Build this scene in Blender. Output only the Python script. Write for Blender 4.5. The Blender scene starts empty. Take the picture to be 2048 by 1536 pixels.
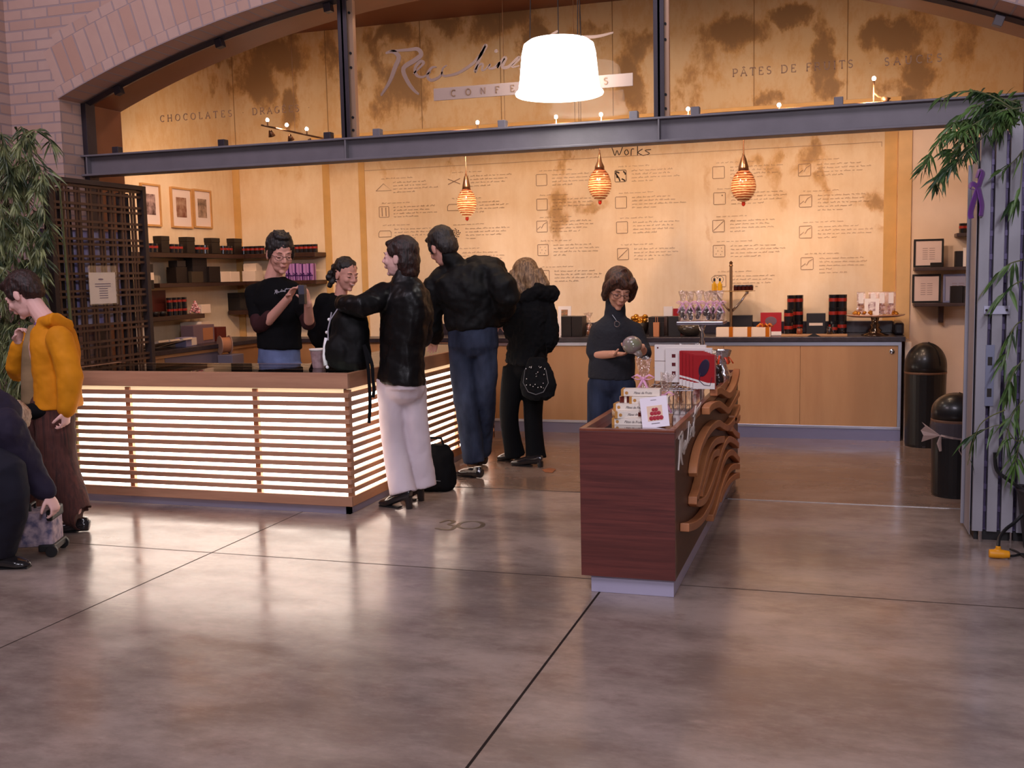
import bpy, bmesh, math, random
from mathutils import Vector, Matrix, Quaternion, noise
PI = math.pi
S = bpy.context.scene
COL = S.collection
random.seed(7)

# ------------------------------------------------------------------ camera
FPX = 2090.0                      # focal length in pixels of the 2048 px wide frame
YAW, PITCH, ROLL, EYE = map(lambda a: a, (math.radians(-17.7), math.radians(-5.97), math.radians(-1.25), 1.5))
FWD = Vector((math.sin(YAW) * math.cos(PITCH), math.cos(YAW) * math.cos(PITCH), math.sin(PITCH)))
_r = Vector((math.cos(YAW), -math.sin(YAW), 0)); _u = _r.cross(FWD)
RGT = _r * math.cos(ROLL) + _u * math.sin(ROLL); UPV = -_r * math.sin(ROLL) + _u * math.cos(ROLL)
cam_d = bpy.data.cameras.new('camera'); cam = bpy.data.objects.new('camera', cam_d); COL.objects.link(cam)
cam_d.sensor_fit = 'HORIZONTAL'; cam_d.sensor_width = 36; cam_d.lens = 36 * FPX / 2048; cam_d.clip_start = 0.05; cam_d.clip_end = 200
cam.matrix_world = Matrix(((RGT.x, UPV.x, -FWD.x, 0), (RGT.y, UPV.y, -FWD.y, 0), (RGT.z, UPV.z, -FWD.z, EYE), (0, 0, 0, 1)))
S.camera = cam
EYEV = Vector((0, 0, EYE))
def _ray(x, y): return RGT * (x - 1024) - UPV * (y - 768) + FWD * FPX
def at(x, y, Y):
    d = _ray(x, y); return EYEV + d * (Y / d.y)
def atx(x, y, X):
    d = _ray(x, y); return EYEV + d * (X / d.x)
def atz(x, y, z=0.0):
    d = _ray(x, y); return EYEV + d * ((z - EYE) / d.z)

# ------------------------------------------------------------------ world, lights, exposure
S.view_settings.view_transform = 'Standard'; S.view_settings.look = 'None'; S.view_settings.gamma = 1
S.view_settings.use_curve_mapping = False; S.view_settings.exposure = 0.0
W = bpy.data.worlds.new('hall'); S.world = W; W.use_nodes = True
W.node_tree.nodes['Background'].inputs[0].default_value = (0.35, 0.29, 0.32, 1)
W.node_tree.nodes['Background'].inputs[1].default_value = 0.26
def light(kind, name, loc, target, energy, color, size=0.1, spot=None, blend=0.6):
    d = bpy.data.lights.new(name, kind); d.energy = energy; d.color = color
    if kind == 'AREA': d.size = size
    else: d.shadow_soft_size = size
    if spot: d.spot_size = math.radians(spot); d.spot_blend = blend
    o = bpy.data.objects.new(name, d); COL.objects.link(o); o.location = loc
    o.rotation_euler = (Vector(target) - Vector(loc)).to_track_quat('-Z', 'Y').to_euler()
    return o
light('AREA', 'hall_light', (-1.5, -2.0, 8.5), (-2.2, 6.5, 1.0), 380, (0.92, 0.84, 1.0), 3.0)
light('AREA', 'hall_light', (-6.0, 2.5, 6.0), (-4.0, 6.5, 0.5), 90, (0.95, 0.75, 0.85), 2.0)
light('AREA', 'hall_light', (0.9, -0.6, 2.9), (-2.8, 6.5, 1.0), 110, (0.92, 0.88, 1.0), 0.5)  # added fill standing in for camera flash and hall lamps
WARM = (1.0, 0.65, 0.455)
BULBS = [(535, 240), (573, 250), (613, 258), (697, 262), (955, 245), (1112, 234), (1202, 229), (1376, 218), (1558, 210), (1748, 157)]
SPOT_POS = [(-5.2, 7.9, 2.78), (-4.5, 7.9, 2.78), (-3.9, 7.9, 2.66), (-2.9, 7.9, 2.66), (-2.1, 7.9, 2.66), (-1.75, 7.9, 2.66), (-1.1, 7.9, 2.66), (-0.4, 7.9, 2.66), (0.15, 7.9, 2.74)]
AIM = [(-6.4, 9.2, 1.9), (-6.0, 10.15, 1.7), (-4.3, 10.15, 1.9), (-3.4, 10.15, 1.9), (-2.4, 10.15, 1.8), (-1.7, 10.15, 1.9), (-0.9, 10.15, 1.8), (-0.1, 10.15, 1.8), (0.9, 10.1, 1.6)]
for p, a in zip(SPOT_POS, AIM):
    light('SPOT', 'halogen_light', p, a, 55, WARM, 0.03, 105, 1.0)
for x in (-5.0, -2.6, -0.3):
    light('AREA', 'shop_bounce_fill', (x, 8.4, 3.95), (x, 8.9, 0), 17, (1.0, 0.68, 0.46), 0.6)  # added fill under the ceiling, standing in for interior bounce
    light('SPOT', 'counter_light', (x, 7.4, 3.2), (x * 0.9 - 0.2, 6.6, 0.0), 22, (1.0, 0.72, 0.50), 0.08, 90, 1.0)

# ------------------------------------------------------------------ material helpers
def _nodes(name):
    m = bpy.data.materials.new(name); m.use_nodes = True
    nt = m.node_tree; return m, nt, nt.nodes['Principled BSDF']
def N(nt, t, **k):
    n = nt.nodes.new(t)
    for a, b in k.items():
        if a.startswith('i_'):
            key = a[2:]; key = int(key) if key.isdigit() else key
            n.inputs[key].default_value = b
        else: setattr(n, a, b)
    return n
def L(nt, a, b): nt.links.new(a, b)
def c4(c): return (c[0], c[1], c[2], 1)
def srgb(r, g, b):
    f = lambda v: ((v / 255) / 12.92) if v / 255 <= 0.04045 else ((v / 255 + 0.055) / 1.055) ** 2.4
    return (f(r), f(g), f(b))
MC = {}
def mat(name, col, rough=0.6, metal=0.0, var=0.0, scale=(8, 8, 8), bump=0.0, bscale=60, emit=None, es=0, coat=0, trans=0, ior=1.45, alpha=1, sheen=0, col2=None, spec=0.5):
    if name in MC: return MC[name]
    m, nt, b = _nodes(name)
    b.inputs['Base Color'].default_value = c4(col); b.inputs['Roughness'].default_value = rough; b.inputs['Metallic'].default_value = metal
    b.inputs['IOR'].default_value = ior; b.inputs['Transmission Weight'].default_value = trans; b.inputs['Alpha'].default_value = alpha
    b.inputs['Coat Weight'].default_value = coat; b.inputs['Coat Roughness'].default_value = 0.08; b.inputs['Sheen Weight'].default_value = sheen
    b.inputs['Specular IOR Level'].default_value = spec
    if emit: b.inputs['Emission Color'].default_value = c4(emit); b.inputs['Emission Strength'].default_value = es
    tc = N(nt, 'ShaderNodeTexCoord')
    mp = N(nt, 'ShaderNodeMapping'); mp.inputs['Scale'].default_value = scale; L(nt, tc.outputs['Object'], mp.inputs[0])
    if var or col2:
        no = N(nt, 'ShaderNodeTexNoise', i_Detail=6.0, i_Scale=1.0); L(nt, mp.outputs[0], no.inputs['Vector'])
        r = N(nt, 'ShaderNodeValToRGB'); r.color_ramp.elements[0].position = 0.33; r.color_ramp.elements[1].position = 0.67
        a = col if col2 else [max(0, c * (1 - var)) for c in col]; d = col2 if col2 else [min(1, c * (1 + var)) for c in col]
        r.color_ramp.elements[0].color = c4(a); r.color_ramp.elements[1].color = c4(d)
        L(nt, no.outputs[0], r.inputs[0]); L(nt, r.outputs[0], b.inputs['Base Color'])
    if bump:
        n2 = N(nt, 'ShaderNodeTexNoise', i_Detail=4.0, i_Scale=float(bscale)); L(nt, tc.outputs['Object'], n2.inputs['Vector'])
        bp = N(nt, 'ShaderNodeBump', i_Strength=bump, i_Distance=0.01); L(nt, n2.outputs[0], bp.inputs['Height']); L(nt, bp.outputs[0], b.inputs['Normal'])
    MC[name] = m; return m

# ------------------------------------------------------------------ mesh helpers
class MB:
    def __init__(s): s.v = []; s.f = []; s.m = []; s.mi = 0
    def add(s, vs, fs):
        n = len(s.v); s.v += [Vector(p) for p in vs]
        for f in fs: s.f.append([i + n for i in f]); s.m.append(s.mi)
        return s
    def box(s, x0, x1, y0, y1, z0, z1, M=None):
        vs = [Vector((x, y, z)) for x in (x0, x1) for y in (y0, y1) for z in (z0, z1)]
        if M: vs = [M @ p for p in vs]
        return s.add(vs, [(0, 1, 3, 2), (4, 6, 7, 5), (0, 4, 5, 1), (2, 3, 7, 6), (0, 2, 6, 4), (1, 5, 7, 3)])
    def prism(s, poly, d0, d1, axis='y', M=None):
        def P(a, b, d): return Vector((a, d, b)) if axis == 'y' else (Vector((d, a, b)) if axis == 'x' else Vector((a, b, d)))
        n = len(poly); vs = [P(a, b, d0) for a, b in poly] + [P(a, b, d1) for a, b in poly]
        if M: vs = [M @ p for p in vs]
        return s.add(vs, [tuple(range(n)), tuple(range(2 * n - 1, n - 1, -1))] + [(i, i + n, (i + 1) % n + n, (i + 1) % n) for i in range(n)])
    def lathe(s, prof, c=(0, 0, 0), n=24, M=None, cap=True):
        vs = []; fs = []
        for r, z in prof:
            for k in range(n):
                a = 2 * PI * k / n; vs.append(Vector((c[0] + r * math.cos(a), c[1] + r * math.sin(a), c[2] + z)))
        for i in range(len(prof) - 1):
            for k in range(n):
                k2 = (k + 1) % n; fs.append((i * n + k, i * n + k2, (i + 1) * n + k2, (i + 1) * n + k))
        if cap: fs.append(tuple(range(n - 1, -1, -1))); fs.append(tuple(range((len(prof) - 1) * n, len(prof) * n)))
        if M: vs = [M @ p for p in vs]
        return s.add(vs, fs)
    def tube(s, pts, rad, n=10, flat=None, side=None, cap=True, closed=False):
        # loft along points; rad number or list; flat = (a, b) multiplies width along side and across it, may be list
        pts = [Vector(p) for p in pts]; k = len(pts)
        R_ = rad if isinstance(rad, (list, tuple)) else [rad] * k
        prev = None; vs = []
        for i, p in enumerate(pts):
            if closed: t = (pts[(i + 1) % k] - pts[i - 1])
            else: t = (pts[min(i + 1, k - 1)] - pts[max(i - 1, 0)])
            if t.length < 1e-9: t = Vector((0, 0, 1))
            t.normalize()
            if side is not None: a = Vector(side) - t * Vector(side).dot(t)
            elif prev is None: a = t.orthogonal()
            else: a = prev - t * prev.dot(t)
            if a.length < 1e-6: a = t.orthogonal()
            a.normalize(); prev = a; b = t.cross(a)
            r = R_[i]; fa, fb = (1, 1)
            if isinstance(r, (tuple, list)): fa, fb = r; r = 1
            if flat: fa, fb = fa * flat[0], fb * flat[1]
            for j in range(n):
                w = 2 * PI * j / n; vs.append(p + a * (math.cos(w) * r * fa) + b * (math.sin(w) * r * fb))
        fs = []
        for i in range(k if closed else k - 1):
            i2 = (i + 1) % k
            for j in range(n):
                j2 = (j + 1) % n; fs.append((i * n + j, i * n + j2, i2 * n + j2, i2 * n + j))
        if cap and not closed: fs.append(tuple(range(n - 1, -1, -1))); fs.append(tuple(range((k - 1) * n, k * n)))
        return s.add(vs, fs)
    def ell(s, c, r, M=None, nu=14, nv=9):
        c = Vector(c); vs = []; fs = []
        for i in range(nv + 1):
            ph = PI * i / nv
            for j in range(nu):
                th = 2 * PI * j / nu
                p = Vector((r[0] * math.sin(ph) * math.cos(th), r[1] * math.sin(ph) * math.sin(th), r[2] * math.cos(ph)))
                vs.append(c + (M @ p if M else p))
        for i in range(nv):
            for j in range(nu):
                j2 = (j + 1) % nu; fs.append((i * nu + j, (i + 1) * nu + j, (i + 1) * nu + j2, i * nu + j2))
        return s.add(vs, fs)
    def build(s, name, mats, parent=None, bevel=0, smooth=False, off=None, weld=False, remesh=0, sm=0, disp=None, recalc=True):
        me = bpy.data.meshes.new(name)
        top = parent
        while top is not None and top.parent is not None: top = top.parent
        base = Vector(off) if off is not None else (Vector(top.location) if (top is not None and top.get('_world')) else Vector((0, 0, 0)))
        me.from_pydata([v - base for v in s.v], [], s.f); me.validate()
        if not isinstance(mats, (list, tuple)): mats = [mats]
        for m in mats: me.materials.append(m)
        if len(mats) > 1 and len(me.polygons) == len(s.m): me.polygons.foreach_set('material_index', s.m)
        if recalc or weld:
            bm = bmesh.new(); bm.from_mesh(me)
            bmesh.ops.remove_doubles(bm, verts=bm.verts, dist=1e-5)
            bmesh.ops.recalc_face_normals(bm, faces=bm.faces); bm.to_mesh(me); bm.free()
        o = bpy.data.objects.new(name, me); COL.objects.link(o)
        if off is not None and parent is None: o.location = base
        if parent is not None: o.parent = parent
        if remesh:
            r = o.modifiers.new('r', 'REMESH'); r.mode = 'VOXEL'; r.voxel_size = remesh; r.use_smooth_shade = True
            if sm: q = o.modifiers.new('s', 'SMOOTH'); q.iterations = sm; q.factor = 0.5
            if disp:
                d = o.modifiers.new('d', 'DISPLACE'); d.texture = disp[0]; d.strength = disp[1]; d.mid_level = 0.5; d.texture_coords = 'LOCAL'
        if bevel:
            b = o.modifiers.new('b', 'BEVEL'); b.width = bevel; b.segments = 2; b.limit_method = 'ANGLE'; b.angle_limit = 0.6
        if smooth:
            me.polygons.foreach_set('use_smooth', [True] * len(me.polygons))
        return o

def root(name, loc, label, cat, group=None, rz=0, world=False):
    o = bpy.data.objects.new(name, None); COL.objects.link(o); o.location = loc; o.rotation_euler = (0, 0, rz); o.empty_display_size = 0.1
    o['label'] = label; o['category'] = cat
    if group: o['group'] = group
    if world: o['_world'] = 1
    return o
def tag(o, label, cat, group=None, kind=None):
    o['label'] = label; o['category'] = cat
    if group: o['group'] = group
    if kind: o['kind'] = kind
    return o
def struct(o): o['kind'] = 'structure'; return o
def dup(o, loc=None, rz=None, label=None, group=None, parent=None):
    c = o.copy(); COL.objects.link(c)
    if parent is not None: c.parent = parent
    if loc is not None: c.location = loc
    if rz is not None: c.rotation_euler = (0, 0, rz)
    if label: c['label'] = label
    if group: c['group'] = group
    for ch in list(KIDS.get(o.name, [])) or [x for x in o.children]:
        dup(ch, parent=c)
    return c
KIDS = {}
def RZ(a): return Matrix.Rotation(a, 4, 'Z')
def TR(x, y, z): return Matrix.Translation((x, y, z))

# lettering: built-in font turned into mesh
def text_mb(mb, body, size, origin, ux, uz, depth=0.002, shear=0.0, align='LEFT', space=1.0):
    cu = bpy.data.curves.new('t', 'FONT'); cu.body = body; cu.size = size; cu.extrude = depth / 2; cu.shear = shear; cu.align_x = align; cu.space_character = space; cu.resolution_u = 2
    ob = bpy.data.objects.new('t', cu); COL.objects.link(ob)
    dg = bpy.context.evaluated_depsgraph_get(); me = bpy.data.meshes.new_from_object(ob.evaluated_get(dg))
    ux = Vector(ux).normalized(); uz = Vector(uz).normalized(); un = ux.cross(uz); o = Vector(origin)
    mb.add([o + ux * v.co.x + uz * v.co.y + un * v.co.z for v in me.vertices], [tuple(p.vertices) for p in me.polygons])
    bpy.data.objects.remove(ob); bpy.data.curves.remove(cu); bpy.data.meshes.remove(me)
# stroke lettering: each glyph a list of polylines in a unit box
def arc(cx, cy, rx, ry, a0, a1, n=8): return [(cx + rx * math.cos(math.radians(a0 + (a1 - a0) * i / n)), cy + ry * math.sin(math.radians(a0 + (a1 - a0) * i / n))) for i in range(n + 1)]
GL = {
 'C': (.8, [arc(.45, .5, .4, .5, 50, 310, 12), [(.7, .98), (.7, .78)]]), 'H': (.9, [[(.12, 0), (.12, 1)], [(.75, 0), (.75, 1)], [(.12, .5), (.75, .5)], [(.02, 0), (.22, 0)], [(.02, 1), (.22, 1)], [(.65, 0), (.85, 0)], [(.65, 1), (.85, 1)]]),
 'O': (.95, [arc(.45, .5, .42, .5, 0, 360, 16)]), 'L': (.65, [[(.12, 1), (.12, 0), (.6, 0), (.6, .18)], [(.02, 1), (.24, 1)]]),
 'A': (.9, [[(.05, 0), (.42, 1), (.8, 0)], [(.2, .36), (.65, .36)], [(-.02, 0), (.16, 0)], [(.68, 0), (.9, 0)]]), 'T': (.8, [[(.38, 0), (.38, 1)], [(.02, .82), (.02, 1), (.74, 1), (.74, .82)], [(.28, 0), (.48, 0)]]),
 'E': (.75, [[(.64, .2), (.64, 0), (.12, 0), (.12, 1), (.6, 1), (.6, .82)], [(.12, .52), (.48, .52)]]), 'S': (.65, [arc(.3, .75, .24, .25, 30, 270, 8) + arc(.3, .25, .26, .25, 90, -150, 8)]),
 'D': (.95, [[(.12, 0), (.12, 1), (.4, 1)] + arc(.4, .5, .42, .5, 90, -90, 10) + [(.12, 0)], [(.02, 0), (.12, 0)], [(.02, 1), (.12, 1)]]), 'R': (.85, [[(.12, 0), (.12, 1), (.4, 1)] + arc(.4, .74, .26, .26, 90, -90, 8) + [(.12, .48)], [(.4, .48), (.8, 0)], [(.02, 0), (.24, 0)], [(.02, 1), (.12, 1)]]),
 'G': (.9, [arc(.45, .5, .4, .5, 50, 330, 12), [(.8, .05), (.8, .42)], [(.6, .42), (.9, .42)]]), 'P': (.75, [[(.12, 0), (.12, 1), (.4, 1)] + arc(.4, .72, .27, .28, 90, -90, 8) + [(.12, .44)], [(.02, 0), (.24, 0)], [(.02, 1), (.12, 1)]]),
 'F': (.7, [[(.12, 0), (.12, 1), (.62, 1), (.62, .82)], [(.12, .52), (.48, .52)], [(.02, 0), (.24, 0)]]), 'U': (.9, [[(.14, 1), (.14, .35)] + arc(.44, .35, .3, .35, 180, 360, 8) + [(.74, 1)], [(.02, 1), (.26, 1)], [(.62, 1), (.86, 1)]]),
 'I': (.4, [[(.18, 0), (.18, 1)], [(.06, 0), (.3, 0)], [(.06, 1), (.3, 1)]]), 'N': (.95, [[(.12, 0), (.12, 1), (.78, 0), (.78, 1)]]), ' ': (.55, []), '.': (.6, [[(.3, .42), (.3, .5)]]),
}
def strokes(mb, txt, h, origin, ux, uz, w=0.006, gap=0.28, big=None, dep=0.004):
    ux = Vector(ux).normalized(); uz = Vector(uz).normalized(); un = ux.cross(uz); o = Vector(origin); x = 0
    for ch in txt:
        acc = None; hh = h
        if ch in '^': acc = 1
        g = {'Â': 'A', 'É': 'E'}.get(ch, ch)
        cap = (big and ch in big); 
        wd, ls = GL[g.upper()]
        if g.islower(): hh = h * 0.8
        for pl in ls: ribbon(mb, [o + ux * (x + a * hh) + uz * (b * hh) for a, b in pl], w, un, dep)
        if ch == 'Â': ribbon(mb, [o + ux * (x + .25 * hh) + uz * (1.08 * hh), o + ux * (x + .42 * hh) + uz * (1.22 * hh), o + ux * (x + .6 * hh) + uz * (1.08 * hh)], w, un, dep)
        if ch == 'É': ribbon(mb, [o + ux * (x + .3 * hh) + uz * (1.08 * hh), o + ux * (x + .45 * hh) + uz * (1.25 * hh)], w, un, dep)
        x += (wd + gap) * hh
    return x
def ribbon(mb, pts, w, un, dep=0.004):
    # a flat band following a polyline, with thickness; w may be a list
    k = len(pts); un = Vector(un).normalized(); vs = []
    for i, p in enumerate(pts):
        t = Vector(pts[min(i + 1, k - 1)]) - Vector(pts[max(i - 1, 0)])
        if t.length < 1e-9: t = Vector((1, 0, 0))
        n = un.cross(t.normalized()); ww = w[i] if isinstance(w, (list, tuple)) else w
        p = Vector(p)
        vs += [p + n * ww / 2 - un * dep / 2, p - n * ww / 2 - un * dep / 2, p - n * ww / 2 + un * dep / 2, p + n * ww / 2 + un * dep / 2]
    fs = [(0, 1, 2, 3), (4 * k - 1, 4 * k - 2, 4 * k - 3, 4 * k - 4)]
    for i in range(k - 1):
        for j in range(4): a, b = i * 4 + j, i * 4 + (j + 1) % 4; fs.append((a, a + 4, b + 4, b))
    mb.add(vs, fs)
def crv(pts, n=6):
    # Catmull-Rom through points (tuples of any length)
    out = []; P_ = [Vector(p) for p in pts]; k = len(P_)
    for i in range(k - 1):
        a, b, c, d = P_[max(i - 1, 0)], P_[i], P_[i + 1], P_[min(i + 2, k - 1)]
        for j in range(n):
            t = j / n; out.append(0.5 * ((2 * b) + (c - a) * t + (2 * a - 5 * b + 4 * c - d) * t * t + (3 * b - a - 3 * c + d) * t ** 3))
    out.append(P_[-1]); return out
# ------------------------------------------------------------------ special materials
def mix_col(nt, fac, a, b):
    n = N(nt, 'ShaderNodeMix', data_type='RGBA'); 
    for s_, v in ((0, fac), (6, a), (7, b)):
        if hasattr(v, 'links') or isinstance(v, bpy.types.NodeSocket): L(nt, v, n.inputs[s_])
        else: n.inputs[s_].default_value = v if s_ == 0 else c4(v)
    return n.outputs[2]
def mth(nt, op, a, b=None, c=None):
    n = N(nt, 'ShaderNodeMath', operation=op)
    for i, v in enumerate((a, b, c)):
        if v is None: continue
        if isinstance(v, bpy.types.NodeSocket): L(nt, v, n.inputs[i])
        else: n.inputs[i].default_value = v
    return n.outputs[0]
def smooth(nt, v, a, b, lo=0, hi=1):
    n = N(nt, 'ShaderNodeMapRange', interpolation_type='SMOOTHSTEP'); L(nt, v, n.inputs[0])
    for i, x in enumerate((a, b, lo, hi)): n.inputs[i + 1].default_value = x
    return n.outputs[0]
def nz(nt, vec, scale=(1, 1, 1), det=6, rough=0.55, loc=(0, 0, 0)):
    mp = N(nt, 'ShaderNodeMapping'); mp.inputs['Scale'].default_value = scale; mp.inputs['Location'].default_value = loc; L(nt, vec, mp.inputs[0])
    n = N(nt, 'ShaderNodeTexNoise', i_Scale=1.0, i_Detail=float(det), i_Roughness=rough); L(nt, mp.outputs[0], n.inputs['Vector'])
    return n.outputs[0], n.outputs[1]

# polished concrete floor with saw-cut joints
def floor_mat():
    m, nt, b = _nodes('polished_concrete')
    g = N(nt, 'ShaderNodeTexCoord').outputs['Object']; sp = N(nt, 'ShaderNodeSeparateXYZ'); L(nt, g, sp.inputs[0]); X, Y = sp.outputs[0], sp.outputs[1]
    a, _ = nz(nt, g, (0.9, 1.5, 1), 9, 0.68); a2, _ = nz(nt, g, (3.2, 5.5, 1), 9, 0.7, (3, 1, 0)); a3, _ = nz(nt, g, (14, 38, 1), 6, 0.65, (7, 2, 0))
    c = mix_col(nt, smooth(nt, a, 0.36, 0.66), srgb(122, 107, 99), srgb(165, 149, 139))
    c = mix_col(nt, mth(nt, 'MULTIPLY', smooth(nt, a2, 0.5, 0.72), 0.5), c, srgb(112, 88, 82))
    c = mix_col(nt, mth(nt, 'MULTIPLY', smooth(nt, a3, 0.5, 0.75), 0.14), c, srgb(196, 176, 166))
    sc, _ = nz(nt, g, (1.5, 34, 1), 5, 0.75, (1, 8, 0)); c = mix_col(nt, mth(nt, 'MULTIPLY', smooth(nt, sc, 0.62, 0.72), 0.14), c, srgb(96, 76, 70))
    shop = mth(nt, 'MULTIPLY', smooth(nt, Y, 6.87, 6.89), 0.5); c = mix_col(nt, shop, c, srgb(118, 88, 66))  # warm light inside the shop painted as a browner floor tint
    fac = None
    def line(coord, p, w, s):
        d = mth(nt, 'ABSOLUTE', mth(nt, 'SUBTRACT', coord, p)); return mth(nt, 'MULTIPLY', smooth(nt, d, w * 0.7, w, 1, 0), s)
    ln = [line(X, -3.337, .0055, .85), line(X, -1.088, .0065, .95), line(Y, 4.9, .006, .8)]
    f = ln[0]
    for q in ln[1:]: f = mth(nt, 'MAXIMUM', f, q)
    c = mix_col(nt, f, c, (0.02, 0.014, 0.012))
    L(nt, c, b.inputs['Base Color'])
    r1, _ = nz(nt, g, (2.5, 5, 1), 6, 0.6, (5, 5, 5)); r = mth(nt, 'ADD', smooth(nt, r1, 0.3, 0.7, 0.13, 0.25), mth(nt, 'MULTIPLY', a3, 0.02)); L(nt, mth(nt, 'MAXIMUM', r, mth(nt, 'MULTIPLY', f, .95)), b.inputs['Roughness']); L(nt, smooth(nt, f, 0, .5, .75, 0), b.inputs['Specular IOR Level'])
    n2, _ = nz(nt, g, (30, 30, 1), 3, 0.5); h = mth(nt, 'MULTIPLY', n2, 0.05)
    bp = N(nt, 'ShaderNodeBump', i_Strength=0.18, i_Distance=0.004); L(nt, h, bp.inputs['Height']); L(nt, bp.outputs[0], b.inputs['Normal'])
    return m
def brick_mat(name, bw, rh, uv=False, axes=('X', 'Z'), c1=(194, 164, 152), c2=(182, 144, 126), mor=(160, 142, 142), off=0.5, ms=0.008):
    m, nt, b = _nodes(name)
    tc = N(nt, 'ShaderNodeTexCoord')
    if uv: v = tc.outputs['UV']
    else:
        sp = N(nt, 'ShaderNodeSeparateXYZ'); L(nt, tc.outputs['Object'], sp.inputs[0]); cb = N(nt, 'ShaderNodeCombineXYZ')
        L(nt, sp.outputs[axes[0]], cb.inputs[0]); L(nt, sp.outputs[axes[1]], cb.inputs[1]); v = cb.outputs[0]
    br = N(nt, 'ShaderNodeTexBrick', offset=off); br.inputs['Scale'].default_value = 1; br.inputs['Mortar Size'].default_value = ms
    br.inputs['Brick Width'].default_value = bw; br.inputs['Row Height'].default_value = rh; br.inputs['Bias'].default_value = -0.2; br.inputs['Mortar Smooth'].default_value = 0.3
    br.inputs['Color1'].default_value = c4(srgb(*c1)); br.inputs['Color2'].default_value = c4(srgb(*c2)); br.inputs['Mortar'].default_value = c4(srgb(*mor))
    L(nt, v, br.inputs['Vector'])
    n, _ = nz(nt, tc.outputs['Object'], (9, 9, 9), 6)
    L(nt, mix_col(nt, mth(nt, 'MULTIPLY', n, 0.35), br.outputs[0], srgb(150, 118, 112)), b.inputs['Base Color'])
    b.inputs['Roughness'].default_value = 0.9
    bp = N(nt, 'ShaderNodeBump', i_Strength=0.5, i_Distance=0.006); inv = mth(nt, 'SUBTRACT', 1.0, br.outputs[1]); L(nt, mth(nt, 'ADD', inv, mth(nt, 'MULTIPLY', n, .3)), bp.inputs['Height']); L(nt, bp.outputs[0], b.inputs['Normal'])
    return m
def stucco_mat():
    m, nt, b = _nodes('distressed_plaster')
    g = N(nt, 'ShaderNodeTexCoord').outputs['Object']
    _, wc = nz(nt, g, (1.7, 1.7, 1.2), 6, 0.62, (4, 0, 9))
    w = N(nt, 'ShaderNodeVectorMath', operation='SUBTRACT'); L(nt, wc, w.inputs[0]); w.inputs[1].default_value = (.5, .5, .5)
    w2 = N(nt, 'ShaderNodeVectorMath', operation='SCALE'); L(nt, w.outputs[0], w2.inputs[0]); w2.inputs['Scale'].default_value = 0.9
    wp = N(nt, 'ShaderNodeVectorMath', operation='ADD'); L(nt, g, wp.inputs[0]); L(nt, w2.outputs[0], wp.inputs[1])
    # stains with their own shapes: photo positions on the wall and half sizes in metres, strength
    ST = [(430, 120, .20, .16, 1), (500, 160, .20, .34, 1), (545, 105, .33, .22, 1), (572, 205, .14, .22, 1), (660, 110, .12, .35, .8), (690, 170, .15, .2, .8), (395, 210, .12, .2, .8), (330, 170, .13, .25, .6), (300, 230, .16, .12, .6),
          (745, 110, .10, .4, .8), (795, 190, .30, .30, 1), (780, 80, .30, .12, .9), (835, 130, .14, .3, .7), (900, 50, .2, .14, .9), (1010, 45, .36, .2, 1), (1075, 80, .13, .22, .9), (1255, 150, .15, .34, 1), (1280, 90, .2, .15, .8), (1190, 60, .2, .1, .7), (1395, 110, .16, .3, .6),
          (1450, 60, .35, .17, 1), (1370, 180, .14, .2, .6), (1570, 20, .20, .12, 1), (1635, 120, .12, .38, 1), (1650, 180, .16, .12, .9), (1790, 60, .3, .14, 1), (1825, 130, .16, .26, 1), (1930, 70, .14, .3, .7), (1800, 185, .2, .14, .9), (1530, 200, .1, .08, .8), (1340, 205, .1, .1, .6),
          (1120, 325, .08, .22, .7), (1118, 425, .14, .24, .9), (1170, 405, .22, .07, .7), (1100, 480, .06, .25, .5), (1245, 440, .03, .4, .3), (885, 330, .05, .15, .5), (760, 345, .06, .1, .45), (1500, 320, .18, .08, .6), (1565, 335, .10, .22, .7), (1640, 320, .14, .14, .8), (1655, 360, .06, .14, .7), (1405, 460, .05, .28, .55),
          (1775, 385, .1, .12, .9), (1745, 400, .17, .07, .6), (1770, 465, .09, .08, .6), (1410, 370, .05, .2, .45), (600, 350, .05, .16, .45), (560, 345, .2, .04, .4), (585, 440, .08, .06, .5), (500, 330, .2, .03, .3), (1460, 400, .03, .2, .4)]
    mk = None
    for px, py, rx, rz, s_ in ST:
        c = at(px, py, 10.13)
        d = N(nt, 'ShaderNodeVectorMath', operation='SUBTRACT'); L(nt, wp.outputs[0], d.inputs[0]); d.inputs[1].default_value = (c.x, 10.13, c.z)
        q = N(nt, 'ShaderNodeVectorMath', operation='MULTIPLY'); L(nt, d.outputs[0], q.inputs[0]); q.inputs[1].default_value = (1 / rx, 0, 1 / rz)
        ln = N(nt, 'ShaderNodeVectorMath', operation='LENGTH'); L(nt, q.outputs[0], ln.inputs[0])
        e = smooth(nt, ln.outputs['Value'], 0.2, 1.9, s_, 0); mk = e if mk is None else mth(nt, 'MAXIMUM', mk, e)
    fine, _ = nz(nt, g, (9, 9, 5), 8, 0.72); mid, _ = nz(nt, g, (2.2, 2.2, 1.5), 8, 0.7, (2, 2, 8)); streak, _ = nz(nt, g, (14, 14, 1.2), 5, 0.6, (0, 1, 3))
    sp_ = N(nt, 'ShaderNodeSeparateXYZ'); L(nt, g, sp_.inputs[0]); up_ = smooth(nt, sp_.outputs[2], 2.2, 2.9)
    och = smooth(nt, mth(nt, 'ADD', mth(nt, 'ADD', mk, mth(nt, 'MULTIPLY', mid, .9)), mth(nt, 'MULTIPLY', fine, .5)), 0.95, 1.55)
    drk = smooth(nt, mth(nt, 'ADD', mk, mth(nt, 'ADD', mth(nt, 'MULTIPLY', fine, 1.1), mth(nt, 'MULTIPLY', up_, .10))), 1.08, 1.55)
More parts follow.
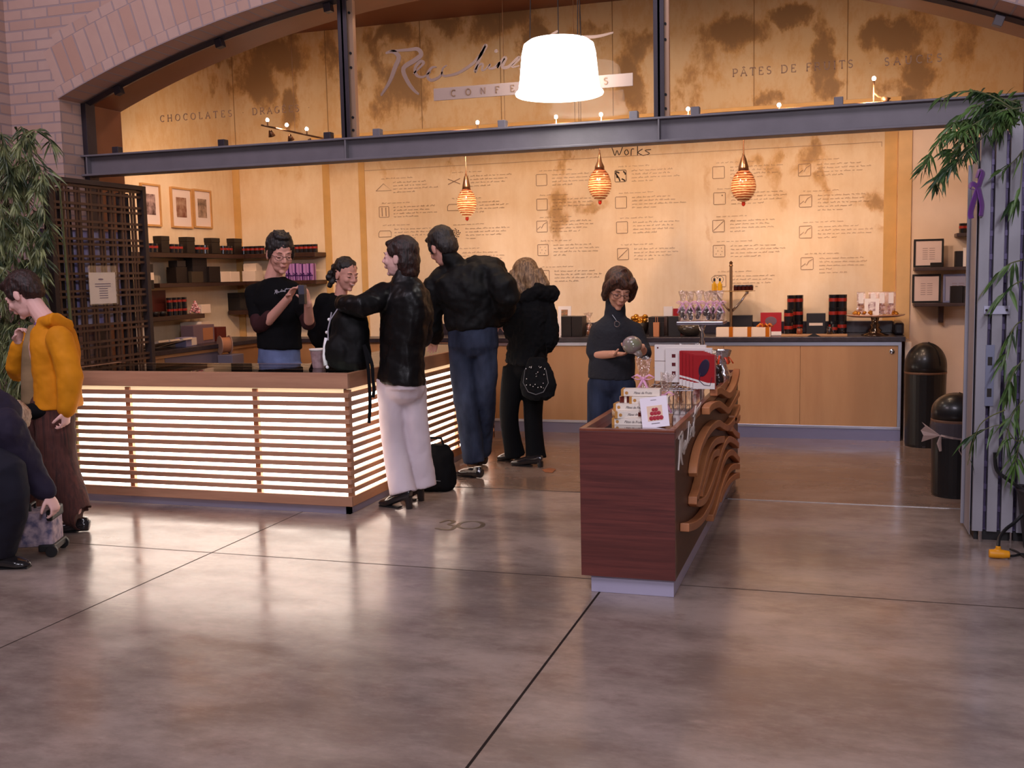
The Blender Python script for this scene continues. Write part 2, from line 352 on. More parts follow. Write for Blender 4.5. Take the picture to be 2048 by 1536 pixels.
    sp = N(nt, 'ShaderNodeSeparateXYZ'); L(nt, g, sp.inputs[0]); up = smooth(nt, sp.outputs[2], 2.2, 2.9)
    tone = smooth(nt, mid, .3, .7)
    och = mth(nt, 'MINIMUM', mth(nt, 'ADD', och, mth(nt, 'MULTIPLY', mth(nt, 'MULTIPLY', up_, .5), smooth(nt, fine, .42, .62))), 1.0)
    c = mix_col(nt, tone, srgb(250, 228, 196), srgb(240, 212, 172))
    c = mix_col(nt, mth(nt, 'MULTIPLY', up, 0.85), c, srgb(220, 192, 146))  # dimmer light above the beam put into a darker plaster tone
    c = mix_col(nt, mth(nt, 'MULTIPLY', smooth(nt, streak, .45, .7), 0.12), c, srgb(214, 176, 120))
    c = mix_col(nt, mth(nt, 'MULTIPLY', och, 0.8), c, srgb(208, 158, 90))
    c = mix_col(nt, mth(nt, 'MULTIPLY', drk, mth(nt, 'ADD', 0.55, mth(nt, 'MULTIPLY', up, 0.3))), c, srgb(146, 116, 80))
    L(nt, c, b.inputs['Base Color']); b.inputs['Roughness'].default_value = 0.7
    bp = N(nt, 'ShaderNodeBump', i_Strength=0.25, i_Distance=0.006); L(nt, mth(nt, 'ADD', fine, streak), bp.inputs['Height']); L(nt, bp.outputs[0], b.inputs['Normal'])
    return m
def pane_mat(name='clear_glass', tint=(1, 1, 1), refl=0.22, rough=0.0):
    m, nt, b = _nodes(name); nt.nodes.remove(b)
    t = N(nt, 'ShaderNodeBsdfTransparent'); t.inputs[0].default_value = c4(tint); g = N(nt, 'ShaderNodeBsdfGlossy'); g.inputs['Roughness'].default_value = rough
    fr = N(nt, 'ShaderNodeFresnel', i_IOR=1.45); mx = N(nt, 'ShaderNodeMixShader'); L(nt, mth(nt, 'MULTIPLY', fr.outputs[0], refl), mx.inputs[0]); L(nt, t.outputs[0], mx.inputs[1]); L(nt, g.outputs[0], mx.inputs[2])
    L(nt, mx.outputs[0], nt.nodes['Material Output'].inputs[0]); return m
def wood_mat(name, c1, c2, along='X', scale=1.0, rough=0.35, coat=0.0, stretch=14, blocks=None):
    m, nt, b = _nodes(name)
    g = N(nt, 'ShaderNodeTexCoord').outputs['Object']; s_ = {'X': (1, stretch, stretch), 'Y': (stretch, 1, stretch), 'Z': (stretch, stretch, 1)}[along]
    a, _ = nz(nt, g, tuple(v * scale for v in s_), 8, 0.65); a2, _ = nz(nt, g, tuple(v * scale * .25 for v in s_), 4, 0.5, (3, 3, 3))
    c = mix_col(nt, smooth(nt, a, .3, .7), c1, c2); c = mix_col(nt, mth(nt, 'MULTIPLY', smooth(nt, a2, .4, .65), .5), c, tuple(v * .62 for v in c1))
    L(nt, c, b.inputs['Base Color']); b.inputs['Roughness'].default_value = rough; b.inputs['Coat Weight'].default_value = coat
    bp = N(nt, 'ShaderNodeBump', i_Strength=0.06, i_Distance=0.003); L(nt, a, bp.inputs['Height']); L(nt, bp.outputs[0], b.inputs['Normal'])
    return m
PANE = pane_mat(); STUCCO = stucco_mat(); CONC = floor_mat()
STEEL_D = mat('dark_painted_steel', srgb(62, 55, 62), 0.4, 0.5, var=0.08)
STEEL_G = mat('grey_steel', srgb(116, 110, 116), 0.5, 0.2, var=0.06, bump=0.05)
OCHRE = mat('ochre_paint', srgb(214, 170, 104), 0.6, var=0.06)
CREAM = mat('cream_wall_paint', srgb(238, 214, 190), 0.7, var=0.02, bump=0.05, bscale=20)
BROWNW = mat('brown_soffit', srgb(128, 76, 48), 0.45, var=0.08, scale=(3, 3, 3))
BLACK = mat('black_matte', (0.012, 0.011, 0.012), 0.55)
CHROME = mat('chrome', (0.75, 0.74, 0.76), 0.12, 1.0)
ALU = mat('brushed_aluminium', srgb(176, 178, 192), 0.32, 0.8, var=0.03)
WHITE = mat('white_card', srgb(236, 228, 222), 0.6)

# ------------------------------------------------------------------ setting
fl = MB(); fl.box(-14, 9, -4, 10.3, -0.1, 0); struct(fl.build('floor', CONC))
b = MB(); b.box(-6.5, 2.2, 10.15, 10.3, 0, 4.2); wb = struct(b.build('wall_back', STUCCO))
b = MB(); b.box(0.56, 2.0, 10.10, 10.149, 0, 2.88); wp_ = b.build('painted_panel', CREAM, wb)
j = MB()
for px in (840, 1000, 1225, 1508, 1695, 462, 650):
    x = at(px, 90, 10.15).x; j.box(x - .003, x + .003, 10.146, 10.15, 2.9, 4.08)
j.build('panel_joint', mat('joint_brown', srgb(150, 118, 80), 0.8), wb)  # brown groove lines at the wall panel joints
b = MB(); b.box(-6.5, -6.39, 7.42, 10.15, 0, 4.2); struct(b.build('wall_left', STUCCO))
b = MB(); b.box(2.0, 2.2, 7.42, 10.15, 0, 4.2); struct(b.build('wall_right', CREAM))
b = MB(); b.box(-6.5, 2.2, 7.42, 10.3, 4.08, 4.2); struct(b.build('ceiling', BROWNW))
# vertical battens over the plaster joints, corner post, ledge
for k, (x0, x1, pr, m_, lab) in enumerate([(-6.39, -6.31, .02, OCHRE, 0), (-5.30, -5.22, .012, OCHRE, 0), (-4.88, -4.81, .012, OCHRE, 0), (0.33, 0.44, .010, OCHRE, 0), (0.445, 0.56, .07, mat('tan_post_paint', srgb(226, 186, 130), 0.6, var=0.05), 0)]):
    b = MB(); b.box(x0, x1, 10.15 - pr, 10.15, 0, 2.86); struct(b.build('trim_%d' % (k + 1), m_, bevel=0.003))
b = MB(); b.box(-5.25, 0.44, 9.86, 10.14, 2.86, 2.94); struct(b.build('trim_6', [BROWNW]))
b = MB(); b.box(-5.25, 0.45, 9.83, 9.86, 2.87, 2.96); struct(b.build('trim_7', OCHRE))
b = MB(); b.box(-6.39, -6.36, 7.7, 10.12, 0, 0.12); struct(b.build('baseboard_left', CREAM))

b = MB(); b.box(-.72, 1.0, 6.873, 6.884, 0, .003); struct(b.build('trim_14', mat('threshold_metal', srgb(200, 198, 200), .3, .6)))
b = MB(); b.box(-2.9, -.72, 6.876, 6.882, 0, .002); struct(b.build('trim_15', mat('dark_joint', srgb(70, 60, 56), .7)))
# brick front wall with segmental arch
XC, RA, ZS = -2.32, 9.0, -5.44; XL, XR = -5.70, 1.06
def az_(x, r=RA): return ZS + math.sqrt(r * r - (x - XC) ** 2)
Y0, YG, Y1 = 6.71, 7.0, 7.42
BR = brick_mat('pink_brick', 0.24, 0.078); BRS = brick_mat('pink_brick_side', 0.24, 0.078, axes=('Y', 'Z'))
NA = 40; xs = [XL + (XR - XL) * i / NA for i in range(NA + 1)]
b = MB(); b.box(-6.16, XL, Y0, YG - .02, 0, az_(XL)); b.box(XR, 3.5, Y0, YG - .02, 0, az_(XR))
for i in range(NA):
    x0, x1 = xs[i], xs[i + 1]; b.add([(x0, Y0, az_(x0)), (x1, Y0, az_(x1)), (x1, Y0, 6), (x0, Y0, 6)], [(0, 1, 2, 3)])
b.box(-6.16, XL, Y0, Y1, az_(XL), 6); b.box(XR, 3.5, Y0, Y1, az_(XR), 6)
wf = struct(b.build('wall_front', BR))
b = MB(); b.box(-6.9, -6.16, 4.2, Y0 + .3, 0, 6); struct(b.build('wall_front_left', [BRS]))
b = MB(); b.box(XL - .001, XL + .001, Y0, YG, 0, az_(XL)); b.build('brick_jamb', BRS, wf)
def ring_uv(name, r0, r1, mt, ya, yb=None, nseg=60):
    me = bpy.data.meshes.new(name); vs = []; uv = []; fs = []
    a0 = math.asin((XL - XC) / r0); a1 = math.asin((XR - XC) / r0)
    for i in range(nseg + 1):
        a = a0 + (a1 - a0) * i / nseg
        for r, y, v in ((r0, ya, 0), (r1, yb if yb else ya, (yb - ya) if yb else r1 - r0)):
            vs.append((XC + r * math.sin(a), y, ZS + r * math.cos(a))); uv.append((a * RA, v))
    for i in range(nseg): fs.append((2 * i, 2 * i + 2, 2 * i + 3, 2 * i + 1))
    me.from_pydata(vs, [], fs); me.materials.append(mt); ul = me.uv_layers.new()
    for p in me.polygons:
        for li, vi in zip(p.loop_indices, p.vertices): ul.data[li].uv = uv[vi]
    o = bpy.data.objects.new(name, me); COL.objects.link(o); o.parent = wf; return o
ring_uv('voussoir_ring', RA + .075, RA + .37, brick_mat('voussoir_brick', 0.105, 0.30, uv=True, off=0, c1=(194, 162, 148), c2=(180, 138, 118)), Y0 - .012)
ring_uv('outer_header_ring', RA + .368, RA + .45, brick_mat('outer_header_brick', 0.12, 0.09, uv=True, off=0), Y0 - .010)
ring_uv('header_ring', RA, RA + .08, brick_mat('header_brick', 0.10, 0.085, uv=True, off=0), Y0 - .014)
ring_uv('arch_soffit', RA, RA, brick_mat('soffit_brick', 0.105, 0.30, uv=True, off=0.5, c1=(176, 134, 118)), Y0 - .014, YG)
ring_uv('inner_soffit', RA + .001, RA + .001, BROWNW, YG, Y1)
b = MB(); b.box(XL - .1, XL, YG, Y1, 0, az_(XL)); b.box(XR, XR + .1, YG, Y1, 0, az_(XR)); b.build('inner_jamb', BROWNW, wf)
# steel storefront frame
BB, BT = 2.338, 2.50
b = MB()
b.box(XL, XR, 6.90, 7.06, BT - .014, BT); b.box(XL, XR, 6.90, 7.06, BB, BB + .016); b.box(XL, XR, 6.955, 6.975, BB, BT); b.box(XL, XR, 6.985, 7.05, BB + .01, BT - .01)
for x in (-3.42, -1.165, XL + .05): b.box(x - .006, x + .006, 6.905, 6.96, BB, BT)
beam = struct(b.build('trim_8', STEEL_G, bevel=0.003))
for k, x in enumerate((-3.42, -1.165)):
    b = MB(); b.box(x - .035, x + .035, 6.93, 6.945, BT, az_(x)); b.box(x - .009, x + .009, 6.93, 7.05, BT, az_(x)); o = struct(b.build('trim_%d' % (9 + k), STEEL_D, bevel=0.002))
    b = MB(); b.box(x + .012, x + .058, 6.985, 7.03, BT, az_(x) - .02); b.build('channel', mat('tan_channel', srgb(196, 156, 128), .4, .3), o)
    b = MB()
    for z in (BT + .06, BT + .15, 3.0, 3.1, 3.38): b.lathe([(.009, 0), (.009, .01)], (0, 0, 0), 10, M=TR(x + .035, 6.985, z) @ Matrix.Rotation(PI / 2, 4, 'X'))
    b.build('bolt', BLACK, o)
b = MB(); b.box(XL, XL + .045, 6.94, 7.05, 0, az_(XL)); struct(b.build('trim_11', STEEL_D, bevel=0.002))
b = MB(); b.box(XR - .045, XR, 6.94, 7.05, 0, az_(XR)); struct(b.build('trim_12', STEEL_G, bevel=0.002))
b = MB()
b.tube([(x, 6.995, az_(x) - .014) for x in xs], 1, 4, flat=(.055 * 1.0, .016), side=(0, 1, 0)); struct(b.build('trim_13', STEEL_D))
for k, (x0, x1) in enumerate([(XL + .04, -3.43), (-3.41, -1.175), (-1.155, XR - .04)]):
    b = MB(); n = 14; top = [(x0 + (x1 - x0) * i / n) for i in range(n + 1)]
    poly = [(x0, BT), (x1, BT)] + [(x, az_(x) - .02) for x in reversed(top)]
    b.prism(poly, 7.0, 7.008); w = struct(b.build('window_%d' % (k + 1), PANE))
    for px, py, ar in [(235, 318, 0), (446, 296, 0), (657, 276, 0), (237, 190, 1), (439, 85, 1), (656, 12, 1), (755, 268, 0), (1005, 250, 0), (1268, 238, 0), (1391, 230, 0), (1677, 220, 0), (1997, 40, 1)]:
        p = at(px, py, 6.97)
        if x0 < p.x < x1:
            c = MB(); z = BT + .025 if not ar else az_(p.x) - .05
            M = TR(p.x, 6.975, z) @ Matrix.Rotation(0 if not ar else math.asin((p.x - XC) / RA), 4, 'Y')
            c.box(-.028, .028, -.03, .03, -.03, .03, M); c.build('glass_clip', STEEL_D if px < 700 else STEEL_G, w, bevel=0.004)
# ------------------------------------------------------------------ lit slatted counter
CW = wood_mat('light_fir', srgb(204, 154, 122), srgb(176, 126, 98), 'X', 1.2, 0.5, stretch=10)
CWY = wood_mat('light_fir_side', srgb(196, 142, 104), srgb(168, 114, 82), 'Y', 1.2, 0.5, stretch=10)
FX, FY, LX, SY = -2.965, 5.90, -5.27, 8.75
cnt = root('display_counter', (-3.4, 6.3, 0), 'L-shaped sales counter clad in wooden slats glowing white from behind', 'counter', world=True)
b = MB(); b.box(LX, FX - .03, FY + .03, FY + .06, 0, .06); b.box(FX - .06, FX - .03, FY + .03, SY, 0, .06); b.build('plinth', mat('plinth_laminate', srgb(150, 145, 165), .45, .2), cnt)
b = MB(); b.box(LX, FX, FY, FY + .03, .808, .905); b.box(LX, FX - .03, FY + .03, FY + .07, .87, .905)
b.box(LX, FX, 6.62, 6.66, .80, .90); b.box(LX, LX + .03, FY, 6.66, .06, .905); b.build('top_rail', CW, cnt, bevel=.003)
b = MB(); b.box(FX - .03, FX, FY + .03, SY, .808, .905); b.box(FX - .7, FX - .66, 6.66, SY, .06, .9); b.box(FX - .7, FX, SY - .03, SY, .06, .905); b.build('side_rail', CWY, cnt, bevel=.003)
sl = MB(); sy = MB(); P_ = .0553; g0 = .794
for k in range(13):
    zt = g0 - k * P_ - .0125; zb = zt - (P_ - .025) if k < 12 else .055
    sl.box(LX, FX, FY, FY + .022, zb, zt); sy.box(FX - .022, FX, FY + .0225, SY, zb, zt)
sl.build('slat_cladding', CW, cnt, bevel=.002); sy.build('slat_cladding', CWY, cnt, bevel=.002)
GLOW = mat('backlit_acrylic', (.9, .9, .85), .5, emit=(1.0, .96, .86), es=5.5)
DIM = mat('backlit_acrylic_edge', (.8, .75, .6), .5, emit=(1.0, .82, .5), es=.5)
b = MB(); b.box(LX + .03, FX - .05, FY + .055, FY + .06, .055, .775); b.box(FX - .06, FX - .055, FY + .06, SY - .04, .055, .775); b.build('light_panel', GLOW, cnt)
b = MB(); b.box(LX + .03, FX - .05, FY + .035, FY + .04, .775, .808); b.box(FX - .04, FX - .035, FY + .06, SY - .04, .775, .808); b.build('dim_light_strip', DIM, cnt)
for px in (256, 510, 694):
    x = at(px, 880, FY).x; b = MB(); b.box(x - .018, x + .018, FY + .022, FY + .05, .06, .80); b.build('batten', CWY, cnt)
for y in (6.9, 7.9):
    b = MB(); b.box(FX - .05, FX - .022, y - .018, y + .018, .06, .80); b.build('batten', CW, cnt)
b = MB(); b.box(LX, FX - .03, FY + .07, 6.62, .893, .903); b.box(FX - .66, FX - .03, 6.62, SY - .03, .893, .903); b.build('glass_top', pane_mat('counter_glass', (.86, .9, .88), 1.0), cnt)
b = MB(); b.box(LX + .03, FX - .06, FY + .065, 6.62, .70, .72); b.box(FX - .66, FX - .07, 6.62, SY - .03, .70, .72); b.build('display_shelf', mat('dark_display_tray', srgb(58, 40, 34), .5, var=.3, scale=(20, 20, 20)), cnt)
b = MB(); b.box(LX, FX - .7, 6.60, 6.62, .06, .80); b.build('back_panel', CW, cnt)
# ------------------------------------------------------------------ walnut island with wave trim
WAL = wood_mat('walnut_front', srgb(112, 56, 50), srgb(76, 37, 36), 'X', 2.0, .38, .25, stretch=26)
WALS = wood_mat('walnut_side', srgb(84, 44, 28), srgb(64, 32, 22), 'Y', 1.5, .45, stretch=9)
RIM = wood_mat('walnut_rim', srgb(136, 72, 50), srgb(112, 56, 40), 'Y', 1.5, .35, .2, stretch=9)
IX0, IX1, IY0, IY1, IZ0, IZ1 = -1.168, -.725, 4.67, 7.62, .085, .785
isl = root('display_island', (-.94, 6.1, 0), 'long dark walnut display island with carved wave bands along its side', 'display island', world=True)
b = MB(); b.box(IX0 + .04, IX1 - .012, IY0 + .03, IY1 - .04, 0, IZ0); b.build('plinth', mat('pale_lavender_laminate', srgb(178, 172, 196), .4, .1), isl, bevel=.002)
b = MB(); b.box(IX0, IX1, IY0, IY0 + .028, IZ0, IZ1 - .012); b.build('front_panel', WAL, isl, bevel=.002)
b = MB(); b.box(IX0, IX1, IY0 + .028, IY1, IZ0, IZ1 - .05); b.build('carcass', WALS, isl, bevel=.002)
b = MB(); b.box(IX0, IX1, IY0, IY0 + .028, IZ1 - .012, IZ1); b.box(IX0, IX1, IY1 - .03, IY1, IZ1 - .05, IZ1); b.box(IX0, IX0 + .028, IY0 + .028, IY1 - .03, IZ1 - .05, IZ1); b.box(IX1 - .028, IX1, IY0 + .028, IY1 - .03, IZ1 - .05, IZ1); b.build('top_rim', RIM, isl, bevel=.002)
b = MB(); b.box(IX0 + .028, IX1 - .028, IY0 + .028, IY1 - .03, IZ1 - .049, IZ1 - .03); b.build('mirror_top', mat('dark_red_glass_top', srgb(70, 26, 20), .04, coat=1.0, spec=1.0), isl)
TOPZ = IZ1 - .03
WAVE = wood_mat('carved_cherry', srgb(200, 132, 84), srgb(172, 102, 62), 'Y', 1.5, .45, stretch=5)
o8 = lambda L_: [(1100 + a / 2.926, 650 + c / 2.926) for a, c in L_]
bands = [
 [(1428, 785), (1436, 781), (1446, 787), (1455, 790), (1464, 778), (1470, 762), (1474, 742)],
 [(1412, 822), (1418, 814), (1432, 808), (1441, 813), (1452, 821), (1461, 808), (1468, 796), (1474, 786)],
 o8([(838, 878), (846, 810), (868, 720), (905, 640), (935, 600), (972, 575), (998, 590), (1028, 600), (1058, 570), (1080, 530), (1097, 480)]),
 o8([(1004, 668), (960, 680), (925, 720), (905, 770), (885, 850), (866, 930), (852, 985), (838, 1030), (862, 1040), (895, 1015), (925, 950), (950, 880), (975, 800), (1000, 720), (1030, 670), (1062, 678), (1090, 705)]),
 o8([(975, 745), (945, 755), (925, 800), (905, 870), (885, 940), (872, 985)]),
 o8([(790, 1185), (835, 1170), (880, 1130), (920, 1060), (948, 985), (972, 905), (992, 830), (1020, 765), (1050, 745), (1075, 765), (1094, 790)]),
 o8([(936, 1130), (955, 1080), (978, 1000), (1000, 930), (1030, 860), (1060, 830), (1095, 828)]),
 o8([(985, 1020), (1008, 960), (1035, 915), (1065, 890), (1094, 880)]),
 o8([(1052, 605), (1070, 632), (1094, 648)]),
 o8([(1066, 545), (1080, 560), (1097, 540)]),
]
for bd in bands:
    pts = []
    for a, c in bd:
        p = atx(a, c, -.70); p.y = min(p.y, IY1 - .01); pts.append((p.y, p.z))
    pts = crv(pts, 5); b = MB(); ribbon(b, [Vector((-.702, p[0], p[1])) for p in pts], .040, (1, 0, 0), .044); b.build('wave_band', WAVE, isl, bevel=.004)
SCR = [[(240, 560), (290, 480), (325, 390), (345, 335), (312, 302), (268, 312)], [(290, 300), (400, 292), (455, 288), (475, 320), (440, 352), (372, 400), (392, 470), (430, 525), (462, 552)],
       [(430, 432), (472, 392), (490, 368), (470, 360), (440, 400), (450, 442), (490, 450), (530, 420)], [(565, 392), (535, 398), (512, 440), (532, 470), (580, 452), (600, 420)],
       [(625, 382), (600, 404), (602, 442), (640, 442), (700, 424), (780, 370), (830, 312), (855, 268), (842, 280), (802, 380), (790, 422), (812, 382), (836, 376), (830, 412), (848, 408)],
       [(848, 408), (880, 376), (872, 400), (905, 396), (935, 366), (920, 396), (960, 342), (968, 344), (950, 392), (988, 390), (1042, 338), (1050, 345), (1005, 392), (1050, 385)],
       [(1050, 408), (1100, 360), (1190, 262), (1230, 212), (1275, 180)], [(1100, 246), (1250, 244), (1350, 222), (1500, 214), (1600, 190)], [(1120, 300), (1095, 400), (1120, 410), (1160, 350), (1145, 400), (1180, 395)], [(905, 304), (922, 294)]]
def script(mb, origin, ux, uz, width, w, dep=.003, n=4):
    o = Vector(origin); ux = Vector(ux).normalized(); uz = Vector(uz).normalized(); un = ux.cross(uz); s_ = width / 1060
    for st in SCR:
        p = crv(st, n); k = len(p)
        ribbon(mb, [o + ux * ((a - 240) * s_) + uz * ((560 - c) * s_) for a, c in p], [w * (.45 + .75 * math.sin(PI * (i + .6) / (k + .6))) for i in range(k)], un, dep)
b = MB(); A = atx(1357, 945, -.722); script(b, (-.722, A.y, A.z + .01), (0, 1, 0), (0, 0, 1), .62, .014, .006); b.build('script_lettering', mat('pale_lettering', srgb(214, 200, 190), .5), isl)

# ------------------------------------------------------------------ back counter
MAPLE = wood_mat('honey_maple', srgb(196, 150, 104), srgb(182, 134, 90), 'Z', .8, .45, stretch=6)
DSLAB = mat('dark_slate_top', srgb(52, 46, 54), .3, var=.25, scale=(30, 30, 30))
BKX0, BKX1, BKY = -4.05, .47, 9.5
bk = root('back_cabinet', (-1.7, 9.8, 0), 'long low cabinet of honey maple sliding panels in aluminium framing along the back wall', 'cabinet', world=True)
b = MB(); b.box(BKX0, BKX1 - .02, BKY + .02, 10.13, .10, .855); b.build('carcass', MAPLE, bk)
b = MB(); b.box(BKX0, BKX1, BKY + .0, BKY + .03, 0, .10); b.build('plinth', mat('blue_grey_plinth', srgb(126, 124, 150), .35, .4), bk)
b = MB(); b.box(BKX0, BKX1, BKY - .008, BKY + .012, .825, .858); b.box(BKX0, BKX1, BKY - .008, BKY + .012, .098, .122); b.box(BKX1 - .028, BKX1, BKY - .008, BKY + .012, .122, .825); b.build('aluminium_frame', ALU, bk, bevel=.002)
xs_ = [BKX0, -3.2, -2.15, -.85 - .18, at(1600, 780, BKY).x, BKX1 - .028]
for i in range(len(xs_) - 1):
    b = MB(); b.box(xs_[i] + .0015, xs_[i + 1] - .0015, BKY, BKY + .018, .122, .825); pn = b.build('sliding_door', MAPLE, bk)
    if i == len(xs_) - 2:
        p = at(1784, 703, BKY); b = MB(); b.lathe([(.022, 0), (.024, .004), (.02, .008)], (0, 0, 0), 16, M=TR(p.x, BKY, p.z) @ Matrix.Rotation(PI / 2, 4, 'X')); b.build('round_lock', CHROME, pn, smooth=True)
wt = MB(); wt.box(BKX0, BKX1 + .03, BKY - .02, 10.14, .86, .902)
o = wt.build('worktop', DSLAB, bevel=.004); tag(o, 'dark slate worktop on the long back cabinet', 'worktop')
wt = MB(); wt.box(BKX0, BKX1 - .05, 10.09, 10.145, .9025, 1.01); o = wt.build('splashback', DSLAB, bevel=.004); tag(o, 'low dark splashback along the wall behind the worktop', 'splashback')
b = MB(); b.box(BKX1 - .05, BKX1 + .03, 9.75, 10.145, .902, 1.01); o2 = b.build('end_block', DSLAB, o, bevel=.02)
b = MB(); b.box(BKX1 + .03, BKX1 + .08, BKY + .05, 10.14, 0, .85); o = b.build('cream_side_panel', CREAM); tag(o, 'narrow cream side panel at the right end of the back cabinet', 'panel')

# ------------------------------------------------------------------ left wall shelving
SHELF = wood_mat('dark_walnut_shelf', srgb(74, 44, 32), srgb(50, 30, 24), 'Y', 1.5, .4, stretch=8)
def shelf(boxes, label, name='wall_shelf', m_=SHELF, brk=None):
    p = boxes[0]; t = root(name, ((p[0] + p[1]) / 2, (p[2] + p[3]) / 2, p[4]), label, 'shelf', world=True)
    b = MB()
    for q in boxes: b.box(*q)
    b.build('board', m_, t, bevel=.004)
    for q in brk or []:
        b = MB(); b.prism([(0, 0), (0, -.15), (.06, -.15), (.11, 0)], -.02, .02, 'x'); 
        for v in b.v: v.y = -v.y
        for v in b.v: v += Vector(q)
        b.build('bracket', m_, t, bevel=.003)
    return t
WX = -6.39
zA = 1.78; zB = 1.49; zC = 1.18
shelf([(WX, WX + .26, 7.6, 10.15, zA - .045, zA), (WX + .26, -5.29, 9.89, 10.15, zA - .045, zA)], 'dark wooden top shelf wrapping the left corner under the framed pictures')
shelf([(WX, WX + .26, 8.40, 10.15, zB - .04, zB), (WX + .26, -5.29, 9.89, 10.15, zB - .04, zB)], 'dark wooden middle shelf wrapping the left corner, holding pale and lilac boxes')
shelf([(WX, WX + .26, 7.6, 8.15, zB - .09, zB - .05)], 'short dark shelf beside the lattice screen at the height of the middle shelf')
shelf([(WX, WX + .26, 7.6, 9.1, zC - .045, zC)], 'dark wooden lower shelf on the left wall with black tins and white candy')
shelf([(WX + .02, -5.29, 9.89, 10.15, zC - .045, zC)], 'dark lower shelf on the back wall corner behind the man with glasses')
for px, py in ((400, 500), (400, 560)):
    pass
lc = root('packing_counter', (-6.08, 8.6, 0), 'low packing counter with dark top and maple front along the left wall', 'counter', world=True)
b = MB(); b.box(WX + .005, -5.72, 7.5, 9.85, .86, .90); b.build('top', DSLAB, lc, bevel=.003)
b = MB(); b.box(WX + .04, -5.74, 7.5, 9.85, .83, .86); b.box(WX + .04, -5.76, 8.75, 9.85, 0.02, .83); b.box(WX + .04, -5.76, 7.5, 7.9, .02, .83); b.build('front', MAPLE, lc)
b = MB(); b.box(-5.765, -5.755, 7.9, 8.75, 0.02, .83); b.build('grey_panel', mat('grey_laminate', srgb(120, 112, 128), .5), lc)
lc2 = root('packing_shelf', (-5.6, 9.9, 0), 'maple work shelf below the corner shelves behind the man with glasses', 'counter', world=True)
b = MB(); b.box(-5.7, -4.3, 9.75, 10.14, .84, .88); b.build('top', DSLAB, lc2); b = MB(); b.box(-5.7, -4.3, 9.77, 10.14, .02, .84); b.build('front', MAPLE, lc2)
# right wall shelves (curved fronts)
SHG = mat('grey_brown_shelf', srgb(70, 56, 56), .45, var=.15)
p1 = at(1825, 536, 9.85)
shelf([(.585, 1.35, 9.87, 10.10, 1.455, 1.485)], 'dark shelf on the right-hand wall carrying a black-framed certificate, upper of the pair', m_=SHG)
shelf([(.585, 1.35, 9.87, 10.10, 1.142, 1.172)], 'dark bracketed shelf on the right-hand wall, lower of the pair', m_=SHG, brk=[(.82, 10.09, 1.142)])
shelf([(.92, 1.35, 9.87, 10.10, 1.745, 1.775)], 'short dark shelf high on the right-hand wall holding small tins', m_=SHG)
# ------------------------------------------------------------------ small goods
ORD = ['leftmost', 'second from left', 'third from left', 'fourth from left', 'fifth from left', 'sixth from left', 'seventh from left', 'eighth from left', 'ninth from left']
NUMW = ['no', 'one', 'two', 'three', 'four', 'five', 'six', 'seven', 'eight', 'nine']
def ordl(i, n, what):
    if n == 1: return what
    if len(what.split()) > 11: return '%s of the %s' % (ORD[i] if i < n - 1 or n < 3 else 'rightmost', what)
    return '%s of the %s %s' % (ORD[i] if i < n - 1 or n < 3 else 'rightmost', NUMW[n], what)
TINB = mat('black_tin', (0.014, 0.012, 0.014), 0.18, 0.2, coat=.6); TINR = mat('red_tin_label', srgb(150, 36, 22), 0.4); BXB = mat('black_box_card', (0.02, 0.016, 0.016), 0.4, spec=.4)
BXD = mat('dark_brown_box', srgb(30, 21, 18), 0.45); PALE = mat('cream_box_card', srgb(238, 214, 190), 0.5); LILAC = mat('lilac_box', srgb(176, 128, 190), 0.45); PURP = mat('purple_ribbon', srgb(64, 28, 92), 0.3)
REDC = mat('red_cover', srgb(168, 34, 40), 0.3, coat=.3); ORNG = mat('orange_ribbon', srgb(216, 120, 26), 0.2, .3, coat=.5); PINK = mat('pink_ribbon', srgb(232, 170, 200), 0.35)
GOLD = mat('gold_foil', srgb(200, 140, 50), 0.22, .8); BRNBAG = mat('kraft_bag', srgb(176, 116, 78), .6); SILV = mat('silver_foil', (.8, .78, .8), .15, 1.0, bump=.6, bscale=40); CHOC = mat('chocolate', srgb(52, 28, 20), .3)
CELLO = None
def cello_mat():
    m, nt, b = _nodes('cellophane'); nt.nodes.remove(b)
    t = N(nt, 'ShaderNodeBsdfTransparent'); t.inputs[0].default_value = (.93, .88, .86, 1); g = N(nt, 'ShaderNodeBsdfGlossy'); g.inputs['Roughness'].default_value = .08; g.inputs[0].default_value = (1, .95, .92, 1)
    tc = N(nt, 'ShaderNodeTexCoord'); n = N(nt, 'ShaderNodeTexNoise', i_Scale=38.0, i_Detail=3.0); L(nt, tc.outputs['Object'], n.inputs['Vector'])
    bp = N(nt, 'ShaderNodeBump', i_Strength=1.0, i_Distance=0.02); L(nt, n.outputs[0], bp.inputs['Height']); L(nt, bp.outputs[0], g.inputs['Normal'])
    mx = N(nt, 'ShaderNodeMixShader'); mx.inputs[0].default_value = .28; L(nt, t.outputs[0], mx.inputs[1]); L(nt, g.outputs[0], mx.inputs[2]); L(nt, mx.outputs[0], nt.nodes['Material Output'].inputs[0]); return m
CELLO = cello_mat()
_cache = {}
def cyl_mesh(key, prof, n=16):
    return MB().lathe(prof, (0, 0, 0), n)
def tin(x, y, z, h=.085, r=.033, label='', group=None, cat='tin'):
    key = ('tin', h, r)
    if key not in _cache:
        t = root('tin', (x, y, z), label, cat, group)
        MB().lathe([(r, 0), (r, h * .8), (r * .97, h * .8), (r * 1.02, h * .82), (r * 1.02, h), (r * .9, h * 1.005)], (0, 0, 0), 18).build('body', TINB, t, smooth=False)
        MB().lathe([(r * 1.01, h * .48), (r * 1.01, h * .74)], (0, 0, 0), 18, cap=False).build('label_band', TINR, t)
        _cache[key] = t; return t
    return dup(_cache[key], (x, y, z), random.uniform(0, 6), label, group)
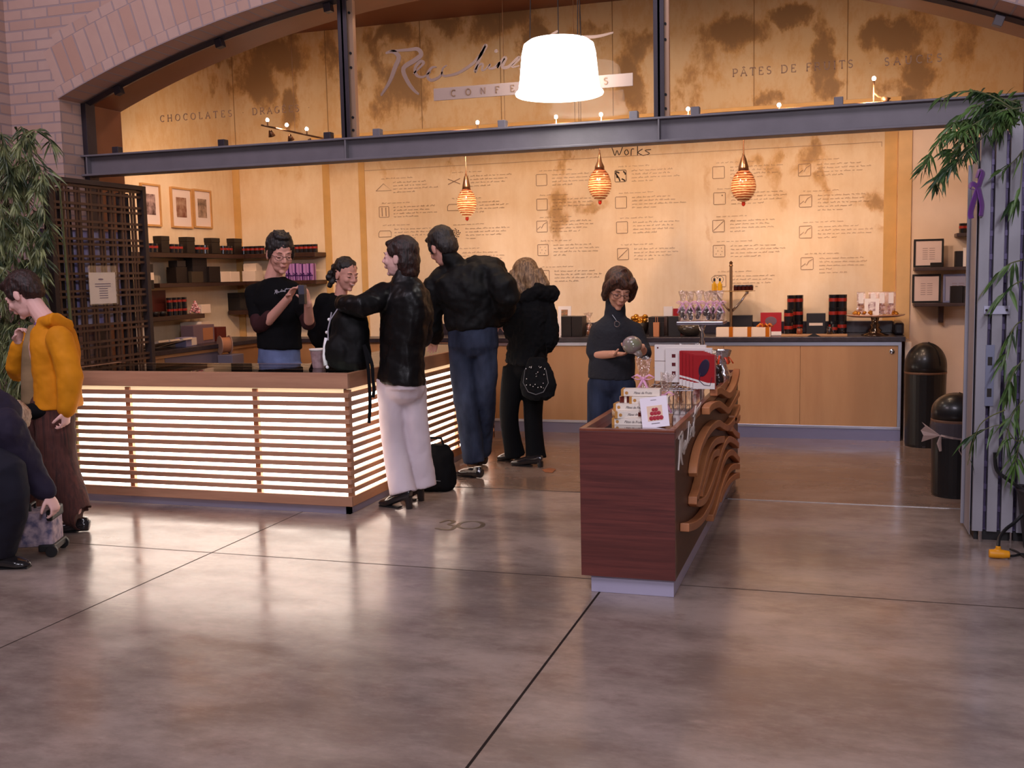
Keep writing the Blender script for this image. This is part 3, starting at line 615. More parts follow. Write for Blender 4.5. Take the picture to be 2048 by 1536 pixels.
def tinrow(pxs, py, Y, z, what, h=.085, r=.033, group=None, X=None, stack=1):
    n = len(pxs)
    for i, px in enumerate(pxs):
        p = atx(px, py, X) if X is not None else at(px, py, Y)
        for s_ in range(stack):
            lb = ordl(i, n, what)
            if stack > 1: lb = ['bottom', 'middle', 'top'][s_ if s_ < stack - 1 or stack == 2 and s_ == 0 else 2] + ' tin, ' + lb
            tin(p.x, p.y, z + s_ * h * 1.01, h, r, lb, group or 'black tins')
def bx(name, label, cat, px0, px1, pyt, Y, z0, dep, m_, group=None, bev=.002, rz=0, lid=None, extra=None):
    a = at(px0, pyt, Y); c = at(px1, pyt, Y); w = c.x - a.x; h = (a.z + c.z) / 2 - z0
    t = root(name, ((a.x + c.x) / 2, Y + dep / 2, z0), label, cat, group, rz)
    MB().box(-w / 2, w / 2, -dep / 2, dep / 2, 0, h * (.72 if lid else 1)).build('body', m_, t, bevel=bev)
    if lid: MB().box(-w / 2 - .002, w / 2 + .002, -dep / 2 - .002, dep / 2 + .002, h * .72, h).build('lid', lid, t, bevel=bev)
    if extra: extra(t, w, dep, h)
    return t
def bxx(name, label, cat, px0, px1, pyt, X, z0, dep, m_, group=None, lid=None, extra=None):
    # a box whose shown face looks along +X (things on the left wall shelves)
    a = atx(px0, pyt, X); c = atx(px1, pyt, X); w = c.y - a.y; h = (a.z + c.z) / 2 - z0
    t = root(name, (X - dep / 2, (a.y + c.y) / 2, z0), label, cat, group)
    MB().box(-dep / 2, dep / 2, -w / 2, w / 2, 0, h * (.72 if lid else 1)).build('body', m_, t, bevel=.002)
    if lid: MB().box(-dep / 2 - .002, dep / 2 + .002, -w / 2 - .002, w / 2 + .002, h * .72, h).build('lid', lid, t, bevel=.002)
    if extra: extra(t, dep, w, h)
    return t
def ribbon_x(mt, bow=True):
    def f(t, w, d, h):
        b = MB(); b.box(-.008, .008, -d / 2 - .002, d / 2 + .002, -.0, h + .002); b.box(-w / 2 - .002, w / 2 + .002, -.008, .008, 0, h + .002)
        b.box(-w / 2 - .001, w / 2 + .001, -d / 2 - .003, -d / 2, h * .25, h * .25 + .012)
        if bow:
            for s_ in (-1, 1): b.tube([(0, -d / 2 - .004, h * .3), (s_ * .02, -d / 2 - .012, h * .45), (s_ * .03, -d / 2 - .008, h * .25), (s_ * .022, -d / 2 - .008, 0.0)], .006, 6, flat=(1, .4))
        b.build('ribbon', mt, t)
    return f
# ---- left wall, top shelf: tins and hinged dark boxes in turn
XS = -6.20
gi = 0
for pxs in ([291, 300, 309], [343, 351, 359], [394, 402, 410], [446, 453, 459]):
    gi += 1
    tinrow(pxs, 494, None, zA, 'tins in the %s cluster from the lattice screen' % ['first', 'second', 'third', 'fourth'][gi - 1], X=XS, group='black tins on the top corner shelf')
for i, (a, c, t_) in enumerate([(316, 338, 472), (367, 389, 474), (417, 439, 476), (462, 483, 477)]):
    bxx('gift_box', ordl(i, 4, 'dark gift boxes between tins on the top shelf'), 'box', a + 6, c, t_, -6.16, zA, .09, BXD, 'dark boxes on the top corner shelf', lid=BXD)
tinrow([487, 496, 505, 514, 523], 494, 9.98, zA, 'black tins left of the man with glasses', group='black tins on the top corner shelf')
tinrow([585, 594, 603, 612, 621, 629], 490, 9.98, zA, 'black tins at the top shelf right end', group='black tins on the top corner shelf')
# ---- middle shelf
G = 'dark boxes stacked on the middle shelf'
t = bxx('gift_box', 'dark gift box at the lower left of the stack on the middle shelf', 'box', 352, 374, 534, -6.17, zB, .11, BXD, G)
bxx('gift_box', 'flat dark box lying on top of the lower left gift box', 'box', 354, 371, 521, -6.17, atx(363, 534, -6.17).z + .001, .10, BXB, G)
bxx('gift_box', 'tallest black gift box in the middle of the stack', 'box', 384, 413, 511, -6.2, zB, .10, BXB, G)
bxx('gift_box', 'dark gift box at the lower right of the stack beside the cream cartons', 'box', 418, 440, 533, -6.17, zB, .10, BXD, G)
bxx('gift_box', 'small square box leaning in front of the tallest black gift box', 'box', 383, 406, 543, -6.135, zB, .04, mat('olive_box', srgb(60, 48, 34), .5), G)
for i, (a, c) in enumerate([(442, 459), (461, 479)]):
    bxx('carton', ordl(i, 2, 'cream cartons lying in the corner of the middle shelf'), 'carton', a, c, 543, -6.17, zB, .2, PALE, 'cream cartons')
bx('carton', 'cream carton on the middle shelf just left of the shoulder of the man with glasses', 'carton', 484, 510, 542, 9.92, zB, .16, PALE, 'cream cartons')
o = bx('carton', 'wide cream carton lying on top of the other cartons on the middle shelf', 'carton', 486, 512, 527, 9.96, zB + .072, .12, PALE, 'cream cartons')
for i, (a, c, t_) in enumerate([(570, 583, 528), (584, 597, 527), (598, 611, 528), (612, 625, 527)]):
    bx('gift_box', ordl(i, 4, 'lilac gift boxes with purple ribbon'), 'box', a, c, t_, 9.93, zB, .07, LILAC, 'lilac boxes', extra=ribbon_x(PURP))
def bandx(t, w, d, h): MB().box(w / 2, w / 2 + .003, -d / 2, d / 2, h * .36, h * .66).build('white_band', PALE, t)
bxx('display_box', 'upright dark box with a broad white band on the short shelf by the screen', 'box', 288, 306, 528, -6.16, zB - .05, .1, BXB, extra=bandx)
# ---- lower shelf
bxx('book', 'upright dark red book on the lower left shelf', 'book', 296, 331, 581, -6.24, zC, .035, mat('dark_red_book', srgb(84, 30, 22), .5))
for r_ in range(2):
    for i, px in enumerate((340, 350, 359, 369)):
        p = atx(px, 628, -6.17); tin(p.x, p.y, zC + r_ * .086, .085, .028, ('top ' if r_ else 'bottom ') + 'tin in the %s column of tins on the lower left shelf' % ['first', 'second', 'third', 'fourth'][i], 'tins on the lower left shelf')
for i, px in enumerate((297, 311, 325)):
    p = atx(px, 630, -6.16); b = MB(); b.lathe([(.02, 0), (.035, .01), (.045, .045), (.042, .045), (.03, .012)], (0, 0, 0), 16, cap=False); o = b.build('bowl', BXD, None, off=None, smooth=True); o.location = (p.x, p.y, zC + .001)
    tag(o, ordl(i, 3, 'small dark bowls in front of the dark red book'), 'bowl', 'small dark bowls')
t = root('candy_heap', tuple(atx(391, 627, -6.17).xy) + (zC,), 'heap of white and red wrapped candy beside the columns of tins', 'candy', world=False)
b = MB()
for k in range(60):
    h = random.random(); a = random.uniform(0, 6.3); r = (1 - h) * .065 * math.sqrt(random.random())
    b.ell((math.cos(a) * r, math.sin(a) * r, .012 + h * .11), (.016, .011, .010), Matrix.Rotation(a, 3, 'X') @ Matrix.Rotation(h * 9, 3, 'Z'), 7, 5)
o = b.build('sweets', mat('wrapped_sweets', srgb(232, 196, 196), .25, col2=srgb(190, 70, 60), scale=(40, 40, 40), coat=.5), t, smooth=True); o['kind'] = 'stuff'
bxx('carton', 'small cream carton at the right end of the lower left shelf', 'carton', 403, 421, 609, -6.16, zC, .1, PALE)
bx('gift_box', 'large black box on the lower back shelf left of the man with glasses', 'box', 440, 479, 586, 9.93, zC, .18, BXB, lid=BXB)
# ---- packing counter things
zP = .90
p = atx(320, 690, -5.9)
t = root('paper_bag', (-6.2, 8.0, zP), 'crumpled grey white paper sheets standing behind the trays', 'paper'); b = MB(); b.prism([(-.3, 0), (.32, 0), (.3, .26), (-.28, .17)], -.03, .03, 'x'); b.build('sheets', WHITE, t, bevel=.004)
for i, px in enumerate((303, 326, 352)):
    p = atx(px, 688, -5.9); t = root('picture_tray', (p.x, p.y, zP), ordl(i, 3, 'tilted cream framed trays on the packing counter'), 'tray', 'cream trays', rz=.1)
    M = TR(0, 0, .035) @ Matrix.Rotation(-.25, 4, 'Y')
    MB().box(-.13, .13, -.085, .085, 0, .02, M).build('frame', PALE, t, bevel=.003); MB().box(-.1, .1, -.06, .06, .02, .022, M).build('insert', [mat('olive_paper', srgb(128, 100, 60), .6), mat('rose_paper', srgb(206, 160, 150), .6), mat('tan_paper', srgb(150, 120, 76), .6)][i], t)
p = atx(372, 690, -5.86); MB2 = root('carton', (p.x, p.y, zP), 'small pale blue and cream carton right of the trays', 'carton'); MB().box(-.06, .06, -.08, .08, 0, .085).build('body', mat('pale_blue_card', srgb(150, 140, 170), .6), MB2, bevel=.003); MB().box(.061, .064, 0.0, .08, .01, .08).build('end_flap', PALE, MB2)
def bag(name, label, cat, loc, w, d, h, m_, rz=0, taper=1.12):
    t = root(name, loc, label, cat, None, rz); b = MB(); b.add([(-w, -d, 0), (w, -d, 0), (w, d, 0), (-w, d, 0), (-w * taper, -d * .8, h), (w * taper, -d * .8, h), (w * taper, d * .8, h), (-w * taper, d * .8, h)], [(3, 2, 1, 0), (0, 1, 5, 4), (1, 2, 6, 5), (2, 3, 7, 6), (3, 0, 4, 7)])
    o = b.build('body', m_, t); s_ = o.modifiers.new('s', 'SOLIDIFY'); s_.thickness = .004; MB().tube([(-w * .4, 0, h), (-w * .35, 0, h + .05), (w * .35, 0, h + .05), (w * .4, 0, h)], .003, 6).build('handle', m_, t); return t
p = atx(392, 690, -6.24); bag('paper_bag', 'open cream paper bag under the lower left shelf', 'bag', (p.x, p.y, zP), .10, .12, .2, PALE, .2)
bxx('display_box', 'tall lavender grey box with cut-out front on the packing counter', 'box', 386, 428, 650, -5.95, zP, .14, mat('mauve_card', srgb(120, 96, 104), .6), extra=lambda t, w, d, h: MB().box(w / 2, w / 2 + .004, -.02, d / 2 - .03, .03, h - .03).build('kraft_insert', BRNBAG, t))
bxx('gift_box', 'dark red box behind the ribbon spools', 'box', 433, 452, 654, -6.0, zP, .15, mat('oxblood_card', srgb(96, 30, 20), .5))
def spool(label, p, r, w, m1, m2, axis='X', rz=0):
    t = root('ribbon_spool', p, label, 'ribbon spool', None, rz); M = TR(0, 0, r) @ Matrix.Rotation(PI / 2, 4, 'Y')
    MB().lathe([(r * .3, -w / 2), (r, -w / 2), (r, -w / 2 + .006), (r * .3, -w / 2 + .006)], (0, 0, 0), 28, M=M).build('flange', m1, t, smooth=False)
    MB().lathe([(r * .3, w / 2 - .006), (r, w / 2 - .006), (r, w / 2), (r * .3, w / 2)], (0, 0, 0), 28, M=M).build('flange', m1, t)
    MB().lathe([(r * .3, -w / 2 + .006), (r * .8, -w / 2 + .006), (r * .8, w / 2 - .006), (r * .3, w / 2 - .006)], (0, 0, 0), 28, M=M, cap=False).build('ribbon', m2, t)
p = atx(450, 716, -5.72); spool('large spool of brown ribbon hanging over the packing counter edge', (-5.66, atx(450, 700, -5.66).y, .80), .09, .10, mat('spool_card', srgb(176, 140, 120), .6), BRNBAG, rz=.9)
p = atx(492, 700, -5.5); spool('white disc shaped ribbon spool left of the hip of the man with glasses', (-5.42, 9.3, .86), .085, .06, WHITE, GOLD, rz=1.0)
# stool or stand carrying the white spool
t = root('spool_stand', (-5.42, 9.3, 0), 'narrow maple stand under the white ribbon spool', 'stand'); MB().box(-.14, .14, -.14, .14, 0, .86).build('body', MAPLE, t, bevel=.004)
t = root('spool_stand', (-5.6, atx(450, 700, -5.66).y, 0), 'narrow grey stand under the brown ribbon spool', 'stand'); MB().box(-.08, .08, -.1, .1, 0, .80).build('body', mat('grey_laminate2', srgb(110, 104, 118), .5), t, bevel=.004)

# ---- framed pictures on the left wall
FRW = mat('pine_frame', srgb(206, 156, 96), .45, var=.08); MATB = mat('picture_mount', srgb(240, 222, 214), .6)
for i, (x0, x1, y0, y1, c1, c2) in enumerate([(281, 320, 366, 452, (60, 30, 30), (210, 180, 180)), (341, 383, 374, 456, (120, 60, 40), (190, 160, 140)), (386, 422, 378, 456, (190, 160, 140), (80, 60, 50))]):
    a = atx(x0, y0, -6.37); c = atx(x1, y0 + 3, -6.37); zt = (a.z + c.z) / 2; zb = atx((x0 + x1) / 2, y1, -6.37).z
    t = root('framed_picture', (-6.39, (a.y + c.y) / 2, zb), ['pine framed picture of dark chocolates nearest the lattice screen', 'middle pine framed picture on the left wall, warm brown photograph', 'pine framed picture with pale photograph nearest the corner'][i], 'picture', 'framed pictures on the left wall')
    w = (c.y - a.y) / 2; h = zt - zb
    b = MB(); b.box(0, .025, -w, -w + .018, 0, h); b.box(0, .025, w - .018, w, 0, h); b.box(0, .025, -w + .018, w - .018, 0, .018); b.box(0, .025, -w + .018, w - .018, h - .018, h); b.build('frame', FRW, t, bevel=.002)
    MB().box(.004, .010, -w + .018, w - .018, .018, h - .018).build('mount', MATB, t)
    MB().box(.010, .012, -w * .48, w * .48, h * .27, h * .76).build('photograph', mat('wall_photo_%d' % i, srgb(*c1), .35, col2=srgb(*c2), scale=(14, 14, 14)), t)

# ---- goods on the back worktop
zW = .902
def card(label, px0, px1, pyt, pyb, Y, m_pic, name='picture_card', cat='card', z0=zW, lean=.15, art=(.25, .75, .25, .8)):
    a = at(px0, pyb, Y); c = at(px1, pyb, Y); zt = at((px0 + px1) / 2, pyt, Y).z; w = (c.x - a.x) / 2; z0 = z0 if z0 is not None else (a.z + c.z) / 2; h = zt - z0
    t = root(name, ((a.x + c.x) / 2, Y, z0), label, cat); M = Matrix.Rotation(-lean, 4, 'X')
    MB().box(-w, w, 0, .006, 0, h, M).build('card', WHITE, t, bevel=.001)
    MB().box(-w + 2 * w * art[0], -w + 2 * w * art[1], -.002, 0, h * art[2], h * art[3], M).build('picture', m_pic, t)
    return t
bx('gift_box', 'left one of two black ribboned boxes at the back worktop near the blonde woman', 'box', 1122, 1142, 633, 9.62, zW, .18, BXB, 'black boxes on the back worktop')
bx('gift_box', 'right one of two black ribboned boxes at the back worktop near the blonde woman', 'box', 1143, 1164, 633, 9.62, zW, .18, BXB, 'black boxes on the back worktop')
card('white picture card standing behind the black boxes near the blonde woman', 1115, 1141, 612, 665, 9.85, mat('colour_photo', srgb(180, 120, 80), .4, col2=srgb(60, 90, 70), scale=(30, 30, 30)), art=(.25, .75, .55, .88))
card('small picture card left of the two black boxes', 1111, 1121, 655, 672, 9.6, mat('colour_photo2', srgb(190, 140, 130), .4, col2=srgb(110, 40, 40), scale=(40, 40, 40)), lean=.1)
def cello_bundle(name, label, loc, w, h, core, ribbon_=None, bowz=.6, cat='bag', lean=0):
    t = root(name, loc, label, cat); M = Matrix.Rotation(lean, 4, 'Y')
    prof = [(w * .8, 0), (w, h * .2), (w * .95, h * .4), (w * .35, h * bowz), (w * .55, h * .8), (w * .95, h)]
    b = MB(); b.lathe(prof, (0, 0, 0), 14, M=M, cap=False)
    for i, v in enumerate(b.v): v.x += random.uniform(-1, 1) * w * .14; v.y += random.uniform(-1, 1) * w * .14; v.z += random.uniform(-1, 1) * h * .03 if v.z > h * .1 else 0
    b.build('wrapper', CELLO, t, smooth=False, recalc=False)
    c = MB()
    for k in range(5): c.ell((random.uniform(-.4, .4) * w, random.uniform(-.3, .3) * w, h * (.12 + .07 * k)), (w * .45, w * .45, h * .1), None, 9, 6)
    c.build('contents', core, t, smooth=True)
    if ribbon_: bow(t, M @ Vector((0, -w * .4, h * bowz)), w * 1.35, ribbon_)
    return t
def bow(t, p, s_, mt):
    b = MB(); p = Vector(p)
    for q in (-1, 1):
        b.tube([p, p + Vector((q * s_ * .5, -.006, s_ * .35)), p + Vector((q * s_ * .95, -.008, s_ * .15)), p + Vector((q * s_ * .5, -.006, -.05 * s_)), p], s_ * .11, 6, flat=(1, .5))
        b.tube([p, p + Vector((q * s_ * .3, -.01, -s_ * .6)), p + Vector((q * s_ * .75, -.012, -s_ * 1.4))], s_ * .13, 6, flat=(1, .3))
    b.ell(p, (s_ * .14, s_ * .1, s_ * .14)); b.build('bow', mt, t, smooth=True)
p = at(1177, 668, 9.75); cello_bundle('sweet_bag', 'cellophane bundle of brown sweets right of the two black boxes', (p.x, 9.75, zW), .045, .22, BRNBAG)
t = root('bowl', (at(1280, 660, 9.85).x, 9.85, zW), 'dark bowl heaped with wrapped gold sweets behind the shoulder of the turtleneck woman', 'bowl')
MB().lathe([(.05, 0), (.06, .01), (.10, .12), (.095, .12), (.05, .02)], (0, 0, 0), 20, cap=False).build('bowl_body', BXD, t, smooth=True)
b = MB(); [b.ell((random.uniform(-.07, .07), random.uniform(-.06, .06), .11 + random.random() * .07), (.028, .022, .022), Matrix.Rotation(k, 3, 'Z'), 7, 5) for k in range(22)]; q = b.build('sweets', GOLD, t, smooth=True); q['kind'] = 'stuff'
bx('gift_box', 'low black box right of the turtleneck woman on the back worktop', 'box', 1297, 1328, 634, 9.7, zW, .2, BXB, 'black boxes on the back worktop', lid=BXB)
bx('gift_box', 'tilted black box beside the large dark glass bowl', 'box', 1333, 1357, 633, 9.62, zW, .14, BXB, 'black boxes on the back worktop', rz=.25)
p = at(1312, 650, 9.6); bag('paper_bag', 'small kraft bag in front of the low black box', 'bag', (p.x, 9.63, zW), .025, .03, .13, BRNBAG)
bx('book', 'white book with red squares standing behind the black boxes on the back worktop', 'book', 1327, 1345, 613, 9.95, zW, .03, WHITE)
bx('book', 'red book standing behind the sweet bags on the back worktop', 'book', 1346, 1362, 617, 9.93, zW, .03, REDC)
t = root('glass_bowl', (at(1382, 672, 9.68).x, 9.68, zW), 'large dark glass bowl behind the silver tray post', 'bowl'); MB().lathe([(.05, 0), (.08, .01), (.125, .06), (.13, .10), (.124, .10), (.07, .02)], (0, 0, 0), 24, cap=False).build('bowl_body', mat('smoky_glass', (.05, .04, .03), .08, coat=1), t, smooth=True)
# two-tier stand with glass shelf
px = at(1462, 664, 9.8)
t = root('tiered_stand', (px.x, 9.8, zW), 'tall brass and chrome stand with a glass shelf of bottles and jars', 'stand')
BRS_ = mat('aged_brass', srgb(150, 116, 84), .3, .9)
zt = at(1462, 522, 9.8).z - zW; zs = at(1462, 583, 9.8).z - zW
MB().lathe([(.06, 0), (.06, .01), (.014, .02), (.013, zt - .05), (.020, zt - .045), (.012, zt - .03), (.018, zt - .015), (.004, zt)], (0, 0, 0), 16).build('pole', BRS_, t, smooth=False)
MB().lathe([(.215, zs), (.22, zs + .004), (.215, zs + .008)], (0, 0, 0), 32).build('shelf_plate', mat('amber_glass', srgb(190, 150, 90), .1, alpha=.6), t)
for s_ in (-1, 1):
    b = MB(); b.tube([(s_ * .01, 0, zs - .18), (s_ * .09, 0, zs - .09), (s_ * .145, 0, zs - .012)], [.012, .009, .012], 8); b.ell((s_ * .145, -.01, zs - .01), (.018, .018, .018)); b.build('arm', CHROME, t, smooth=True)
for i, dx in enumerate((-.15, -.10)):
    o = root('oil_bottle', (px.x + dx + .0, 9.79, zW + zs + .009), ['square', 'round'][i] + ' yellow oil bottle with black cap on the tiered stand', 'bottle', 'oil bottles')
    MB().lathe([(.022, 0), (.024, .005), (.023, .06), (.009, .075), (.008, .09)], (0, 0, 0), 14 if i else 4).build('glass_body', mat('yellow_oil', srgb(222, 170, 40), .1, coat=1), o); MB().lathe([(.01, .088), (.009, .115)], (0, 0, 0), 10).build('cap', BLACK, o)
o = root('wire_heart', (px.x - .13, 9.86, zW + zs + .009), 'thin wire heart standing behind the oil bottles', 'ornament'); MB().tube([Vector((math.sin(a) ** 3 * .055, 0, .09 + (13 * math.cos(a) - 5 * math.cos(2 * a) - 2 * math.cos(3 * a) - math.cos(4 * a)) * .0036)) for a in [2 * PI * k / 30 for k in range(30)]], .002, 5, closed=True).build('wire', BLACK, o); MB().tube([(0, 0, 0), (0, 0, .035)], .002, 5).build('stem', BLACK, o)
for i in range(5):
    p = at(1471 + i * 8, 580, 9.76); o = root('jam_jar', (p.x, 9.75, zW + zs + .009), ordl(i, 5, 'small dark jam jars on the glass shelf'), 'jar', 'jam jars'); MB().lathe([(.018, 0), (.018, .038)], (0, 0, 0), 12).build('glass_body', mat('dark_jam', srgb(60, 20, 16), .15, coat=1), o); MB().lathe([(.019, .038), (.019, .05)], (0, 0, 0), 12).build('lid', CHROME, o)
bx('gift_box', 'black box behind the ribbon tied parcels on the back worktop', 'box', 1463, 1504, 631, 9.92, zW, .1, BXB, 'black boxes on the back worktop')
def egg_cover(t, w, d, h):
    b = MB(); b.ell((0, -d / 2 - .0015, h * .62), (w * .28, .0015, h * .2)); b.build('cover_picture', mat('grey_pod', srgb(110, 84, 92), .4), t)
    b = MB(); b.box(-w / 2, w / 2, -d / 2 - .002, -d / 2, 0, h * .16); b.build('cover_band', WHITE, t)
bx('book', 'red cookbook with a grey pod on its cover standing on the back worktop', 'book', 1521, 1563, 625, 9.78, zW, .03, REDC, extra=egg_cover)
for i, (a, c) in enumerate([(1432, 1468), (1468, 1505), (1505, 1541)]):
    def rb(t, w, d, h):
        b = MB(); b.box(w * .22, w * .44, -d / 2 - .003, d / 2 + .003, -.0, h + .003); b.build('ribbon', ORNG, t)
    bx('ribboned_parcel', ordl(i, 3, 'cream parcels tied with orange ribbon on the back worktop'), 'parcel', a, c, 655, 9.53, zW, .1, PALE, 'cream ribboned parcels', extra=rb)
b = MB()
for k in range(9):
    a = k * .7; b.tube([(0, 0, .0), (.05 * math.cos(a), .03 * math.sin(a), .035), (.075 * math.cos(a + .3), .04 * math.sin(a + .3), .008)], .008, 5, flat=(1, .4))
o = b.build('ribbon_bow', ORNG, smooth=True); p = at(1530, 655, 9.58); o.location = (p.x, 9.58, p.z - .0); tag(o, 'curly gold orange bow on the rightmost cream parcel', 'bow')
# stacks of tall tins, tray, jars
def tinstack(px, Y, n, lab, grp, h=.118, r=.04):
    p = at(px, 664, Y)
    for k in range(n): tin(p.x, Y, zW + k * h * 1.01, h, r, '%s tin in the %s' % (['lowest', 'middle', 'topmost'][k if n == 3 else (0 if k == 0 else 2)], lab), grp)
G1, G2 = 'stacked black tins left of the small black box', 'stacked black tins right of the small black box'
tinstack(1583, 9.9, 3, 'tall left stack beside the cookbook', G1); tinstack(1597, 9.93, 3, 'tall stack just left of the small black box', G1); tinstack(1577, 9.75, 2, 'shorter stack in front beside the cookbook', G1, .115)
tinstack(1666, 9.9, 3, 'tall stack just right of the small black box', G2); tinstack(1684, 9.9, 3, 'rightmost tall stack before the cake stand', G2); tinstack(1668, 9.72, 1, 'front row right of the small black box', G2, .10, .03)
bx('gift_box', 'small black box with a cream card slot between the tin stacks', 'box', 1613, 1651, 627, 9.86, zW, .12, BXB, 'black boxes on the back worktop', extra=lambda t, w, d, h: MB().box(-w * .36, w * .36, -d / 2 - .003, -d / 2, h * .42, h * .55).build('card_slip', PALE, t))
p = at(1628, 672, 9.56)
t = root('wooden_tray', (p.x, 9.6, zW), 'flat honey wooden tray with a black fan shape in front of the tins', 'tray'); MB().box(-.28, .28, -.06, .05, 0, .018).build('board', MAPLE, t, bevel=.003); MB().prism([(-.06, 0), (0, .03), (.06, 0)], -.065, -.06, 'y').build('fan_mark', BLACK, t)
for i, px_ in enumerate((1599, 1659)):
    p = at(px_, 664, 9.6); o = root('jam_jar', (p.x, 9.6, zW + .019), ['small amber jar with dark lid on the left of the wooden tray', 'small dark jar with bright lid on the right of the wooden tray'][i], 'jar'); MB().lathe([(.024, 0), (.028, .02), (.024, .05)], (0, 0, 0), 14).build('glass_body', mat(['amber_jar', 'dark_jar'][i], srgb(*[(130, 60, 30), (40, 26, 26)][i]), .12, coat=1), o, smooth=True); MB().lathe([(.02, .05), (.02, .064)], (0, 0, 0), 14).build('lid', [BXD, CHROME][i], o)
# cake stand with bags
p = at(1750, 672, 9.62); zpl = at(1750, 634, 9.62).z - zW
t = root('cake_stand', (p.x, 9.68, zW), 'glass cake stand with turned foot at the right end of the worktop', 'cake stand')
MB().lathe([(.115, 0), (.115, .008), (.05, .03), (.06, .045), (.035, .07), (.045, .09), (.025, .11), (.035, zpl - .012), (.04, zpl)], (0, 0, 0), 24).build('foot', mat('dark_chrome_glass', srgb(120, 100, 80), .08, .9), t, smooth=True)
MB().lathe([(.2, zpl), (.245, zpl + .012), (.25, zpl + .022), (.2, zpl + .012)], (0, 0, 0), 30).build('plate', mat('rose_glass_plate', srgb(206, 150, 120), .1, .2, coat=1), t, smooth=True)
zc = zW + zpl + .016
for i, px_ in enumerate((1722, 1746, 1764, 1782)):
    q = at(px_, 620, 9.68); o = root('sweet_bag', (q.x, 9.72, zc), ordl(i, 4, 'labelled cellophane bags of brown sweets on the cake stand'), 'bag', 'sweet bags on the cake stand')
    b = MB(); b.box(-.036, .036, -.02, .02, 0, .20); b.build('wrapper', CELLO, o); b = MB(); [b.ell((random.uniform(-.022, .022), random.uniform(-.01, .01), .015 + k * .009), (.014, .012, .012), None, 7, 5) for k in range(11)]; b.build('sweets', BRNBAG, o, smooth=True); MB().box(-.02, .02, -.024, -.021, .10, .19).build('label_tag', WHITE, o)
for i, px_ in enumerate((1712, 1735, 1790)):
    q = at(px_, 632, 9.55); o = MB(); [o.ell((random.uniform(-.03, .03), random.uniform(-.02, .02), .014 + .02 * random.random()), (.018, .014, .012), Matrix.Rotation(k, 3, 'Z'), 7, 5) for k in range(8)]; o = o.build('candy_heap', GOLD, smooth=True); o.location = (q.x, 9.56, zc); tag(o, ordl(i, 3, 'small heaps of gold candy on the cake stand'), 'candy', 'gold candy heaps')
card('small white card with a dark flower picture on the cake stand', 1729, 1758, 597, 623, 9.6, mat('flower_photo', srgb(236, 226, 220), .4, col2=srgb(110, 20, 30), scale=(25, 25, 25)), z0=zc, lean=.1)

# ---- right wall things
def bframe(label, x0, x1, y0, y1, Y, mf, mc, name='certificate_frame', lines=True):
    a = at(x0, y1, Y); c = at(x1, y0, Y); w = (c.x - a.x) / 2; h = c.z - a.z
    t = root(name, ((a.x + c.x) / 2, Y, a.z), label, 'frame'); f = .016
    b = MB(); b.box(-w, w, 0, .02, 0, f); b.box(-w, w, 0, .02, h - f, h); b.box(-w, -w + f, 0, .02, f, h - f); b.box(w - f, w, 0, .02, f, h - f); b.build('frame', mf, t, bevel=.001)
    MB().box(-w + f, w - f, .006, .014, f, h - f).build('paper', mc, t)
    if lines:
        b = MB()
        for k in range(6):
            z = h * (.66 - .075 * k); b.box(-w * .4, -w * .06, .0045, .006, z, z + .004); b.box(w * .05, w * .42, .0045, .006, z, z + .004)
        b.build('lettering', mat('grey_print', srgb(150, 130, 128), .7), t)
    return t
for (lab, x0, x1, y0, z0, m1, m2) in [('black framed certificate on the upper right-hand shelf', 1827, 1888, 474, 1.486, BLACK, mat('certificate_paper', srgb(226, 204, 196), .5)), ('black framed certificate on the bracketed right-hand shelf', 1824, 1882, 547, 1.173, BLACK, MC.get('certificate_paper')), ('pale blue framed notice on the bracketed shelf behind the black boxes', 1886, 1946, 546, 1.173, mat('pale_blue_frame', srgb(132, 138, 176), .4), mat('blue_paper', srgb(170, 168, 190), .5))]:
    m2 = m2 or MC['certificate_paper']; t = bframe(lab, x0, x1, y0, y0 + 58, 9.95, m1, m2); t.location.z = z0
bx('gift_box', 'left black box in front of the pale blue frame on the bracketed shelf', 'box', 1901, 1926, 572, 9.88, 1.172, .06, BXB, 'black boxes on the right-hand shelves')
bx('gift_box', 'right black box in front of the pale blue frame on the bracketed shelf', 'box', 1927, 1950, 572, 9.88, 1.172, .06, BXB, 'black boxes on the right-hand shelves')
bx('gift_box', 'upright black box between the certificate and the red picture card', 'box', 1911, 1927, 502, 9.92, 1.485, .1, BXB, 'black boxes on the right-hand shelves')
bx('gift_box', 'tall black box standing behind the red picture card', 'box', 1936, 1952, 484, 10.0, 1.485, .05, BXB, 'black boxes on the right-hand shelves')
bx('name_plate', 'small black block in front of the upper certificate', 'block', 1861, 1886, 525, 9.90, 1.485, .03, BXB)
card('white card with a red picture on the upper right-hand shelf', 1926, 1952, 495, 528, 9.89, mat('red_photo', srgb(190, 40, 30), .3, col2=srgb(70, 20, 20), scale=(30, 30, 30)), z0=1.486, lean=.05)
tinrow([1926, 1936, 1946], 461, 9.98, 1.775, 'small tins on the short high right-hand shelf', group='tins on the high right shelf')

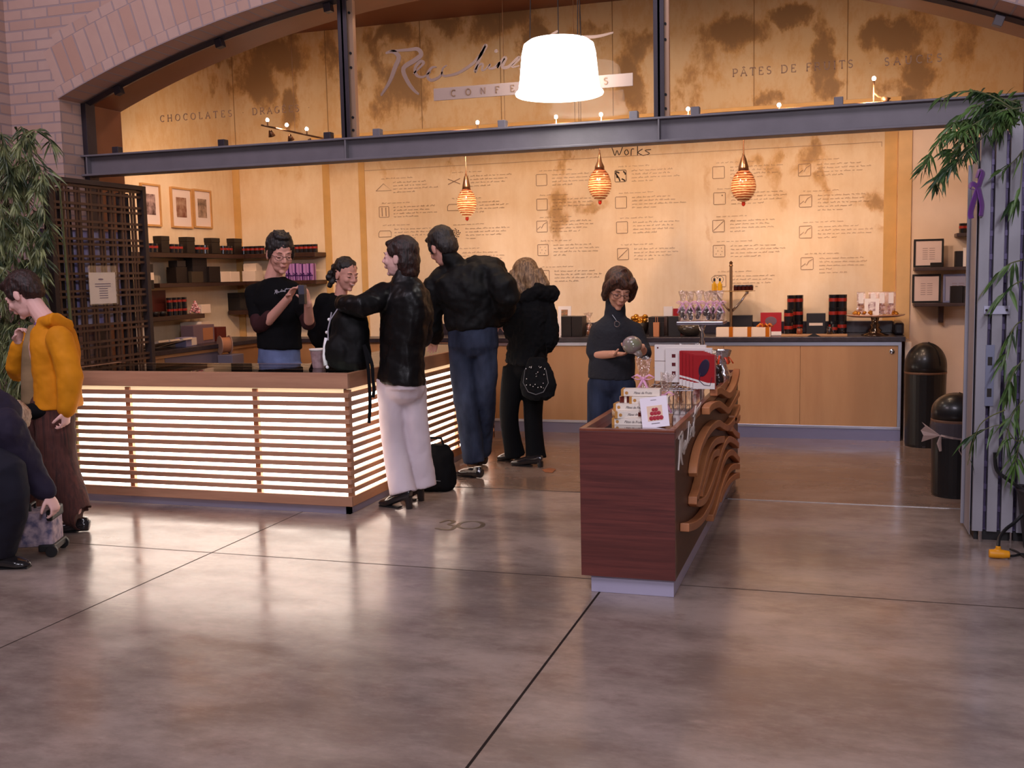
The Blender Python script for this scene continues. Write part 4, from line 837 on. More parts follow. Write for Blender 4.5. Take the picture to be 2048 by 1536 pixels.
# ---- goods on the walnut island
BOXW = mat('ivory_box', srgb(238, 226, 212), .4); BOXS = mat('gold_trim_box', srgb(196, 140, 70), .4); SEE = mat('dark_red_jelly', srgb(96, 28, 18), .25, coat=.6); INK = mat('grey_ink', srgb(104, 92, 96), .6)
def fruit_box(label, x, y, z, rz, w=.19, d=.085, h=.033, jelly=False):
    t = root('sweet_box', (x, y, z), label, 'box', 'ivory boxes stacked on the island', rz)
    MB().box(-w / 2, w / 2, -d / 2, d / 2, 0, h).build('body', BOXW, t, bevel=.0015)
    MB().box(-w / 2 - .001, -w / 2 + .012, -d / 2 - .001, d / 2 + .001, .0, h + .001).build('gold_end', BOXS, t)
    b = MB(); b.lathe([(.008, 0), (.008, .001)], (0, 0, 0), 12, M=TR(-w * .36, -d / 2 - .001, h / 2) @ Matrix.Rotation(PI / 2, 4, 'X')); b.build('seal', BOXS, t)
    b = MB(); text_mb(b, 'Pâtes de Fruits', .017, (-w * .18, -d / 2 - .001, h * .34), (1, 0, 0), (0, 0, 1), .0005, .35, space=.9); b.build('lettering', INK, t)
    if jelly: MB().box(w * .1, w / 2 + .002, -d / 2 - .002, -d / 2, .006, h - .006).build('jelly_window', SEE, t)
    return t
p = atz(1262, 851, TOPZ); zz = TOPZ; y0 = p.y + .05; x0 = p.x
for lab, dx, dy, rz, jl in [('lowest ivory sweet box in the stack on the island', 0, 0, -.03, 0), ('second lowest ivory sweet box, turned aslant to show dark red jelly', -.005, .02, .38, 1), ('middle ivory sweet box of the stack on the island', .002, .03, -.04, 0)]:
    fruit_box(lab, x0 + dx, y0 + dy, zz, rz, jelly=jl); zz += .0335
z3 = zz; fruit_box('fourth ivory sweet box up, partly hidden by the picture card', x0 + .075, y0 + .05, z3, .06); o = root('sweet_box', (x0 - .045, y0 + .07, z3), 'small dark open box at the left of the stack below the topmost box', 'box', None, .05); MB().box(-.03, .03, -.035, .035, 0, .033).build('body', SEE, o, bevel=.002); MB().box(-.006, .006, -.036, .036, 0, .034).build('white_strip', BOXW, o)
fruit_box('topmost ivory sweet box of the stack on the island', x0 + .03, y0 + .07, z3 + .0345, .08)
p = atz(1322, 850, TOPZ)
o = root('sweet_box', (p.x - .01, p.y + .10, TOPZ), 'tan wooden sweet box lying behind the picture card', 'box', None, .1); MB().box(-.06, .05, -.06, .06, 0, .035).build('body', mat('tan_box', srgb(196, 140, 100), .5), o, bevel=.002)
a = at(1284, 850, y0 - .09); c = at(1341, 850, y0 - .09); t = root('picture_card', ((a.x + c.x) / 2, y0 - .09, TOPZ), 'white picture card of red fruit leaning on the stacked sweet boxes', 'card', None, -.02)
M = Matrix.Rotation(-.22, 4, 'X') @ Matrix.Rotation(-.14, 4, 'Y'); MB().box(-.066, .066, -.001, .002, .0, .148, M).build('card', mat('bright_card', srgb(246, 236, 244), .5), t)
MB().box(-.036, .038, -.0025, -.001, .032, .105, M).build('photo_ground', mat('peach_photo', srgb(240, 206, 176), .4), t)
b = MB(); [b.ell((-.018 + .016 * k, -.003, .045), (.011, .001, .011)) for k in range(4)]; [b.ell((-.012 + .016 * k, -.003, .068), (.011, .001, .010)) for k in range(3)]; [b.ell((-.004 + .014 * k, -.003, .086), (.009, .001, .009)) for k in range(2)]
for v in b.v: v[:] = (M @ v)[:]
b.build('fruit_picture', mat('red_fruit', srgb(176, 40, 56), .4), t, smooth=True)
b = MB(); b.box(-.02, .02, -.0025, -.001, .018, .021); b.box(-.014, .014, -.0025, -.001, .132, .134); 
for v in b.v: v[:] = (M @ v)[:]
b.build('lettering', INK, t)
p = atz(1288, 790, TOPZ); cello_bundle('sweet_bag', 'taller cellophane bag of almond sweets with pink bow behind the sweet boxes', (at(1288, 770, 5.25).x, 5.25, TOPZ), .045, .31, BRNBAG, PINK, .66)
cello_bundle('sweet_bag', 'shorter tilted cellophane bag with pink bow beside the wire book rack', (at(1318, 775, 5.3).x, 5.30, TOPZ), .045, .23, BRNBAG, PINK, .5, lean=.2)
# wire rack with books
RKY = 6.0
p0 = atz(1330, 792, TOPZ)
wr = root('wire_rack', (-.93, 6.1, TOPZ), 'chrome wire book rack standing on the walnut island', 'rack')
b = MB()
for k in range(9): x = -.17 + k * .035; b.tube([(x, -.18, .0), (x, -.18, .075), (x, -.16, .06), (x, .22, .06), (x, .24, .16)], .0028, 6)
for y, z in ((-.18, .07), (-.0, .06), (.2, .06), (.24, .16)): b.tube([(-.18, y, z), (.12, y, z)], .0028, 6)
b.build('wires', CHROME, wr)
b = MB()
for x in (-.17, .11):
    for y in (-.18, .2): b.tube([(x, y, 0), (x, y, .06)], .004, 6)
b.build('feet', CHROME, wr)
def bookat(label, px0, px1, pyt, Y, z0, th, m_, art=None, rz=-.08, grp=None, h=None):
    a = at(px0, pyt, Y); c = at(px1, pyt, Y); w = (c.x - a.x) / 2; h = h or ((a.z + c.z) / 2 - z0)
    t = root('book', ((a.x + c.x) / 2, Y, z0), label, 'book', grp, rz); MB().box(-w, w, 0, .003, 0, h).build('cover', m_, t, bevel=.001); MB().box(-w + .003, w - .003, .003, th, .003, h - .003).build('pages', mat('page_block', srgb(236, 220, 210), .7), t); MB().box(-w, w, th, th + .003, 0, h).build('back_cover', m_, t)
    if art: art(t, w, h)
    return t
zr = TOPZ + .065
def squares(t, w, h):
    b = MB()
    for r_ in range(3):
        for c_ in range(3): x = -w * .72 + c_ * w * .45; z = h * (.72 - .25 * r_); b.box(x, x + w * .16, -.0015, 0, z, z + h * .1)
    b.build('cover_squares', mat('maroon_print', srgb(96, 24, 30), .5), t)
def board(t, w, h):
    b = MB(); b.box(-w, -w * .55, -.0015, 0, h * .55, h * .56); b.box(-w * .9, -w * .84, -.0015, 0, h * .9, h * .94); b.build('cover_lines', mat('maroon_print', srgb(96, 24, 30), .5), t)
bookat('wide white book rearmost in the wire rack', 1308, 1412, 690, 6.27, zr + .02, .02, WHITE, board)
bookat('white book with rows of maroon squares in the wire rack', 1330, 1424, 696, 6.20, zr + .02, .02, WHITE, squares)
def pod(t, w, h):
    b = MB(); b.ell((-.0, -.002, h * .62), (w * .45, .002, h * .27), Matrix.Rotation(.35, 3, 'Y')); b.tube([(-w * .3, -.002, h * .5), (-w * .45, -.002, h * .25), (0, -.002, h * .12), (w * .55, -.002, h * .1), (w * .75, -.002, h * .35)], .003, 5, flat=(1, .5)); b.build('cover_picture', mat('dark_pod', srgb(48, 36, 60), .35), t, smooth=True)
    b = MB(); b.box(-w, w, -.0015, 0, 0, h * .18); b.prism([(-w, h * .3), (w, h * .12), (w, h * .06), (-w, h * .24)], -.002, -.0005, 'y'); b.build('cover_band', WHITE, t)
for i in range(5):
    k = 4 - i; bookat(ordl(i, 5, 'red pod-cover cookbooks in the wire rack').replace('leftmost', 'rearmost').replace('rightmost', 'frontmost').replace('from left', 'from the back'), 1358 + i * 7, 1408 + i * 5.5, 702 + i * 2.0, 6.12 - i * .045, zr + .012, .026, REDC, pod, rz=-.12, grp='red cookbooks in the wire rack')
# things behind the rack
p = at(1440, 700, 6.9)
t = root('foil_parcel', (p.x + .0, 7.0, TOPZ), 'silver and red foil parcel with orange ribbon behind the cookbooks', 'parcel'); b = MB(); b.lathe([(.05, 0), (.06, .05), (.04, .10), (.03, .13)], (0, 0, 0), 12)
b.build('body', SILV, t); b = MB()
for k in range(7): a = k * .9; b.tube([(0, 0, .12), (.05 * math.cos(a), .05 * math.sin(a), .17 + .02 * (k % 2)), (.075 * math.cos(a), .07 * math.sin(a), .13)], .010, 5, flat=(1, .4))
b.build('ribbon', mat('orange_red_ribbon', srgb(226, 70, 30), .2, coat=.6), t, smooth=True); b = MB(); b.lathe([(.03, .12), (.06, .2), (.065, .22)], (0, 0, 0), 9, cap=False); b.build('foil_top', SILV, t)
cello_bundle('sweet_bag', 'gold cellophane bag behind the wide white book', (at(1360, 700, 6.8).x, 6.8, TOPZ), .05, .27, GOLD, None, .6)
cello_bundle('sweet_bag', 'cellophane bag of red sweets under the silver tray', (at(1388, 700, 6.9).x, 6.95, TOPZ), .05, .26, mat('red_sweets', srgb(170, 50, 40), .3), None, .6)
t = root('chocolate_figure', (at(1444, 745, 6.95).x, 6.75, TOPZ), 'small glossy dark chocolate figure with pointed ears behind the cookbooks', 'figure'); b = MB(); b.ell((0, 0, .05), (.035, .03, .05)); b.ell((0, -.01, .115), (.026, .026, .026)); [b.tube([(s_ * .015, -.01, .13), (s_ * .02, -.01, .155)], [.010, .002], 6) for s_ in (-1, 1)]; b.tube([(-.03, .01, .02), (-.055, .01, .08), (-.04, .01, .13)], [.01, .009, .006], 7)
o = b.build('figure_body', mat('glossy_dark_chocolate', (.02, .012, .01), .15, coat=.5), t, remesh=.006, sm=2)
# silver tray on a post with chocolate lollipop bags
p = at(1404, 648, 7.15); zt = p.z - TOPZ
t = root('tray_stand', (p.x, 7.15, TOPZ), 'square silver tray raised on a beaded chrome post at the far end of the island', 'stand')
MB().box(-.155, .155, -.13, .13, zt, zt + .022).build('tray', mat('silver_tray', srgb(176, 170, 180), .25, .9), t, bevel=.004)
MB().lathe([(.07, 0), (.07, .01), (.02, .02)] + [(.012 + .009 * (k % 2), .03 + k * (zt - .03) / 14) for k in range(14)] + [(.03, zt)], (0, 0, 0), 14).build('post', CHROME, t, smooth=True)
for i, (px_, dy) in enumerate([(1366, .03), (1381, -.05), (1398, .06), (1414, -.05), (1428, .05), (1440, -.04)]):
    q = at(px_, 640, 7.15 + dy); cello_bundle('sweet_bag', ordl(i, 6, 'cellophane bags with pink bows on the silver tray'), (q.x, 7.15 + dy, TOPZ + zt + .023), .034, .20, CHOC, PINK, .58)['group'] = 'pink bowed bags on the silver tray'
# ---- between customers on the side counter
p = at(866, 690, 7.4); t = root('display_box', (-3.25, 7.45, .905), 'dark box with pink sweets on the side counter between the customers', 'box'); MB().box(-.1, .1, -.09, .09, 0, .07).build('body', BXD, t, bevel=.003); b = MB(); [b.ell((random.uniform(-.08, .08), random.uniform(-.07, .07), .075), (.014, .014, .012), None, 7, 5) for _ in range(26)]; q = b.build('sweets', mat('pink_sweets', srgb(200, 140, 140), .4), t, smooth=True); q['kind'] = 'stuff'
t = root('paper_cup', (at(638, 740, 6.3).x, 6.3, .904), 'pinkish patterned tin cup with pale rim on the counter beside the backpack', 'cup'); hh = at(638, 697, 6.3).z - .904
MB().lathe([(.040, 0), (.042, .01), (.055, hh - .012)], (0, 0, 0), 22).build('cup_body', mat('mauve_patterned', srgb(140, 110, 112), .5, col2=srgb(176, 146, 146), scale=(30, 30, 30)), t); MB().lathe([(.056, hh - .014), (.062, hh - .006), (.06, hh), (.052, hh - .004)], (0, 0, 0), 22).build('rim', WHITE, t, smooth=True)
# ------------------------------------------------------------------ people
SKIN = mat('skin', srgb(222, 164, 146), .5, var=.05, spec=.3); SKINP = mat('pale_skin', srgb(230, 184, 174), .5, var=.04, spec=.3); SKINT = mat('tan_skin', srgb(206, 148, 120), .5, var=.04, spec=.3)
def hairm(name, c, c2):
    if name in MC: return MC[name]
    m, nt, b = _nodes(name); g = N(nt, 'ShaderNodeTexCoord').outputs['Object']; a, _ = nz(nt, g, (90, 90, 14), 4, .6)
    L(nt, mix_col(nt, smooth(nt, a, .35, .65), c, c2), b.inputs['Base Color']); b.inputs['Roughness'].default_value = .42
    bp = N(nt, 'ShaderNodeBump', i_Strength=.8, i_Distance=.01); L(nt, a, bp.inputs['Height']); L(nt, bp.outputs[0], b.inputs['Normal']); MC[name] = m; return m
H_BLACK = hairm('black_hair', (.010, .008, .008), (.03, .022, .02)); H_BROWN = hairm('dark_brown_hair', srgb(22, 13, 11), srgb(58, 32, 27)); H_BOB = hairm('brown_hair_with_highlights', srgb(28, 15, 12), srgb(96, 56, 38)); H_BLOND = hairm('blonde_hair', srgb(104, 78, 56), srgb(176, 140, 102)); H_FAIR = hairm('fair_hair', srgb(150, 120, 100), srgb(200, 170, 140))
LIPS = mat('lips', srgb(160, 84, 84), .4); EYEW = mat('eye_white', (.7, .68, .66), .2); EYED = mat('eye_dark', (.02, .012, .01), .15); BROW = mat('eyebrow', (.03, .02, .015), .7)
TEXW = bpy.data.textures.new('wrinkle', 'CLOUDS'); TEXW.noise_scale = 0.11; TEXW.noise_depth = 2
TEXF = bpy.data.textures.new('fluff', 'CLOUDS'); TEXF.noise_scale = 0.03; TEXF.noise_depth = 3
def basis(f, u):
    f = Vector(f).normalized(); u = Vector(u); r = f.cross(u).normalized(); u = r.cross(f).normalized()
    return Matrix((r, f, u)).transposed()
class Head:
    def __init__(s, C, f, u=(0, 0, 1), sc=1.0): s.C = Vector(C); s.M = basis(f, u); s.s = sc
    def p(s, x, y, z): return s.C + s.M @ Vector((x, y, z)) * s.s
    def e(s, mb, c, r, rot=None): mb.ell(s.p(*c), [v * s.s for v in r], s.M if rot is None else s.M @ rot, 16, 11)
    def t(s, mb, pts, r, n=8, flat=None): mb.tube([s.p(*q) for q in pts], [v * s.s for v in (r if isinstance(r, (list, tuple)) else [r] * len(pts))], n, flat)
def face(mb, h, fem=False):
    h.e(mb, (0, -.012, .034), (.073, .092, .084)); h.e(mb, (0, .020, -.018), (.060, .070, .088)); h.e(mb, (0, .030, -.072), (.046 if not fem else .042, .046, .040)); h.e(mb, (0, .068, -.096), (.019, .014, .014))
    h.t(mb, [(0, .082, .018), (0, .098, -.004), (0, .108, -.026), (0, .094, -.036)], [.007, .008, .0105, .008]); 
    for s_ in (-1, 1):
        h.e(mb, (s_ * .011, .095, -.030), (.008, .010, .007)); h.e(mb, (s_ * .034, .062, -.028), (.022, .022, .022)); h.e(mb, (s_ * .028, .076, .022), (.020, .012, .008)); h.e(mb, (s_ * .073, -.006, -.012), (.008, .019, .031)); h.e(mb, (s_ * .031, .070, .001), (.015, .014, .010))
    h.e(mb, (0, .086, -.055), (.022, .012, .014))
def features(t, h, smile=False, closed=True, brow=BROW, lips=LIPS):
    b = MB()
    w = .026 if smile else .020
    h.t(b, [(-w, .084, -.056 + (.007 if smile else 0)), (-w * .5, .0945, -.057), (0, .098, -.057), (w * .5, .0945, -.057), (w, .084, -.056 + (.007 if smile else 0))], [.0015, .003, .0035, .003, .0015], 8, flat=(1, 1)); b.build('lips', lips, t, smooth=True)
    if smile:
        b = MB(); h.t(b, [(-w * .7, .096, -.054), (0, .103, -.056), (w * .7, .096, -.054)], [.001, .003, .001], 6); b.build('teeth', WHITE, t, smooth=True)
    for s_ in (-1, 1):
        b = MB(); h.e(b, (s_ * .031, .0765, .000), (.0125, .009, .0075)); o = b.build('eye', EYEW if not closed else SKIN, t, smooth=True)
        b = MB(); h.e(b, (s_ * .031, .0845, -.001), (.0055, .0025, .0055)) if not closed else None
        h.t(b, [(s_ * .019, .082, -.003), (s_ * .031, .0862, -.005 if closed else .006), (s_ * .044, .078, -.003)], [.0015, .0022, .0015], 6); b.build('lashes', EYED, o, smooth=True)
        b = MB(); h.t(b, [(s_ * .016, .089, .022), (s_ * .031, .090, .027), (s_ * .047, .076, .022)], [.0016, .0022, .0012], 6); b.build('eyebrow', brow, t, smooth=True)
def glasses(t, h, col=BXD):
    b = MB()
    for s_ in (-1, 1):
        b.tube([h.p(s_ * .033 + .024 * math.cos(a), .101 - abs(.018 * math.cos(a)) * .5, -.003 + .015 * math.sin(a)) for a in [2 * PI * k / 18 for k in range(18)]], .0014, 6, closed=True)
        h.t(b, [(s_ * .056, .092, .002), (s_ * .072, .04, .004), (s_ * .079, -.005, .002)], .0016, 6)
    h.t(b, [(-.009, .1, .003), (0, .105, .005), (.009, .1, .003)], .0016, 6); b.build('glasses', col, t, smooth=True)
def hand(mb, W, d, n, t, curl=.5, sc=1.0, thumb=.4):
    W = Vector(W); d = Vector(d).normalized(); n = Vector(n); n = (n - d * n.dot(d)).normalized(); tt = Vector(t); tt = tt - d * tt.dot(d) - n * tt.dot(n); tt.normalize()
    M = Matrix((tt, d, n)).transposed()
    mb.ell(W + d * .045 * sc, (.040 * sc, .055 * sc, .016 * sc), M, 14, 9); mb.tube([W - d * .03 * sc, W + d * .03 * sc], [.026 * sc, .027 * sc], 10, flat=(1, .75), side=tt)
    for i, (o_, l) in enumerate([(.029, .072), (.010, .080), (-.010, .075), (-.028, .060)]):
        p = W + tt * o_ * sc + d * .082 * sc; pts = [p - d * .02 * sc, p]; a = curl * (.75 + .12 * i); ang = 0
        for seg in (.45, .32, .23):
            ang += a; v = d * math.cos(ang) + n * math.sin(ang) + tt * (o_ * 1.2); p = p + v.normalized() * l * seg * sc; pts.append(p)
        mb.tube(pts, [.0088 * sc, .0086 * sc, .0080 * sc, .0072 * sc, .0058 * sc], 8)
    p = W + tt * .026 * sc + d * .022 * sc; pts = [p]
    for k, (a_, b_, c_) in enumerate([(.75, .6, .25), (.45, .8, .3 + thumb), (.15, .8, .35 + thumb)]):
        v = (tt * a_ + d * b_ + n * c_).normalized(); p = p + v * (.034, .03, .026)[k] * sc; pts.append(p)
    mb.tube(pts, [.013 * sc, .0115 * sc, .0098 * sc, .0075 * sc], 8)
def limb(mb, pts, rs, n=14, side=None, k=3): 
    P_ = crv([tuple(p) + ((r if not isinstance(r, tuple) else r[0]),) for p, r in zip(pts, rs)], k)
    mb.tube([Vector(q[:3]) for q in P_], [q[3] for q in P_], n, side=side)
    mb.ell(P_[0][:3], [P_[0][3] * .98] * 3); mb.ell(P_[-1][:3], [P_[-1][3] * .98] * 3)
def torso(mb, pts, wd, side, n=22, k=3):
    P_ = crv([tuple(p) + tuple(w) for p, w in zip(pts, wd)], k)
    mb.tube([Vector(q[:3]) for q in P_], [(q[3], q[4]) for q in P_], n, side=side)
def shoe(t, heel, toe, w=.045, h=.07, m_=None, heelh=0.0, name='shoe', nose=.6):
    heel = Vector(heel); toe = Vector(toe); d = (toe - heel); Lg = d.length; d.normalize(); s_ = Vector((0, 0, 1)).cross(d)
    b = MB(); hh = heelh
    b.tube([heel + Vector((0, 0, hh + .035)) + d * .005, heel + Vector((0, 0, hh + .04)) + d * .03, heel + Vector((0, 0, .038 + hh * .5)) + d * Lg * .45, heel + Vector((0, 0, .030)) + d * Lg * .75, toe + Vector((0, 0, .022)) - d * .02, toe + Vector((0, 0, .018))], [(.028, .034), (w * .8, .038), (w * .85, .036), (w, .028), (w * nose, .020), (w * .2, .010)], 14, side=s_)
    if not heelh: b.tube([heel + Vector((0, 0, hh + .03)) + d * .04, heel + Vector((0, 0, hh + .085)) + d * .045], [(.032, .036), (.030, .034)], 12, side=s_)
    o = b.build(name, m_ or BLACKSHOE, t, remesh=.007, sm=2)
    if heelh:
        b = MB(); b.tube([heel + d * .02 + Vector((0, 0, 0)), heel + d * .025 + Vector((0, 0, hh + .02))], [.022, .028], 10); b.build('heel', m_ or BLACKSHOE, o)
        for v in b.v: pass
    b = MB(); b.tube([heel + d * Lg * .35 + Vector((0, 0, .006 + 0 * hh)), toe + Vector((0, 0, .006)) - d * .01], [(w * .75, .006), (w * .5, .006)], 10, side=s_); b.build('sole', BLACK, o)
    return o
BLACKSHOE = mat('polished_black_leather', (.014, .012, .013), .18, coat=.6)
LEATH = mat('black_leather', (.006, .0055, .006), .40, var=.2, spec=.3, coat=.03, bump=.25, bscale=22); BLACKC = mat('black_cloth', (.006, .006, .007), .9, spec=.12); BLKSHINY = mat('black_nylon', (.005, .005, .0055), .62, spec=.22, bump=.3, bscale=14)
JEANS = mat('blue_denim', srgb(30, 34, 48), .9, spec=.15, col2=srgb(56, 64, 84), scale=(9, 9, 3), bump=.2, bscale=30); JEANL = mat('light_denim', srgb(98, 112, 152), .85, var=.2, scale=(10, 10, 5)); WHITEP = mat('white_trousers', srgb(214, 200, 206), .8, bump=.25, bscale=9)
YEL = mat('yellow_windbreaker', srgb(214, 136, 20), .72, var=.1, spec=.25, scale=(5, 5, 5), bump=.35, bscale=12); BRST = wood_mat('brown_striped_cloth', srgb(92, 50, 42), srgb(44, 26, 26), 'Z', 1.0, .9, stretch=60); PURC = mat('dark_purple_coat', srgb(30, 22, 44), .85, bump=.3, bscale=16); NAVY = mat('navy_trousers', srgb(20, 19, 34), .9)
FURB = mat('black_fur', (.008, .008, .009), .9, spec=.15); GREYK = mat('charcoal_knit', srgb(34, 34, 40), .85, bump=.4, bscale=60)

def person(label, base):
    return root('person', base, label, 'person', None, world=True)

# --- customer in black leather jacket and white trousers
t = person('person in black leather jacket and white trousers leaning on the counter with a backpack', (-2.74, 6.25, 0))
Y = 6.27
hc = at(800, 515, Y); h = Head(hc, (-.99, .02, .04), sc=1.10)
b = MB(); face(b, h, True); nb = at(812, 562, Y); b.tube([h.p(0, -.02, -.06), nb], [.048, .055], 12)
pel = at(802, 770, Y); ch = at(806, 640, Y); side = Vector((.55, .83, 0)).normalized(); side = Vector((.75, -.66, 0)).normalized()
torso(b, [pel, at(804, 710, Y), ch, at(810, 590, Y), nb], [(.14, .10), (.12, .09), (.14, .10), (.13, .08), (.05, .05)], side)
Ls, Le, Lw = at(772, 590, Y - .04), at(722, 612, Y - .22), at(694, 622, Y - .10); Rs, Re, Rw = at(838, 595, Y + .08), at(846, 668, Y + .16), at(815, 700, Y + .34)
limb(b, [Ls, Le, Lw], [.045, .038, .028]); limb(b, [Rs, Re, Rw], [.045, .038, .028]); hand(b, Lw, Vector((-.6, .2, -.7)), (.3, .2, -1), (-.2, -1, 0), .5); hand(b, Rw, Vector((-.7, .6, -.4)), (0, 0, -1), (-.5, -.5, 0), .5)
lg = [[at(782, 780, Y - .03), at(788, 885, Y - .04), at(807, 976, Y - .09)], [at(826, 780, Y + .05), at(836, 885, Y + .06), at(847, 962, Y + .08)]]
for l in lg: limb(b, l, [.06, .05, .035])
b.build('body', SKINP, t, remesh=.0055, sm=2)
features(t, h, closed=True)
j = MB(); torso(j, [at(801, 766, Y), at(803, 720, Y), at(806, 680, Y), at(810, 620, Y), at(812, 580, Y), at(810, 560, Y)], [(.185, .150), (.175, .14), (.172, .145), (.21, .15), (.18, .12), (.08, .075)], side)
limb(j, [Ls, Le, at(686, 606, Y - .14)], [.088, .078, .058]); limb(j, [Rs, Re, Rw], [.085, .075, .055]); limb(j, [at(808, 566, Y), at(812, 550, Y)], [.085, .075])
j.build('jacket', LEATH, t, remesh=.011, sm=2, disp=(TEXW, .035))
tr = MB()
for l in lg: tr.tube(crv([l[0] + Vector((0, 0, .08)), l[0], l[1], l[2] + Vector((0, 0, -.035))], 3), [(.082, .095)] * 4 + [(.076, .088)] * 2 + [(.073, .084), (.074, .085), (.078, .088), (.082, .092)], 18, side=side)
tr.ell(at(803, 775, Y), (.16, .135, .12)); tr.tube([at(803, 775, Y), at(803, 755, Y)], [(.17, .135), (.165, .13)], 20, side=side); tr.build('trousers', WHITEP, t, remesh=.010, sm=2, disp=(TEXW, .014))
f1 = atz(824, 1018); shoe(t, f1, atz(758, 1012), .042, heelh=.06, name='boot'); shoe(t, atz(848, 1002), atz(800, 1000), .042, heelh=.06, name='boot')
hb = MB(); h.e(hb, (0, -.022, .045), (.086, .098, .088)); h.e(hb, (0, -.055, -.02), (.085, .068, .10)); h.e(hb, (0, -.062, -.075), (.075, .055, .07)); h.e(hb, (0, .048, .078), (.062, .035, .028)); h.e(hb, (-.070, .02, .045), (.012, .032, .042)); h.e(hb, (.070, .02, .045), (.012, .032, .042)); h.t(hb, [(.055, -.05, .05), (.065, -.06, -.03), (.05, -.06, -.13)], [.03, .03, .012]); h.t(hb, [(-.055, -.05, .05), (-.068, -.055, -.03), (-.05, -.06, -.13)], [.03, .03, .012])
hb.build('hair', H_BROWN, t, remesh=.008, sm=1, disp=(TEXF, .014))
# backpack on the counter
zc_ = .905
bp_ = root('backpack', (at(700, 740, 6.18).x, 6.2, zc_), 'black backpack with bright reflective strip standing on the counter corner', 'backpack', rz=-.35)
b = MB(); b.tube([(0, 0, .0), (0, 0, .05), (0, 0, .2), (0, 0, .34), (0, 0, .41)], [(.12, .10), (.145, .125), (.14, .12), (.12, .10), (.06, .05)], 20, side=(1, 0, 0)); b.ell((-.02, -.11, .12), (.10, .05, .11)); b.build('bag_body', BLKSHINY, bp_, remesh=.010, sm=3, disp=(TEXW, .03))
RFL = mat('reflective_strip', (.95, .95, 1), .3, emit=(.9, .92, 1), es=.9)
RFL = mat('retroreflective_tape', (1, 1, 1), .35)
b = MB(); b.tube([(-.118, -.115, .03), (-.125, -.115, .09), (-.122, -.11, .15), (-.115, -.1, .21)], .015, 6, flat=(1, .5)); b.build('reflective_strip', RFL, bp_, smooth=True)
for q in ((-.098, -.088, .33), (-.128, -.085, .245), (-.14, -.085, .15), (-.10, -.118, .02)):
    b = MB(); b.ell(q, (.011, .011, .011)); b.build('reflective_dot', RFL, bp_, smooth=True)
b = MB(); b.tube([(-.01, -.145, .38), (-.02, -.15, .33), (-.028, -.165, .27), (-.03, -.165, .20)], .0045, 6); b.tube([(.02, -.12, .40), (-.02, -.15, .33)], .004, 6); b.build('zip_cord', mat('grey_cord', srgb(170, 165, 175), .5), bp_)
b = MB()
for px_, y2 in ((738, 846), (746, 795)):
    b.tube(crv([tuple(at(728, 690, 6.0)), tuple(at(px_ - 3, 725, 5.90)), tuple(at(px_, 760, 5.865)), tuple(at(px_ + 2, (760 + y2) / 2, 5.86)), tuple(at(px_, y2, 5.86))], 5), .008, 6, flat=(1.4, .5), side=(1, 0, 0))
for v in b.v: v[:] = (RZ(.35) @ (v - Vector(bp_.location)))[:]
b.build('strap', BLACKC, bp_)

# --- tall man in black jacket and jeans
t = person('tall person in black jacket and blue jeans bending over the side counter', (-2.6, 7.3, 0)); Y = 7.3
hc = at(884, 494, Y - .02); h = Head(hc, (-.72, .50, -.42), (-.35, .1, 1), 1.2); side = Vector((.93, .36, 0)).normalized()
b = MB(); face(b, h); nb = at(922, 545, Y); b.tube([h.p(0, -.03, -.05), nb], [.058, .062], 12); pel = at(946, 670, Y)
torso(b, [pel, at(944, 625, Y), at(938, 580, Y), at(930, 550, Y), nb], [(.14, .10), (.15, .10), (.18, .11), (.17, .10), (.06, .06)], side)
Ls, Le, Lw = at(868, 580, Y - .05), at(862, 640, Y + .0), at(868, 678, Y + .12); Rs, Re, Rw = at(992, 560, Y), at(1014, 592, Y - .05), at(998, 640, Y + .2)
limb(b, [Ls, Le, Lw], [.05, .042, .032]); limb(b, [Rs, Re, Rw], [.05, .042, .032]); hand(b, Lw, (-.3, .6, -.5), (-.3, 0, -1), (0, -1, 0), .6); hand(b, Rw, (-.5, .4, -.6), (-.5, 0, -1), (0, -1, .0), .6)
lg = [[at(923, 690, Y - .02), at(932, 800, Y - .05), at(949, 908, Y - .03)], [at(967, 690, Y + .03), at(968, 800, Y + .05), at(960, 890, Y + .22)]]
for l in lg: limb(b, l, [.07, .055, .045])
b.build('body', SKIN, t, remesh=.006, sm=2); features(t, h)
j = MB(); torso(j, [at(946, 658, Y), at(945, 646, Y), at(944, 618, Y), at(938, 580, Y), at(936, 552, Y), at(930, 530, Y)], [(.185, .15), (.20, .165), (.215, .18), (.255, .20), (.235, .17), (.12, .11)], side)
j.ell(at(965, 552, Y + .05), (.19, .16, .16)); j.ell(at(893, 570, Y), (.14, .14, .15))
limb(j, [Ls, Le, at(868, 672, Y + .08)], [.10, .092, .07]); limb(j, [Rs, Re, Rw], [.115, .10, .065]); limb(j, [nb, at(908, 530, Y)], [.095, .08]); limb(j, [nb, h.p(0, -.03, -.085)], [.082, .068])
j.build('jacket', BLKSHINY, t, remesh=.012, sm=2, disp=(TEXW, .05))
tr = MB(); kk = [[.115, .112, .105, .100, .094, .088, .084, .08, .078, .077], ] 
for l in lg: p_ = crv([l[0], l[1], l[2] + Vector((0, 0, -.06))], 5); tr.tube(p_, [.104 - .0022 * i for i in range(len(p_))], 16, side=side)
tr.tube([at(946, 712, Y), at(946, 692, Y), at(946, 668, Y), at(946, 652, Y)], [(.15, .10), (.19, .14), (.19, .145), (.18, .14)], 22, side=side); tr.build('jeans', JEANS, t, remesh=.011, sm=2, disp=(TEXW, .022))
shoe(t, atz(966, 957), atz(914, 951), .05, name='shoe'); shoe(t, atz(974, 930), atz(935, 926), .05, name='shoe')
